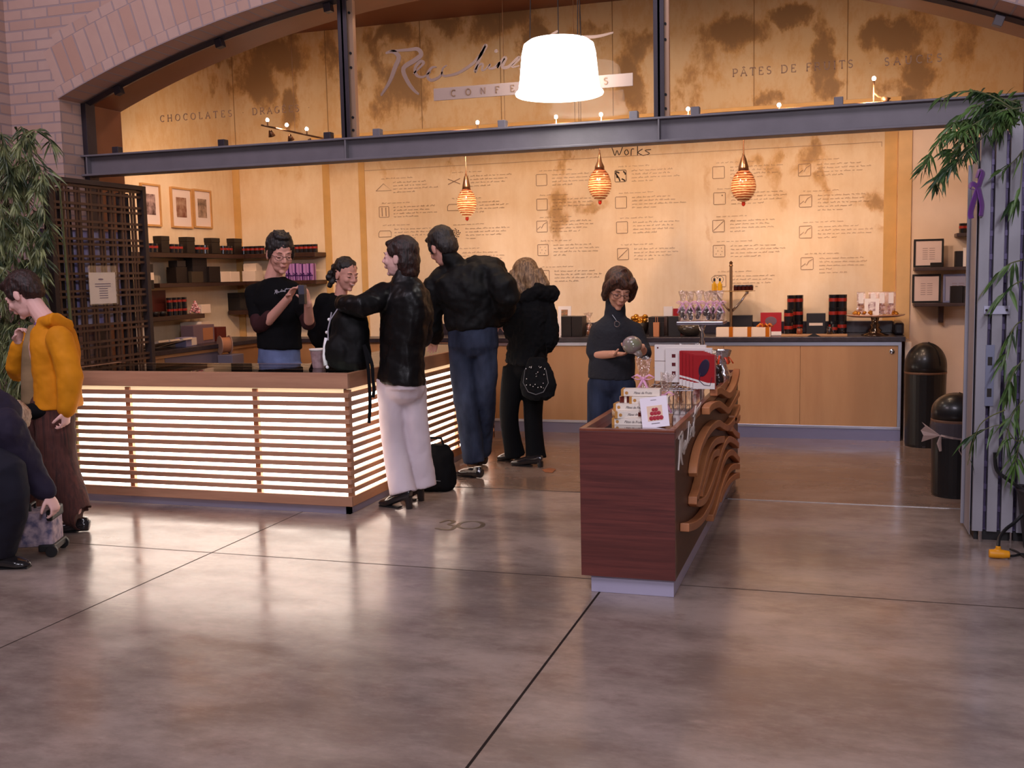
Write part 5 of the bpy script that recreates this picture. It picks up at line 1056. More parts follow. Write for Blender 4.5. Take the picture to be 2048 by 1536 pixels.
hb = MB(); h.e(hb, (0, -.020, .045), (.082, .098, .086)); h.e(hb, (0, -.06, -.01), (.075, .055, .075)); h.e(hb, (0, .060, .085), (.055, .035, .022)); h.e(hb, (-.07, .02, .01), (.012, .02, .045)); h.e(hb, (.07, .02, .01), (.012, .02, .045)); hb.build('hair', H_BLACK, t, remesh=.008, sm=1, disp=(TEXF, .012))

# --- blonde woman in black coat with a studded bag
t = person('person with long blonde hair in a short black fur coat carrying a studded bag', (-2.35, 7.85, 0)); Y = 7.87
hc = at(1050, 552, Y); h = Head(hc, (-.85, .35, -.38), (-.2, 0, 1), 1.1); side = Vector((.6, .8, 0)).normalized(); side = Vector((.72, -.70, 0)).normalized()
b = MB(); face(b, h, True); nb = at(1062, 600, Y); b.tube([h.p(0, -.03, -.05), nb], [.045, .05], 12)
torso(b, [at(1055, 720, Y), at(1058, 680, Y), at(1060, 640, Y), nb], [(.10, .08), (.11, .09), (.14, .09), (.05, .05)], side)
Ls, Le, Lw = at(1035, 615, Y - .05), at(1026, 668, Y - .02), at(1008, 655, Y - .05); Rs, Re, Rw = at(1092, 620, Y), at(1100, 680, Y), at(1075, 705, Y + .05)
limb(b, [Ls, Le, Lw], [.042, .034, .026]); limb(b, [Rs, Re, Rw], [.042, .034, .026]); hand(b, Lw, (-.6, -.2, .5), (-1, 0, 0), (0, -1, .3), .8, .9); hand(b, Rw, (-.7, .2, -.4), (0, 1, 0), (0, 0, 1), .7, .9)
lg = [[at(1030, 735, Y - .02), at(1018, 830, Y - .06), at(1030, 905, Y + .02)], [at(1070, 735, Y), at(1066, 830, Y), at(1072, 912, Y - .03)]]
for l in lg: limb(b, l, [.06, .05, .038])
b.build('body', SKINP, t, remesh=.006, sm=2); features(t, h)
j = MB(); torso(j, [at(1052, 728, Y), at(1054, 700, Y), at(1060, 660, Y), at(1064, 620, Y), at(1066, 590, Y)], [(.205, .15), (.185, .15), (.165, .14), (.165, .125), (.09, .09)], side)
j.tube([at(1040, 600, Y - .09), at(1075, 582, Y - .08), at(1104, 588, Y), at(1095, 596, Y + .1)], [.045, .07, .07, .05], 12); limb(j, [Ls, Le, at(1016, 655, Y - .05)], [.075, .068, .048]); limb(j, [Rs, Re, Rw], [.08, .07, .05])
j.build('fur_coat', FURB, t, remesh=.011, sm=1, disp=(TEXF, .03))
tr = MB()
for l in lg: p_ = crv([l[0], l[1], l[2] + Vector((0, 0, -.02))], 5); tr.tube(p_, [.098, .096, .092, .086, .080, .076, .074, .074, .076, .080, .086], 16, side=side)
tr.ell(at(1052, 735, Y), (.16, .135, .12)); tr.tube([at(1052, 740, Y), at(1052, 715, Y)], [(.16, .13), (.155, .125)], 20, side=side); tr.build('trousers', BLACKC, t, remesh=.011, sm=2)
shoe(t, atz(1040, 924), atz(994, 921), .038, name='shoe', heelh=.02); shoe(t, atz(1086, 934), atz(1022, 931), .038, name='shoe', heelh=.02)
hb = MB(); h.e(hb, (0, -.02, .04), (.086, .10, .088)); h.e(hb, (0, -.05, -.04), (.084, .075, .13)); h.t(hb, [(-.05, .04, .06), (-.078, .04, 0), (-.078, .02, -.08), (-.065, .0, -.17)], [.034, .036, .036, .02]); h.t(hb, [(.05, .04, .06), (.078, .04, 0), (.078, .02, -.08), (.065, .0, -.17)], [.034, .036, .036, .02]); h.e(hb, (0, -.06, -.1), (.08, .055, .10)); h.e(hb, (-.074, -.005, -.01), (.02, .04, .06)); h.e(hb, (.074, -.005, -.01), (.02, .04, .06)); h.t(hb, [(.02, -.09, 0), (.03, -.10, -.12), (.01, -.08, -.19)], [.05, .05, .02])
hb.build('hair', H_BLOND, t, remesh=.008, sm=3, disp=(TEXF, .005))
p = at(1076, 755, Y - .22); bg = root('handbag', (p.x, p.y, at(1076, 800, Y - .22).z), 'round black handbag with fringe edge and silver studs hanging at the blonde person', 'handbag')
b = MB(); b.tube([(0, 0, .0), (0, 0, .03), (0, 0, .12), (0, 0, .22), (0, 0, .33)], [(.07, .03), (.125, .05), (.15, .06), (.12, .05), (.06, .03)], 22, side=(1, 0, 0)); b.build('bag_body', FURB, bg, remesh=.009, sm=2, disp=(TEXF, .018))
b = MB(); b.tube([(-.05, 0, .30), (-.02, .05, .38), (.03, .12, .43), (.06, .05, .38), (.06, 0, .30)], .010, 6, flat=(1.2, .5)); b.build('strap', BLACKC, bg)
b = MB(); b.tube([(-.085, -.058, .24), (-.1, -.066, .14), (-.06, -.068, .07), (0, -.068, .05), (.06, -.068, .07), (.10, -.066, .14), (.08, -.058, .24)], .003, 6); b.build('trim', mat('silver_grey_trim', srgb(120, 120, 126), .4, .6), bg)
random.seed(5)
for _ in range(22): b = MB(); b.ell((random.uniform(-.075, .075), -.064, random.uniform(.08, .27)), (.005, .004, .005), None, 7, 5); b.build('stud', CHROME, bg, smooth=True)

# --- staff woman in charcoal turtleneck
Y = 6.95; bp3 = at(1222, 700, Y)
t = person('person in charcoal turtleneck and glasses behind the island holding a wrapped sweet bag', (bp3.x, Y, 0))
hc = at(1237, 578, Y - .03); h = Head(hc, (.42, -.80, -.42), (.15, -.1, 1), 1.12); side = Vector((1, .1, 0)).normalized()
b = MB(); face(b, h, True); nb = at(1230, 630, Y); b.tube([h.p(0, -.03, -.05), nb], [.045, .05], 12)
torso(b, [at(1222, 770, Y), at(1225, 720, Y), at(1230, 670, Y), nb], [(.11, .08), (.11, .08), (.15, .10), (.05, .05)], side)
Ls, Le, Lw = at(1196, 660, Y), at(1186, 706, Y - .04), at(1228, 708, Y - .18); Rs, Re, Rw = at(1270, 660, Y), at(1289, 704, Y - .04), at(1281, 694, Y - .18)
limb(b, [Ls, Le, Lw], [.042, .034, .025]); limb(b, [Rs, Re, Rw], [.042, .034, .025])
hand(b, Lw, (.85, -.3, .02), (.2, -.1, 1), (0, -.8, .5), .45, .92); hand(b, Rw, (-.75, -.3, -.1), (-.3, -.1, 1), (0, -.8, .5), .5, .92)
gx = bp3.x
lg = [[Vector((gx - .08, Y, .76)), Vector((gx - .085, Y, .42)), Vector((gx - .09, Y + .02, .08))], [Vector((gx + .08, Y, .76)), Vector((gx + .085, Y, .42)), Vector((gx + .09, Y + .02, .08))]]
for l in lg: limb(b, l, [.055, .05, .038])
b.build('body', SKINT, t, remesh=.0052, sm=2); features(t, h, closed=True); glasses(t, h)
j = MB(); torso(j, [at(1222, 757, Y), at(1223, 735, Y), at(1226, 700, Y), at(1230, 660, Y), at(1231, 636, Y)], [(.158, .125), (.160, .125), (.152, .12), (.16, .12), (.09, .08)], side); limb(j, [nb + Vector((0, 0, -.03)), h.p(0, -.015, -.098)], [.074, .068]); limb(j, [nb + Vector((0, 0, -.045)), Ls + Vector((.02, 0, .005))], [.062, .055]); limb(j, [nb + Vector((0, 0, -.045)), Rs + Vector((-.02, 0, .005))], [.062, .055])
limb(j, [Ls, Le, at(1196, 707, Y - .06)], [.056, .052, .044]); limb(j, [Rs, Re, at(1290, 702, Y - .08)], [.056, .052, .044]); j.build('turtleneck_sweater', GREYK, t, remesh=.010, sm=2, disp=(TEXW, .015))
tr = MB()
for l in lg: tr.tube(crv([l[0], l[1], l[2]], 4), .088, 16, side=side)
tr.ell((gx, Y, .78), (.155, .12, .13)); tr.build('jeans', JEANS, t, remesh=.012, sm=2)
for l in lg: shoe(t, (l[2].x, Y + .08, 0), (l[2].x, Y - .16, 0), .04)
hb = MB(); h.e(hb, (0, -.020, .045), (.088, .102, .090)); h.e(hb, (0, -.05, -.02), (.086, .07, .085)); 
for s_ in (-1, 1): h.t(hb, [(s_ * .045, .055, .085), (s_ * .080, .035, .03), (s_ * .085, .015, -.04), (s_ * .074, .015, -.075)], [.03, .028, .024, .012])
h.t(hb, [(.03, .06, .10), (-.01, .09, .068), (-.055, .075, .035)], [.022, .020, .010]); h.t(hb, [(-.02, .0, .12), (.0, .02, .14), (.02, .03, .13)], [.015, .008, .003])
hb.build('hair', H_BOB, t, remesh=.0075, sm=2, disp=(TEXF, .005))
b = MB(); c = at(1234, 648, Y - .13); b.tube([c + Vector((.018 * math.cos(a), 0, .018 * math.sin(a))) for a in [2 * PI * k / 14 for k in range(14)]], .0035, 6, closed=True); b.tube([c + Vector((0, 0, .018)), c + Vector((-.03, .0, .06)), at(1222, 628, Y - .09)], .002, 5); b.build('necklace', CHROME, t)
c = at(1264, 690, Y - .24); o = root('wrapped_sweet_bag', c, 'round lavender and green wrapped bag held in the hands behind the island', 'bag'); b = MB(); b.ell((0, 0, .0), (.066, .055, .06)); b.tube([(.03, 0, -.04), (.06, -.01, -.075)], [.03, .018], 8); b.build('bag_body', mat('lavender_wrap', srgb(150, 122, 134), .25, col2=srgb(126, 130, 96), scale=(14, 14, 14), coat=.5), o, smooth=True)

# --- staff man with glasses
Y = 7.05; q = at(558, 700, Y)
t = person('person in black T-shirt and glasses behind the counter opening a small dark box', (q.x, Y, 0))
hc = at(560, 506, Y - .05); h = Head(hc, (.70, -.66, -.30), (.12, -.1, 1), 1.26); side = Vector((1, .25, 0)).normalized()
b = MB(); face(b, h); nb = at(545, 560, Y); b.tube([h.p(0, -.03, -.05), nb], [.062, .066], 12)
torso(b, [at(560, 705, Y), at(560, 660, Y), at(560, 610, Y), at(552, 575, Y), nb], [(.12, .09), (.13, .09), (.15, .10), (.13, .08), (.06, .06)], side)
Ls, Le, Lw = at(510, 588, Y), at(520, 652, Y - .10), at(577, 596, Y - .26); Rs, Re, Rw = at(600, 592, Y + .02), at(617, 648, Y - .08), at(616, 606, Y - .26)
limb(b, [Ls, Le, Lw], [.052, .044, .029]); limb(b, [Rs, Re, Rw], [.052, .044, .029]); hand(b, Lw, (.62, -.2, .75), (.7, -.1, -.5), (-.2, -.7, .5), .55, 1.0); hand(b, Rw, (-.05, -.2, 1), (-1, 0, .1), (0, -1, .1), .55, 1.0)
gx = q.x; lg = [[Vector((gx - .09 + .18 * k, Y, .86)), Vector((gx - .09 + .18 * k, Y, .48)), Vector((gx - .09 + .18 * k, Y + .02, .09))] for k in (0, 1)]
for l in lg: limb(b, l, [.065, .055, .042])
b.build('body', SKIN, t, remesh=.0052, sm=2); features(t, h, closed=True); glasses(t, h, BXD)
j = MB(); torso(j, [at(559, 697, Y), at(559, 670, Y), at(559, 630, Y), at(558, 600, Y), at(552, 575, Y), at(549, 556, Y)], [(.172, .135), (.168, .13), (.175, .13), (.205, .135), (.165, .11), (.08, .075)], side)
limb(j, [nb + Vector((0, 0, -.05)), Ls], [.075, .072]); limb(j, [nb + Vector((0, 0, -.05)), Rs], [.075, .066]); limb(j, [Ls, Ls.lerp(Le, .6)], [.080, .074]); limb(j, [Rs, Rs.lerp(Re, .6)], [.076, .064]); ts = j.build('black_tshirt', BLACKC, t, remesh=.010, sm=2, disp=(TEXW, .022))
j = MB(); limb(j, [Ls.lerp(Le, .5), Le, Le.lerp(Lw, .33)], [.066, .062, .052]); j.build('maroon_undershirt_sleeve', mat('maroon_knit', srgb(54, 18, 22), .85), t, remesh=.010, sm=2)
j = MB(); limb(j, [Rs.lerp(Re, .55), Re, Re.lerp(Rw, .25)], [.056, .054, .048]); j.build('maroon_undershirt_sleeve', MC['maroon_knit'], t, remesh=.010, sm=2)
b = MB(); c = at(549, 588, Y - .155); script(b, (c.x, c.y, c.z), (1, -.12, 0), (0, .0, 1), .115, .004, .003, 3); b.build('shirt_lettering', mat('grey_print2', srgb(170, 170, 180), .6), ts)
tr = MB()
for l in lg: tr.tube(crv([l[0], l[1], l[2]], 4), .096, 16, side=side)
tr.ell((gx, Y, .87), (.165, .13, .13)); tr.tube([(gx, Y, .88), (gx, Y, 1.01)], [(.165, .125), (.158, .118)], 20, side=side); tr.build('jeans', JEANL, t, remesh=.012, sm=2, disp=(TEXW, .015))
for l in lg: shoe(t, (l[2].x, Y + .08, 0), (l[2].x, Y - .19, 0), .045)
hb = MB(); h.e(hb, (0, -.020, .048), (.082, .098, .085)); h.e(hb, (0, -.06, -.0), (.074, .052, .07)); h.e(hb, (0, .040, .108), (.050, .036, .018)); [h.t(hb, [(x, y, .105), (x + .006, y + .008, .134)], [.014, .006], 6) for x, y in ((-.04, .02), (-.015, .04), (.02, 0), (.045, .02), (.0, -.03), (-.03, -.04), (.03, -.03), (.0, .02), (.03, .04))]
for s_ in (-1, 1): h.e(hb, (s_ * .070, .020, .012), (.012, .018, .045))
hb.build('hair', H_BLACK, t, remesh=.007, sm=1, disp=(TEXF, .014))
c = at(606, 608, Y - .36); o = root('small_box', c, 'small grey and black box held up by the person with glasses', 'box', rz=.2); MB().box(-.022, .022, -.03, .03, .07, .135).build('grey_lid', mat('slate_card', srgb(72, 70, 84), .5), o, bevel=.002); MB().box(-.021, .021, -.029, .029, 0, .07).build('black_tray', BXB, o, bevel=.002)

# --- staff woman smiling, curly ponytail
Y = 7.7; q = at(672, 700, Y)
t = person('smiling person with curly dark ponytail and black sweater behind the counter', (q.x, Y, 0))
hc = at(692, 549, Y - .02); h = Head(hc, (.86, -.42, -.22), (.1, 0, 1), 1.12); side = Vector((.85, -.5, 0)).normalized()
b = MB(); face(b, h, True); nb = at(682, 590, Y); b.tube([h.p(0, -.03, -.05), nb], [.046, .052], 12)
torso(b, [at(668, 735, Y), at(668, 690, Y), at(672, 630, Y), nb], [(.14, .11), (.12, .10), (.15, .10), (.05, .05)], side)
Ls, Le, Lw = at(650, 604, Y - .06), at(632, 668, Y), at(668, 705, Y - .2); Rs, Re, Rw = at(704, 612, Y + .05), at(710, 660, Y), at(696, 700, Y - .2)
limb(b, [Ls, Le, Lw], [.044, .036, .026]); limb(b, [Rs, Re, Rw], [.044, .036, .026]); hand(b, Lw, (.6, -.7, -.3), (0, 0, -1), (1, .4, 0), .5); hand(b, Rw, (-.3, -.8, -.3), (0, 0, -1), (-1, 0, 0), .5)
gx = q.x; lg = [[Vector((gx - .08 + .16 * k, Y, .80)), Vector((gx - .08 + .16 * k, Y, .45)), Vector((gx - .08 + .16 * k, Y + .02, .09))] for k in (0, 1)]
for l in lg: limb(b, l, [.06, .05, .04])
b.build('body', SKIN, t, remesh=.006, sm=2); features(t, h, smile=True)
j = MB(); torso(j, [at(668, 745, Y), at(667, 715, Y), at(668, 670, Y), at(672, 630, Y), at(678, 602, Y), at(681, 592, Y)], [(.165, .14), (.162, .14), (.165, .14), (.18, .14), (.14, .11), (.08, .075)], side); limb(j, [Ls, Le, at(655, 695, Y - .12)], [.078, .074, .052]); limb(j, [Rs, Re, Rw], [.07, .062, .045]); j.build('black_sweater', BLACKC, t, remesh=.010, sm=2, disp=(TEXW, .018))
tr = MB()
for l in lg: tr.tube(crv([l[0], l[1], l[2]], 4), .09, 16, side=side)
tr.ell((gx, Y, .82), (.155, .13, .13)); tr.build('trousers', BLACKC, t, remesh=.012, sm=2)
for l in lg: shoe(t, (l[2].x, Y + .08, 0), (l[2].x, Y - .17, 0), .04)
hb = MB(); h.e(hb, (0, -.020, .048), (.078, .094, .080)); h.e(hb, (0, -.07, .01), (.06, .035, .06)); random.seed(9)
for k in range(26): h.e(hb, (random.uniform(-.04, .05), -.105 + random.uniform(-.035, .02), .045 - random.random() * .17), (.020, .020, .022))
hb.build('hair', H_BLACK, t, remesh=.007, sm=0, disp=(TEXF, .02))
b = MB(); b.ell(h.p(.078, -.002, -.048), (.005, .005, .005)); b.ell(h.p(-.078, -.002, -.048), (.005, .005, .005)); b.build('earring', CHROME, t)

# --- passer-by in yellow windbreaker
Y = 5.25; t = person('person in yellow windbreaker and brown striped trousers walking past with hand at chin', (-4.5, 5.25, 0))
hc = at(47, 590, Y); h = Head(hc, (-.84, -.12, -.52), (-.5, 0, 1), 1.15); side = Vector((.25, -.97, 0)).normalized()
b = MB(); face(b, h); nb = at(92, 640, Y); b.tube([h.p(0, -.03, -.045), at(78, 622, Y), nb], [.05, .055, .06], 12)
torso(b, [at(105, 810, Y), at(105, 750, Y), at(100, 690, Y), nb], [(.14, .11), (.13, .10), (.16, .11), (.06, .06)], side)
Ns, Ne, Nw = at(118, 675, Y - .17), at(140, 755, Y - .2), at(132, 820, Y - .22); Fs, Fe, Fw = at(66, 680, Y + .14), at(34, 745, Y + .05), at(36, 686, Y - .05)
limb(b, [Ns, Ne, Nw], [.046, .038, .028]); limb(b, [Fs, Fe, Fw], [.046, .038, .027]); hand(b, Nw, (-.1, 0, -1), (-1, 0, 0), (0, -1, 0), .8, .95); hand(b, Fw, (.28, -.1, .95), (1, 0, -.2), (0, -.8, .5), 1.0, .98)
lg = [[at(108, 815, Y - .05), at(118, 920, Y - .08), at(152, 1020, Y - .10)], [at(88, 815, Y + .08), at(72, 910, Y + .1), at(60, 1000, Y + .12)]]
for l in lg: limb(b, l, [.065, .05, .034])
b.build('body', SKINP, t, remesh=.0055, sm=2); features(t, h)
j = MB(); torso(j, [at(118, 815, Y), at(116, 780, Y), at(113, 740, Y), at(110, 690, Y), at(103, 655, Y), at(95, 640, Y)], [(.185, .125), (.18, .125), (.175, .125), (.185, .125), (.14, .11), (.08, .08)], side)
limb(j, [Ns, Ne, at(133, 816, Y - .22)], [.078, .074, .058]); limb(j, [Fs, Fe, at(36, 694, Y - .04)], [.075, .068, .048]); j.tube([at(78, 645, Y - .08), at(105, 640, Y - .13), at(132, 652, Y - .02), at(118, 640, Y + .1)], [.03, .045, .05, .03], 10)
j.build('windbreaker', YEL, t, remesh=.010, sm=3, disp=(TEXW, .022))
b = MB(); torso(b, [at(80, 805, Y - .0), at(80, 750, Y), at(82, 690, Y), at(82, 650, Y)], [(.13, .10), (.13, .10), (.13, .095), (.07, .07)], side); b.build('shirt', mat('olive_and_sand_shirt', srgb(92, 76, 52), .85, col2=srgb(160, 132, 96), scale=(2, 2, 5)), t, remesh=.012, sm=2)
b = MB(); b.tube([at(72, 648, Y - .09), at(84, 652, Y - .1), at(92, 642, Y - .1)], .012, 8); b.build('purple_collar', mat('violet_collar', srgb(120, 80, 140), .8), t)
tr = MB()
for l, e in ((lg[0], at(158, 1032, Y - .10)), (lg[1], at(56, 1018, Y + .12))): p_ = crv([l[0] + Vector((0, 0, .05)), l[1], l[2], e], 4); tr.tube(p_, [.118, .118, .116, .112, .108, .104, .100, .096, .092, .092, .092, .092, .092], 18, side=side)
tr.ell(at(104, 808, Y), (.14, .14, .12)); tr.build('striped_trousers', BRST, t, remesh=.011, sm=2, disp=(TEXW, .018))
shoe(t, atz(182, 1062), atz(102, 1066), .05, name='loafer'); shoe(t, atz(80, 1040), atz(20, 1040), .05, name='loafer')
hb = MB(); h.e(hb, (0, -.020, .045), (.084, .100, .088)); h.e(hb, (0, -.06, -.0), (.076, .055, .07)); h.e(hb, (0, .045, .088), (.062, .045, .03)); h.e(hb, (-.072, .02, .015), (.014, .025, .04)); h.e(hb, (.072, .02, .015), (.014, .025, .04)); hb.build('hair', H_BROWN, t, remesh=.008, sm=1, disp=(TEXF, .018))
o = root('waist_bag', at(72, 820, Y - .16), 'black waist bag worn in front of the brown striped trousers', 'bag', world=True); b = MB(); b.ell(at(78, 822, Y - .12), (.11, .09, .055)); b.build('bag_body', BLACKC, o, remesh=.009, sm=2)

# --- crouching person at the left edge with a floral suitcase
Y = 4.5; t = person('person in dark purple coat bending at the left edge to hold a floral suitcase', (-4.45, 4.5, 0))
hc = at(12, 838, Y + .30); h = Head(hc, (-.3, .3, -.9), (.6, .1, .3), 1.0); side = Vector((.3, -.95, 0)).normalized()
b = MB(); face(b, h, True); sh = at(-12, 850, Y); hp = at(-120, 880, Y); b.tube([h.p(0, -.03, -.05), sh], [.05, .055], 12); torso(b, [hp, (hp + sh) / 2 + Vector((0, 0, .05)), sh], [(.15, .12), (.15, .11), (.10, .09)], side)
As, Ae, Aw = at(8, 858, Y - .1), at(52, 930, Y - .02), at(97, 990, Y + .02); limb(b, [As, Ae, Aw], [.05, .042, .028]); hand(b, Aw, (.5, 0, -.86), (-.8, 0, -.5), (0, -1, .1), .9, .98)
Bs, Be, Bw = at(-20, 860, Y + .2), at(0, 950, Y + .25), at(30, 1010, Y + .2); limb(b, [Bs, Be, Bw], [.05, .042, .028]); hand(b, Bw, (.5, 0, -.86), (-.8, 0, -.5), (0, -1, .1), .9, .98)
lg = [[hp + Vector((0, -.08, 0)), at(12, 950, Y - .18), at(-2, 1090, Y - .12)], [hp + Vector((0, .1, 0)), at(-20, 960, Y + .15), at(-40, 1060, Y + .15)]]
for l in lg: limb(b, l, [.09, .06, .045])
b.build('body', SKINP, t, remesh=.006, sm=2)
j = MB(); torso(j, [hp, (hp + sh) / 2 + Vector((0, 0, .08)), sh + Vector((0, 0, .03)), at(12, 852, Y)], [(.20, .16), (.21, .17), (.20, .16), (.10, .10)], side); limb(j, [As, Ae, at(90, 980, Y + .02)], [.11, .085, .055]); limb(j, [Bs, Be, Bw], [.09, .075, .055]); j.build('coat', PURC, t, remesh=.011, sm=2, disp=(TEXW, .04))
tr = MB()
for l in lg: p_ = crv([l[0], l[1], l[2] + Vector((0, 0, -.03))], 4); tr.tube(p_, [.13, .13, .125, .12, .11, .10, .095, .09, .088], 16, side=side)
tr.build('trousers', NAVY, t, remesh=.012, sm=2, disp=(TEXW, .02))
shoe(t, atz(-28, 1136), atz(62, 1136), .055, name='shoe'); shoe(t, atz(-70, 1075), atz(0, 1078), .05, name='shoe')
hb = MB(); h.e(hb, (0, -.02, .045), (.088, .104, .092)); h.e(hb, (0, -.05, -.02), (.088, .07, .09)); hb.build('hair', H_FAIR, t, remesh=.008, sm=1, disp=(TEXF, .02))
sc_ = root('suitcase', (-4.32, 4.66, 0), 'small lavender floral suitcase with black wheels and corner held at the left edge', 'suitcase', rz=.42)
b = MB(); b.box(-.20, .13, -.10, .10, .055, .25); b.build('case_body', mat('floral_fabric', srgb(96, 92, 120), .8, col2=srgb(190, 168, 176), scale=(26, 26, 26), bump=.3, bscale=40), sc_, bevel=.02)
b = MB(); b.box(.10, .135, -.105, .105, .20, .262); b.build('corner_guard', BLACK, sc_, bevel=.012); b = MB(); b.box(.05, .14, -.11, .11, .03, .07); b.build('wheel_housing', BLACK, sc_, bevel=.008)
for y in (-.1, .1):
    b = MB(); b.lathe([(.03, -.014), (.033, -.01), (.033, .01), (.03, .014)], (0, 0, 0), 18, M=TR(.12, y, .033) @ Matrix.Rotation(PI / 2, 4, 'X')); b.build('wheel', BLACK, sc_)
b = MB(); b.tube([(.0, -.04, .25), (.0, -.04, .285), (.0, .04, .285), (.0, .04, .25)], .008, 8); b.build('handle', BLACK, sc_)
# black rolling bag between customers
p = atz(890, 985); rb_ = root('travel_bag', (p.x - .10, 6.78, 0), 'soft black travel bag on the floor beside the white trousers', 'bag', rz=-.15)
b = MB(); b.tube([(0, 0, .0), (0, 0, .03), (0, 0, .15), (0, 0, .26), (0, 0, .32)], [(.13, .11), (.15, .13), (.145, .125), (.125, .10), (.085, .06)], 22, side=(1, 0, 0)); b.build('bag_body', BLACKC, rb_, remesh=.010, sm=3, disp=(TEXW, .03))
b = MB(); b.tube([(-.08, -.02, .31), (-.06, -.02, .37), (.06, -.02, .37), (.08, -.02, .31)], .009, 8); b.build('handle', BLACKC, rb_); b = MB(); b.tube([(.03, -.136, .08), (.07, -.13, .09), (.10, -.115, .085)], .004, 6); b.build('zip', mat('grey_zip', srgb(90, 90, 96), .4, .5), rb_)
# ------------------------------------------------------------------ lattice gate on the left
LATM = mat('brown_lattice_steel', srgb(92, 66, 52), .5, .1, var=.12)
def lattice(b, y0, y1, z0, z1, x, th=.012, per=.125):
    n = int((y1 - y0) / per + .5); pr = (y1 - y0) / n
    for k in range(n + 1):
        for o_ in (0, .036):
            y = y0 + k * pr + o_
            if y + .017 < y1: b.box(x - th / 2, x + th / 2, y, y + .017, z0, z1)
    m = int((z1 - z0) / per + .5); pz = (z1 - z0) / m
    for k in range(m + 1):
        for o_ in (0, .040):
            z = z1 - k * pz - o_
            if z - .018 > z0: b.box(x - th, x + th, y0, y1, z - .018, z)
GX = -5.33; g0, g1 = atx(88, 352, GX).y, atx(285, 372, GX).y
t = root('lattice_screen', (GX, (g0 + g1) / 2, 0), 'tall brown steel lattice gate standing between the bamboo and the shop', 'gate', world=True)
b = MB(); lattice(b, g0 + .04, g1 - .04, .06, 2.22, GX); b.build('lattice', LATM, t)
b = MB(); b.box(GX - .03, GX + .03, g1 - .045, g1, .0, 2.26); b.box(GX - .03, GX + .03, g0, g0 + .045, .0, 2.26); b.box(GX - .03, GX + .03, g0 + .045, g1 - .045, 2.225, 2.26); b.box(GX - .03, GX + .03, g0 + .045, g1 - .045, .02, .06); b.build('frame', mat('dark_gate_frame', srgb(66, 54, 52), .5, .2), t, bevel=.003)
b = MB(); b.box(GX - .12, GX - .115, g0 + .05, g1 - .05, 1.18, 1.90); b.build('lavender_backing', mat('lavender_film', srgb(164, 154, 222), .3, col2=srgb(236, 224, 246), scale=(5, 16, 5)), t)
b = MB()
for k in range(9): y = g0 + .1 + k * (g1 - g0 - .2) / 8; b.tube([(GX - .08, y, .1), (GX - .08, y, 2.2)], .014, 8)
b.build('back_rods', mat('dark_rod', srgb(48, 38, 38), .4), t)
a = atx(176, 545, GX + .03); c = atx(232, 606, GX + .03)
o = root('notice', (GX + .034, (a.y + c.y) / 2, c.z), 'white paper notice in a clear sleeve hung on the lattice gate', 'notice'); w = (c.y - a.y) / 2; hh = a.z - c.z
MB().box(0, .003, -w, w, 0, hh).build('sheet', WHITE, o); MB().box(.004, .005, -w - .01, w + .02, -.01, hh + .05).build('clear_sleeve', PANE, o)
b = MB(); b.ell((.0035, -.02, hh * .78), (.001, w * .22, hh * .03), None, 10, 6)
for k in range(7): b.box(.003, .0042, -w * (.6 if k < 2 else .3), w * (.6 if k < 2 else .35), hh * (.62 - k * .075), hh * (.62 - k * .075) + .006)
b.build('lettering', mat('grey_print3', srgb(140, 124, 140), .7), o)

# ------------------------------------------------------------------ folded steel gate on the right
GST = mat('galvanised_steel', srgb(152, 150, 158), .5, .2, var=.1, scale=(6, 6, 2), bump=.06)
t = root('folded_gate', (.78, 6.2, 0), 'folded galvanised steel gate panels standing at the right edge beside the bamboo', 'gate', world=True)
for x0, x1 in ((.679, .732), (.752, .803), (.823, .880), (.90, .955)):
    b = MB(); b.box(x0, x1, 6.10, 6.108, .05, 2.262); b.box(x0, x0 + .006, 6.108, 6.16, .05, 2.262); b.build('stile', GST, t, bevel=.002)
b = MB(); b.box(.668, .672, 6.13, 6.42, .02, 2.05); b.box(.65, .668, 6.40, 6.42, .02, 2.05); b.build('side_plate', GST, t, bevel=.002)
b = MB(); b.box(.672, .96, 6.40, 6.41, .02, 2.2); b.build('gap_backing', mat('gap_shade', srgb(40, 34, 52), .6), t)  # dark sheet stands in for shade in the gaps between stiles
for xa, xb in ((.732, .752), (.803, .823), (.880, .90)):
    b = MB()
    for x in (xa + .002, (xa + xb) / 2 - .002, xb - .006): b.box(x, x + .004, 6.16, 6.18, .05, 2.2)
    for k in range(18): z = 2.18 - k * .125; b.box(xa - .004, xb + .004, 6.15, 6.17, z - .03, z)
    b.build('lattice', mat('mauve_lattice', srgb(96, 84, 120), .4, .3), t)
b = MB(); p0 = at(1968, 612, 6.09); p1 = at(2019, 628, 6.09); b.box(p0.x, p1.x, 6.088, 6.098, p1.z, p0.z); b.build('strap_plate', mat('pale_steel', srgb(176, 176, 196), .35, .5), t)
b = MB(); [b.lathe([(.006, 0), (.006, .006)], (0, 0, 0), 10, M=TR(x, 6.088, (p0.z + p1.z) / 2) @ Matrix.Rotation(PI / 2, 4, 'X')) for x in (p0.x + .012, p1.x - .014)]; b.build('bolt', BXD, t)
p0 = at(1972, 690, 6.095); p1 = at(1986, 812, 6.095); b = MB(); b.box(p0.x, p1.x, 6.092, 6.10, p1.z, p0.z); lk = b.build('lock_plate', mat('lock_plate_steel', srgb(132, 136, 160), .35, .5), t)
b = MB(); [b.box(p0.x + .01, p1.x - .01, 6.089, 6.093, z, z + .045) for z in (p1.z + .05, p1.z + .22)]; b.build('slot', BXD, lk)
b = MB(); b.box(.69, .96, 6.12, 6.4, 0, .05); b.build('floor_track', BLACK, t); 
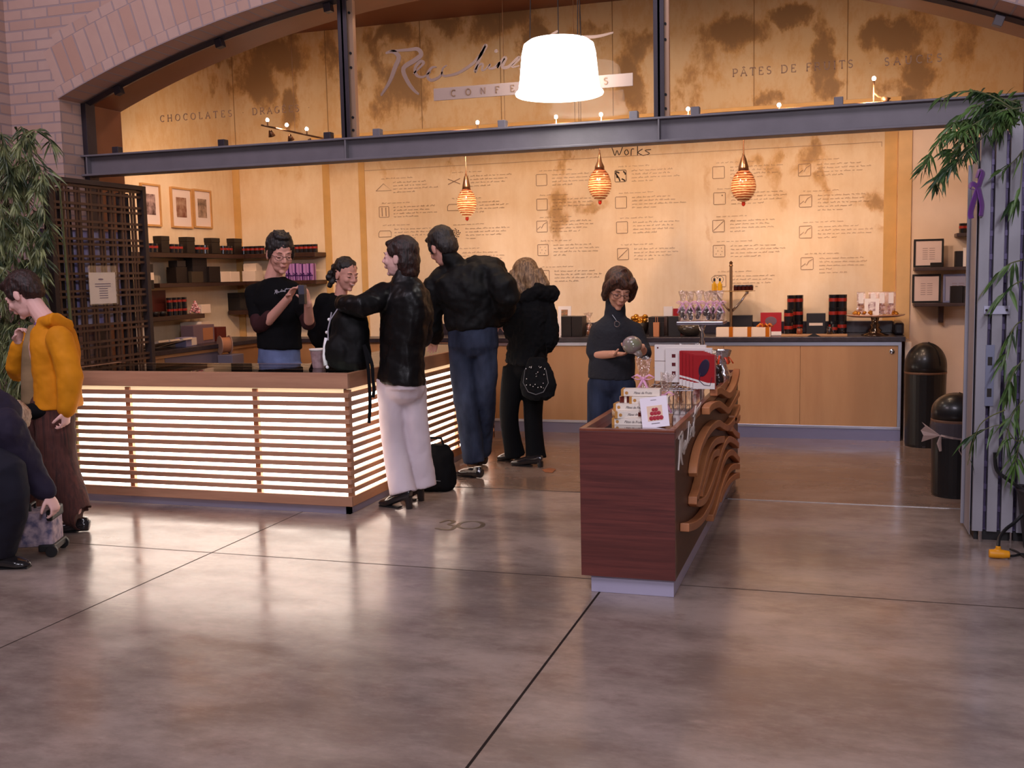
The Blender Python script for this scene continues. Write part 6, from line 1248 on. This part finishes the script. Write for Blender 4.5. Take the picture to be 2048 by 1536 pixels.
for px_ in (1956, 2015):
    p = atz(px_, 1075); b = MB(); b.tube([(p.x, 6.07, .0), (p.x, 6.07, .06)], .010, 8); b.build('floor_bolt', CHROME, t)
o = root('ribbon_bow', at(1957, 375, 6.05), 'violet ribbon bow tied on the folded steel gate', 'bow'); b = MB()
for q in ([(0, 0, 0), (-.03, -.01, .02), (-.045, 0, .0), (-.02, 0, -.01)], [(0, 0, 0), (.01, -.01, .04), (.02, 0, .08), (.0, 0, .09), (-.012, 0, .05)], [(0, 0, 0), (-.02, -.01, -.06), (-.035, 0, -.13), (-.03, 0, -.16)], [(0, 0, 0), (.012, -.01, -.06), (.02, 0, -.10), (.015, 0, -.15)]): b.tube(crv(q, 4), .012, 8, flat=(1.7, .25))
b.build('ribbon', mat('violet_satin', srgb(130, 70, 160), .35, sheen=.4), o, smooth=True)

# ------------------------------------------------------------------ bamboo
LEAF = None
def leafm(name, a, c):
    m, nt, b = _nodes(name); g = N(nt, 'ShaderNodeTexCoord').outputs['Object']; n, _ = nz(nt, g, (9, 9, 9), 3)
    L(nt, mix_col(nt, smooth(nt, n, .35, .65), a, c), b.inputs['Base Color']); b.inputs['Roughness'].default_value = .45; b.inputs['Subsurface Weight'].default_value = 0.0; return m
LEAF_R = leafm('bamboo_leaf', srgb(38, 62, 34), srgb(92, 124, 62)); LEAF_L = leafm('bamboo_leaf_pale', srgb(52, 66, 40), srgb(138, 146, 96)); CULM = mat('bamboo_culm', srgb(92, 96, 58), .45, var=.2, scale=(3, 3, 20))  # left bamboo has paler grey-green leaves
def leaf(b, p, d, l, w, roll):
    d = Vector(d).normalized(); s_ = d.cross(Vector((math.cos(roll), math.sin(roll), .3))).normalized(); n = s_.cross(d); droop = Vector((0, 0, -.25 * l))
    q = [p, p + d * l * .3 + s_ * w, p + d * l * .3 - s_ * w, p + d * l * .3 + n * w * .35, p + d * l * .65 + s_ * w * .8 + droop * .3, p + d * l * .65 - s_ * w * .8 + droop * .3, p + d * l * .65 + n * w * .3 + droop * .3, p + d * l + droop]
    b.add(q, [(0, 1, 3), (0, 3, 2), (1, 4, 6, 3), (3, 6, 5, 2), (4, 7, 6), (6, 7, 5)])
def twig(bl, bs, pts, n, l=(.06, .11), w=.0085, down=.35, spread=1.1):
    P_ = crv([tuple(p) for p in pts], 6); bs.tube(P_, [.004 * (1 - .6 * i / len(P_)) for i in range(len(P_))], 5)
    for k in range(n):
        i = min(int((random.random() ** .7) * (len(P_) - 1)), len(P_) - 2); p = P_[i].lerp(P_[i + 1], random.random()); t_ = (P_[i + 1] - P_[i]).normalized()
        d = t_ * .7 + Vector((random.uniform(-1, 1), random.uniform(-1, 1), random.uniform(-.6, .5))) * spread + Vector((0, 0, -down))
        leaf(bl, p, d, random.uniform(*l), w * random.uniform(.7, 1.2), random.uniform(0, 6.3))
random.seed(21)
tr_ = root('bamboo_plant', (1.02, 5.95, 0), 'green bamboo arching over the folded steel gate at the right edge', 'bamboo', world=True)
bl = MB(); bs = MB(); cb = MB()
for (x, y, dx) in ((1.0, 5.9, -.03), (1.06, 6.02, .02), (.96, 5.86, -.02)):
    pts = [Vector((x + dx * k / 6, y, .25 + k * .36)) for k in range(7)]; cb.tube(pts, [.013 - .001 * k for k in range(7)], 8)
Yr = 5.85
for pl, n in [([(2035, 225), (1985, 205), (1930, 225), (1880, 280), (1845, 340)], 80), ([(2040, 250), (1990, 240), (1940, 270), (1900, 320), (1870, 370)], 80), ([(2030, 220), (1980, 190), (1930, 182), (1880, 195)], 22), ([(2045, 215), (1990, 225), (1945, 250), (1905, 270)], 90), ([(2040, 240), (2000, 225), (1960, 235), (1920, 245)], 100),
              ([(2045, 210), (2000, 195), (1960, 185)], 60), ([(2046, 225), (2020, 235), (2000, 260)], 60), ([(2046, 200), (2010, 205), (1975, 215)], 70), ([(2000, 240), (1960, 280), (1915, 320), (1885, 350)], 50), ([(2046, 300), (2030, 320), (2005, 340)], 9), ([(2046, 230), (2020, 225), (1995, 235)], 70), ([(1960, 240), (1930, 300), (1895, 300)], 26)]:
    yy = Yr + random.uniform(-.18, .12); twig(bl, bs, [at(a, c, yy) for a, c in pl], n, l=(.05, .105), w=.0075)
for pl, n in [([(2046, 520), (2015, 530), (1985, 560)], 9), ([(2046, 560), (2020, 575), (2000, 600)], 9), ([(2046, 640), (2025, 660), (2010, 720)], 12), ([(2046, 720), (2030, 740), (2015, 780)], 12), ([(2046, 800), (2025, 830), (2010, 880)], 14), ([(2046, 880), (2030, 880), (2000, 850), (1935, 875)], 8), ([(2046, 300), (2040, 380), (2030, 400)], 8), ([(2046, 860), (2036, 900), (2030, 930)], 14), ([(2010, 820), (1960, 850), (1935, 930)], 5)]:
    yy = 5.9 + random.uniform(-.08, .05); twig(bl, bs, [at(a, c, yy) for a, c in pl], n, l=(.08, .14), w=.010, down=.6, spread=.9)
bl.build('foliage', LEAF_R, tr_, recalc=False); bs.build('twigs', CULM, tr_); cb.build('culm', CULM, tr_)
b = MB(); b.lathe([(.16, 0), (.20, .30), (.21, .32), (.18, .32), (.17, .27)], (1.08, 5.98, 0), 24); b.build('pot', mat('dark_planter', srgb(44, 38, 40), .6), tr_)
tl_ = root('bamboo_plant', (-5.45, 5.9, 0), 'dense bamboo at the left edge in front of the brick wall', 'bamboo', world=True)
bl = MB(); bs = MB(); cb = MB()
for k in range(7):
    x = -5.75 + .11 * k; y = 5.85 + .1 * math.sin(k * 2.3); cb.tube([(x, y, .2), (x + .02, y, 1.0), (x - .03, y + .03, 2.2)], [.013, .012, .006], 7)
for k in range(170):
    px_ = random.uniform(-40, 92); py_ = random.uniform(262, 860); 
    if py_ < 330 and px_ > 70: continue
    yy = random.uniform(5.65, 6.0); dx = random.uniform(-25, 35); dy = random.uniform(20, 60)
    if px_ + dx > 95: dx = 5
    twig(bl, bs, [at(px_, py_, yy), at(px_ + dx * .6, py_ + dy * .2, yy - .05), at(px_ + dx, py_ + dy, yy - .08)], 34, l=(.06, .12), w=.007, down=.75)
for pl, n in [([(40, 300), (60, 262), (90, 268), (105, 290)], 22), ([(60, 300), (80, 320), (95, 345)], 14), ([(60, 400), (85, 425), (100, 460)], 16), ([(20, 285), (40, 255), (55, 265)], 18), ([(60, 440), (80, 480), (90, 540)], 18)]:
    twig(bl, bs, [at(a, c, 5.75) for a, c in pl], n, l=(.08, .15))
bl.build('foliage', LEAF_L, tl_, recalc=False); bs.build('twigs', CULM, tl_); cb.build('culm', CULM, tl_)
b = MB(); b.box(-5.95, -5.42, 5.65, 6.05, 0, .32); b.build('planter', mat('dark_planter', srgb(44, 38, 40), .6), tl_, bevel=.01)

# ------------------------------------------------------------------ lights one can see
LAMPM = mat('glowing_white_shade', (.95, .93, .9), .5, emit=(1, .98, .94), es=6)
zb = at(1118, 187, 6.6).z; cx = at(1118, 140, 6.6).x; zt_ = at(1115, 82, 6.6).z; H_ = zt_ - zb
t = root('hanging_lamp', (cx, 6.6, zb), 'large glowing white drum shaped lamp hanging in front of the script sign', 'lamp')
MB().lathe([(.262, .015), (.250, H_ * .3), (.236, H_ * .75), (.222, H_ * .93), (.19, H_), (.02, H_ + .005)], (0, 0, 0), 40).build('shade', LAMPM, t, smooth=True)
b = MB(); b.tube([(.268 * math.cos(a), .268 * math.sin(a), 0) for a in [2 * PI * k / 40 for k in range(40)]], .014, 8, closed=True); b.build('bottom_rim', LAMPM, t, smooth=True)
b = MB()
for dx, dy, ux in ((-.19, 0, .05), (.0, 0, .0), (.10, .1, .02), (.17, -.1, -.03)): b.tube([(dx, dy, H_ - .01), (dx + ux, dy, H_ + 1.4)], .0035, 6)
b.build('hanging_cable', BXD, t)
RAIL = mat('bronze_rail', srgb(150, 110, 80), .3, .9); BULB = mat('halogen_bulb', (1, 1, 1), .3, emit=(1, .92, .85), es=28)
rl = root('light_rail', (-2.4, 8.0, 2.64), 'thin bronze light rail running across the shop just above the steel beam', 'light rail', world=True)
b = MB(); b.tube([(-4.05, 8.0, 2.655), (.3, 8.0, 2.655)], .007, 8); b.build('rod', RAIL, rl)
b = MB()
for px_ in (1158, 1162, 470 + 680 / 1, 1010): x = at(px_, 250, 8.0).x; b.tube([(x, 8.0, 2.65), (x, 8.0, 4.07)], .0022, 5)
b.build('hanging_wire', RAIL, rl)
rl2 = root('light_rail', (-4.5, 8.0, 2.7), 'short slanting bronze light rail at the upper left behind the glass', 'light rail', world=True)
ra, rb2 = at(522, 250, 7.8), at(656, 279, 8.2); b = MB(); b.tube([ra, rb2], .008, 8); b.build('rod', RAIL, rl2); b = MB(); b.tube([(ra + rb2) / 2, Vector(((ra + rb2) / 2).xy) .to_3d() + Vector((0, 0, 4.07))], .0022, 5); b.build('hanging_wire', RAIL, rl2)
for i, (px_, py_) in enumerate(BULBS):
    if i < 3: base = ra.lerp(rb2, (px_ - 522) / 134); p = Vector((base.x, base.y, at(px_, py_, base.y).z))
    else: p = at(px_, py_, 8.0); base = Vector((p.x, 8.0, 2.655))
    o = root('halogen_lamp', base, ordl(i, 9, 'tiny bright halogen lamps above the beam') if i < 9 else 'bright halogen lamp with bronze arm and spot head above the beam on the right', 'lamp', 'halogen lamps')
    h = p.z - base.z; MB().tube([(0, 0, 0), (0, 0, max(h - .01, .01))], .006, 8).build('stem', RAIL, o); b = MB(); b.ell((0, 0, h), (.014, .014, .016)); b.build('bulb', BULB, o, smooth=True)
    M = Matrix.Rotation(.5, 4, 'X'); b = MB(); b.lathe([(.012, 0), (.03, -.05), (.028, -.05), (.008, -.005)], (0, 0, 0), 14, M=TR(.01, .02, -.03) @ M); b.build('spot_head', RAIL, o, smooth=True)
    if i == 9: b = MB(); b.lathe([(.012, .0), (.035, -.05), (.028, -.05)], (0, 0, 0), 14, M=TR(.055, .0, .03) @ Matrix.Rotation(-.9, 4, 'Y')); b.build('spot_head', RAIL, o, smooth=True); b = MB(); b.tube([(0, 0, .07), (.03, 0, .04), (.055, 0, .03)], .006, 6); b.build('arm', RAIL, o)
def egg_mat(name, hot, dark):
    m, nt, bs_ = _nodes(name); g = N(nt, 'ShaderNodeTexCoord').outputs['Object']; sp = N(nt, 'ShaderNodeSeparateXYZ'); L(nt, g, sp.inputs[0])
    n, _ = nz(nt, g, (9, 9, 30), 3, .6); w = mth(nt, 'SINE', mth(nt, 'ADD', mth(nt, 'MULTIPLY', sp.outputs[2], 330.0), mth(nt, 'MULTIPLY', n, 9.0)))
    f = smooth(nt, w, -.5, .5); up = smooth(nt, sp.outputs[2], .10, .26)
    c = mix_col(nt, f, srgb(168, 78, 38), srgb(244, 190, 128)); c = mix_col(nt, mth(nt, 'MULTIPLY', up, .85), c, mix_col(nt, f, srgb(50, 16, 12), srgb(170, 80, 50)))
    L(nt, c, bs_.inputs['Base Color']); L(nt, c, bs_.inputs['Emission Color']); bs_.inputs['Emission Strength'].default_value = hot; bs_.inputs['Roughness'].default_value = .12; return m
for i, (px_, yt, yb, wpx, lab, hot) in enumerate([(932, 353, 441, 45, 'striped amber glass egg pendant above the tall person in black jacket', .8), (1199, 322, 408, 51, 'middle striped glass egg pendant above the turtleneck woman', .35), (1487, 322, 411, 52, 'rightmost striped glass egg pendant, darker at the top', .18)]):
    Yp = 8.55; a = at(px_, yt, Yp); c = at(px_, yb - 6, Yp); x = a.x; h = .205 + .0; z0 = c.z; 
    hh = at(px_, 378 if i == 0 else (338 if i == 1 else 340), Yp).z - z0; r = wpx / 2 / 262
    o = root('pendant_lamp', (x, Yp, z0), lab, 'pendant lamp', 'striped glass egg pendants')
    prof = [(.004, 0), (r * .45, hh * .06), (r * .78, hh * .2), (r * .97, hh * .38), (r, hh * .5), (r * .93, hh * .66), (r * .74, hh * .84), (r * .45, hh * .97), (r * .3, hh)]
    MB().lathe(prof, (0, 0, 0), 28).build('glass_egg', egg_mat('striped_glass_%d' % i, hot, 0), o, smooth=True)
    MB().lathe([(.003, -.03), (.013, -.022), (.016, -.008), (.012, .004)], (0, 0, 0), 14).build('red_tip', mat('red_glass_tip', srgb(190, 40, 16), .1, coat=1, emit=srgb(190, 40, 16), es=.25), o, smooth=True)
    MB().lathe([(r * .42, hh - .004), (r * .40, hh + .02), (.02, hh + .09 if i != 1 else hh + .06), (.011, hh + .11), (.008, hh + .13)], (0, 0, 0), 16).build('bronze_cap', RAIL, o, smooth=True)
    MB().tube([(0, 0, hh + .10), (0, 0, 4.07 - z0 if False else 2.72 - z0)], .006, 8).build('stem', RAIL, o); 
b = MB(); b.tube([(-3.6, 8.55, 2.72), (-.3, 8.55, 2.72)], .007, 8); b.tube([(-3.0, 8.55, 2.72), (-3.0, 8.0, 2.66)], .004, 6); b.tube([(-1.0, 8.55, 2.72), (-1.0, 8.0, 2.66)], .004, 6); b.build('pendant_rod', RAIL, rl)

# ------------------------------------------------------------------ signs and lettering
SGN = mat('satin_sign_metal', srgb(150, 122, 108), .7, 0)
t = root('script_sign', (-2.4, 6.93, 2.7), 'large script sign in pale satin metal hanging at the upper glass', 'sign', world=True)
b = MB()
for k, st in enumerate(SCR[:8] + SCR[9:]):
    p = crv([(680 + a / 2.926, c / 2.926) for a, c in st], 4); n_ = len(p); wmax = .030 if k in (0, 1) else .020
    ribbon(b, [at(q[0], q[1], 6.94) for q in p], [wmax * (.35 + .75 * math.sin(PI * (i + .8) / (n_ + .8))) for i in range(n_)], (0, 1, 0), .008)
b.build('lettering', SGN, t)
t = root('name_bar', (-2.04, 6.94, 2.72), 'narrow satin metal bar with cut capitals under the script sign', 'sign', world=True)
a = at(868, 201, 6.95); c = at(1266, 147, 6.95); z0_, z1_ = 2.716, 2.800; MB().box(a.x, c.x, 6.945, 6.955, z0_, z1_).build('bar', mat('satin_bar', srgb(172, 146, 134), .6, 0), t, bevel=.002)
b = MB(); xs0 = at(680 + 652 / 2.926, 185, 6.95).x; xs1 = at(680 + 1545 / 2.926, 160, 6.95).x
for k, chh in enumerate('CONFECTIONS'): strokes(b, chh, .042, (xs0 + (xs1 - xs0) * k / 10, 6.941, 2.738), (1, 0, 0), (0, 0, 1), w=.006)
b.build('lettering', mat('brown_cut_letters', srgb(146, 110, 80), .5), t)
LTR = mat('tan_letters', srgb(146, 108, 76), .6)
def word(txt, h, o_, w, gap, label):
    t = root('glass_lettering', o_, label, 'lettering', world=True); x = 0
    for ch in txt:
        b = MB(); adv = strokes(b, ch, h, (o_[0] + x, o_[1], o_[2]), (1, 0, 0), (0, 0, 1), w=w, gap=gap); x += adv
        if b.v: b.build('letter' if ch != '.' else 'dot', LTR, t)
word('CHOCOLATES', .047, (-5.01, 6.985, 2.722), .006, .58, 'tan serif word for chocolates on the left pane of glass')
word('. DRAGÉES .', .047, (-4.30, 6.985, 2.722), .006, .42, 'tan serif word between dots on the left pane, near the mullion')
word('PÂTES DE FRUITS', .046, (-.70, 6.985, 2.732), .006, .36, 'tan serif words about fruit pastes on the right pane of glass')
word('. SAUCES', .046, (.12, 6.985, 2.728), .006, .5, 'tan serif word for sauces on the right pane of glass')
# wall menu: heading, icons and small italic paragraphs
INKD = mat('dark_wall_ink', srgb(60, 46, 34), .7); INKM = mat('soft_wall_ink', srgb(158, 128, 104), .8); INKL = mat('faint_wall_ink', srgb(176, 146, 120), .8)
WY = 10.146
def P2(px_, py_): return at(px_, py_, WY)
t = root('wall_heading', P2(1215, 305), 'handwritten heading high on the plaster wall behind the middle pendant', 'lettering', world=True)
b = MB()
for st in [[(1222, 291), (1226, 301), (1230, 311), (1234, 301), (1238, 310), (1243, 300), (1246, 290)], [(1253, 299), (1249, 304), (1252, 310), (1257, 306), (1254, 299)], [(1262, 311), (1263, 299), (1268, 298)], [(1275, 289), (1275, 311)], [(1285, 298), (1276, 305), (1286, 311)], [(1302, 299), (1290, 301), (1299, 307), (1286, 311)]]: ribbon(b, [P2(*q) for q in crv(st, 4)], .008, (0, 1, 0), .003)
b.build('dark_word', INKD, t)
def greek(b, x, z, w, h, rnd, slant=.3, lw=.003):
    xx = x
    while xx < x + w:
        ww = rnd.uniform(.018, .06); pts = []; k = int(ww / .0055)
        for i in range(k + 1): pts.append(Vector((xx + i * .0055, WY, z + (h * .5 if i % 2 else 0) + (h * .5 if rnd.random() < .16 else 0))))
        if len(pts) > 1: ribbon(b, pts, lw, (0, 1, 0), .002)
        xx += ww + .014
b = MB(); rnd = random.Random(4); p = P2(1130, 303); greek(b, p.x, p.z, .30, .022, rnd, lw=.005); b.build('faint_word', INKM, t)
ICON = ['blank square', 'square with a slanting line', 'square with dots', 'square with a small dot in its corner', 'square with zigzag']
def icon(b, p, kind, s_=.055):
    def q(u, v): return Vector((p.x + u * s_, WY, p.z + v * s_))
    sq = [(-1, -.9), (-.9, -1), (.9, -1), (1, -.9), (1, .9), (.9, 1), (-.9, 1), (-1, .9), (-1, -.9)]
    lw = .0052
    if kind == 'tri': ribbon(b, [q(-1.6, -.6), q(0, .7), q(1.6, -.6), q(-1.6, -.6)], lw, (0, 1, 0), .002); return
    if kind == 'cross': ribbon(b, [q(-1.2, .5), q(1.2, -.5)], lw * 1.6, (0, 1, 0), .002); ribbon(b, [q(-1.2, -.5), q(1.2, .5)], lw * 1.6, (0, 1, 0), .002); return
    if kind == 'flat': ribbon(b, [q(-1.3, -.55), q(1.3, -.55), q(1.3, .3), q(1, .6), q(-1, .6), q(-1.3, .2), q(-1.3, -.55)], lw, (0, 1, 0), .002); return
    if kind == 'dots':
        for a_ in range(24):
            r_ = .95 * math.sqrt((a_ + .5) / 24); th = a_ * 2.4; b.ell(q(r_ * math.cos(th), r_ * math.sin(th)), (.006, .0015, .006), None, 7, 5)
        return
    ribbon(b, [q(*u) for u in sq], lw, (0, 1, 0), .002)
    if kind == 'line': ribbon(b, [q(-.9, -.8), q(.85, .8)], lw, (0, 1, 0), .002)
    if kind == 'dot': b.ell(q(.45, .5), (.007, .0015, .007), None, 8, 5)
    if kind == 'pair': ribbon(b, [q(-.4, -.8), q(-.4, .8)], lw * 1.5, (0, 1, 0), .002); ribbon(b, [q(.4, -.8), q(.4, .8)], lw * 1.5, (0, 1, 0), .002)
    if kind == 'zig': ribbon(b, [q(-.9, -.5), q(-.3, 0), q(-.1, -.3), q(.3, .4), q(.9, .7)], lw, (0, 1, 0), .002)
    if kind == 'dark': 
        for u in ((-.9, .8, -.2, .5), (-.7, .2, -.1, -.9), (.5, .8, .9, .2), (.2, -.5, .8, -.9), (-.9, .6, -.6, -.3)): ribbon(b, [q(u[0], u[1]), q((u[0] + u[2]) / 2 + .1, (u[1] + u[3]) / 2), q(u[2], u[3])], lw * 2.6, (0, 1, 0), .002)
    if kind == 'spots': [b.ell(q(u, v), (.004, .0015, .004), None, 6, 4) for u, v in ((-.5, .5), (.4, .5), (-.2, 0), (.5, -.1), (-.5, -.5), (.3, -.6))]
KN = {'tri': 'triangle', 'cross': 'crossed strokes', 'flat': 'low rounded block', 'dots': 'cluster of dots', 'line': 'square with a diagonal line', 'dot': 'square with one dot', 'pair': 'square with two bars', 'zig': 'square with a zigzag', 'dark': 'square with dark splashes', 'spots': 'square with fine spots', 'sq': 'empty square'}
COLN = {0: 'first', 1: 'second', 2: 'third', 3: 'fourth', 4: 'fifth', 5: 'sixth'}; ROWN = ['top', 'second', 'third', 'fourth', 'fifth', 'sixth']
menu = [(0, [(767, 375, 'tri'), (768, 424, 'pair'), (770, 468, 'flat')]), (1, [(908, 363, 'cross'), (908, 415, 'flat'), (911, 467, 'dots'), (905, 515, 'sq')]), (2, [(1083, 360, 'sq'), (1084, 409, 'sq'), (1084, 453, 'zig'), (1086, 500, 'spots'), (1088, 552, 'spots')]),
        (3, [(1241, 352, 'dark'), (1242, 405, 'sq'), (1244, 455, 'sq'), (1246, 508, 'line')]), (4, [(1437, 345, 'sq'), (1439, 397, 'dot'), (1437, 452, 'line'), (1438, 502, 'spots'), (1440, 562, 'sq')]), (5, [(1609, 340, 'zig'), (1611, 402, 'zig'), (1611, 464, 'zig'), (1614, 527, 'zig')])]
rnd = random.Random(11)
for ci, rows in menu:
    for ri, (px_, py_, kd) in enumerate(rows):
        p = P2(px_, py_); ink = INKM if not (ci == 5 and ri > 1) else INKL
        t = root('wall_menu_entry', p, '%s entry in the %s column of wall lettering, drawn beside %s' % (ROWN[ri], COLN[ci], KN[kd]), 'lettering', 'printed entries on the plaster wall', world=True)
        b = MB(); icon(b, p, kd); b.build('icon_drawing', INKD if kd in ('dark', 'dots') else ink, t)
        b = MB(); greek(b, p.x - .02, p.z + .085, .30, .012, rnd, lw=.003); b.build('heading', INKL, t)
        b = MB()
        for k in range(4 if ri % 2 == 0 else 5 if ci == 5 else 4): greek(b, p.x + .11, p.z + .04 - k * .033, rnd.uniform(.36, .48) if k < 3 else rnd.uniform(.1, .3), .014, rnd)
        b.build('paragraph', ink, t)
b = MB(); a = P2(725, 326); c = P2(1262, 296); e = P2(1764, 283); zz = 2.615; b.box(a.x, e.x, WY - .002, WY + .002, zz, zz + .004); b.box(e.x - .004, e.x, WY - .002, WY + .002, zz - .04, zz); b_ = b.build('wall_rule', INKL); tag(b_, 'thin printed line along the wall above the menu lettering', 'lettering')

# ------------------------------------------------------------------ bins and floor things
BINB = mat('black_bin_plastic', (.011, .011, .012), .35, coat=.2)
def bin_(label, x, y, r, zb_, zt_):
    t = root('dome_bin', (x, y, 0), label, 'bin', 'black dome-top bins'); MB().lathe([(r * .93, 0), (r * .95, .02), (r, zb_)], (0, 0, 0), 36).build('body', BINB, t, smooth=False)
    MB().lathe([(r * 1.005, zb_ - .012), (r * 1.02, zb_ - .006), (r * 1.02, zb_ + .004), (r, zb_ + .008)], (0, 0, 0), 36, cap=False).build('rim_band', mat('bronze_band', srgb(120, 90, 72), .4, .3), t)
    hd = zt_ - zb_; d = MB().lathe([(r * 1.01, zb_ + .006)] + [(r * 1.01 * math.cos(a), zb_ + .05 + (hd - .05) * math.sin(a)) for a in [PI / 2 * k / 10 for k in range(10)]] + [(.002, zt_)], (0, 0, 0), 36).build('dome_lid', BINB, t, smooth=True)
    b = MB(); hf = [(r * 1.02 * math.cos(a) * .62, zb_ + .06 + (hd - .055) * math.sin(a)) for a in [PI / 2 * k / 10 for k in range(11)]]; b.tube([(u, -math.sqrt(max(0, (r * 1.02) ** 2 * (1 - ((z - zb_ - .06) / (hd - .055)) ** 2) - u * u)), z) for u, z in hf[:10]], .003, 5); b.build('flap_edge', BINB, d)
    return t
bin_('taller black dome-top bin beside the back cabinet', .65, 9.30, .165, .62, .868)
bt = bin_('shorter black dome-top bin nearer the folded gate with a plastic bag tied round it', .70, 7.30, .150, .50, .675)
BAGP = mat('clear_bag_plastic', srgb(196, 170, 160), .25, alpha=.55)
b = MB(); b.lathe([(.153, .39), (.157, .41), (.156, .47), (.153, .49)], (0, 0, 0), 40, cap=False)
for v in b.v: k = 1 + .01 * math.sin(v.z * 90 + math.atan2(v.y, v.x) * 9); v.x *= k; v.y *= k
o = b.build('bag_wrap', mat('clear_wrap', srgb(120, 110, 118), .15, alpha=.3), bt)
b = MB(); q0 = Vector((-.10, -.125, .41)); pts = [q0 + Vector((-.115, .0, .085)), q0 + Vector((-.095, -.015, .06)), q0 + Vector((-.12, -.0, .03)), q0 + Vector((-.105, -.015, -.0)), q0 + Vector((-.115, 0, -.045))]
b.add([q0] + pts + [p + Vector((0, .01, 0)) for p in pts], [(0, 1, 2), (0, 2, 3), (0, 3, 4), (0, 4, 5), (0, 7, 6), (0, 8, 7), (0, 9, 8), (0, 10, 9)]); b.tube([q0, q0 + Vector((-.01, -.01, -.05)), q0 + Vector((.0, -.015, -.10))], [.008, .022, .012], 8, flat=(1, .35)); b.tube([q0, q0 + Vector((.07, -.02, -.01)), q0 + Vector((.13, -.015, -.015))], [.008, .011, .013], 8, flat=(1, .5)); b.tube([q0 + Vector((.13, -.015, -.015)), q0 + Vector((.11, -.02, -.09)), q0 + Vector((.14, -.02, -.15))], [.012, .007, .003], 6, flat=(1, .4)); b.build('bag_knot', BAGP, bt)
BRASS = mat('floor_brass', srgb(132, 116, 96), .35, .6)
def fz(a, c): p = atz(a, c, .0); return Vector((p.x, p.y, .0015))
t = root('floor_numerals', fz(918, 1050), 'dark brass numerals 30 set in the floor near the counter corner', 'numerals', world=True)
b = MB(); ribbon(b, [fz(*q) for q in crv([(880, 1046), (896, 1041), (908, 1044), (897, 1049.5), (910, 1053), (898, 1060), (871, 1057)], 5)], [.012 + .016 * abs(math.sin(i * .2)) for i in range(31)], (0, 0, 1), .001); b.build('numeral', BRASS, t)
b = MB(); ribbon(b, [fz(941 + 25 * math.cos(a) + 3 * math.sin(a), 1050.5 - 7.5 * math.sin(a)) for a in [2 * PI * k / 24 for k in range(25)]], [.010 + .018 * abs(math.cos(2 * PI * i / 24)) for i in range(25)], (0, 0, 1), .001); b.build('numeral', BRASS, t)
b = MB(); p = [fz(*q) for q in ((1084, 940), (1098, 937), (1112, 939), (1105, 946), (1090, 945))]; n_ = len(p); b.add(p + [q + Vector((0, 0, .003)) for q in p], [tuple(range(n_)), tuple(range(2 * n_ - 1, n_ - 1, -1))] + [(i, i + n_, (i + 1) % n_ + n_, (i + 1) % n_) for i in range(n_)]); o = b.build('fallen_leaf', mat('dry_leaf', srgb(150, 90, 56), .7)); tag(o, 'dry brown leaf on the floor beside the blonde person', 'leaf')
YP = mat('yellow_plug_plastic', srgb(226, 150, 20), .45); p = atz(1998, 1117)
t = root('power_connector', (p.x, p.y, 0), 'yellow three-way power connector on the floor below the folded gate', 'connector')
b = MB(); b.tube([(-.048, 0, .024), (-.02, 0, .024), (.02, 0, .024), (.05, 0, .024)], [.022, .024, .023, .018], 14); b.tube([(-.005, 0, .03), (-.005, .0, .065)], [.015, .013], 12); b.build('body', YP, t, remesh=.004, sm=2)
CAB = mat('black_cable', (.012, .012, .013), .4)
o = root('power_cable', (p.x, p.y, 0), 'thick black cable rising from the yellow connector to the right', 'cable', world=True); b = MB()
b.tube(crv([(p.x - .005, p.y, .06), tuple(at(1999, 1075, p.y + .05)), tuple(at(2012, 1058, 5.85)), tuple(at(2030, 1044, 5.9)), tuple(at(2056, 1018, 5.95))], 6), .009, 8); b.build('cable_run', CAB, o)
o = root('power_cable', (p.x, p.y, 0), 'thin black cables lying on the floor right of the yellow connector', 'cable', world=True); b = MB(); q = [tuple(atz(a, c, .008)) for a, c in ((2017, 1112), (2030, 1111), (2045, 1108), (2070, 1112))]; b.tube(crv(q, 5), .006, 7); q = [tuple(atz(a, c, .008)) for a, c in ((2020, 1098), (2035, 1104), (2052, 1116), (2070, 1120))]; b.tube(crv(q, 5), .005, 7); b.build('cable_run', CAB, o)
o = root('bamboo_stalk', at(2020, 960, 6.0), 'dark leaning stalk crossing the folded gate low at the right edge', 'stalk', world=True); b = MB(); b.tube(crv([tuple(at(1990, 905, 6.03)), tuple(at(1994, 940, 6.03)), tuple(at(2020, 962, 6.0)), tuple(at(2062, 990, 5.95))], 6), .010, 8); b.build('stalk', CAB, o)
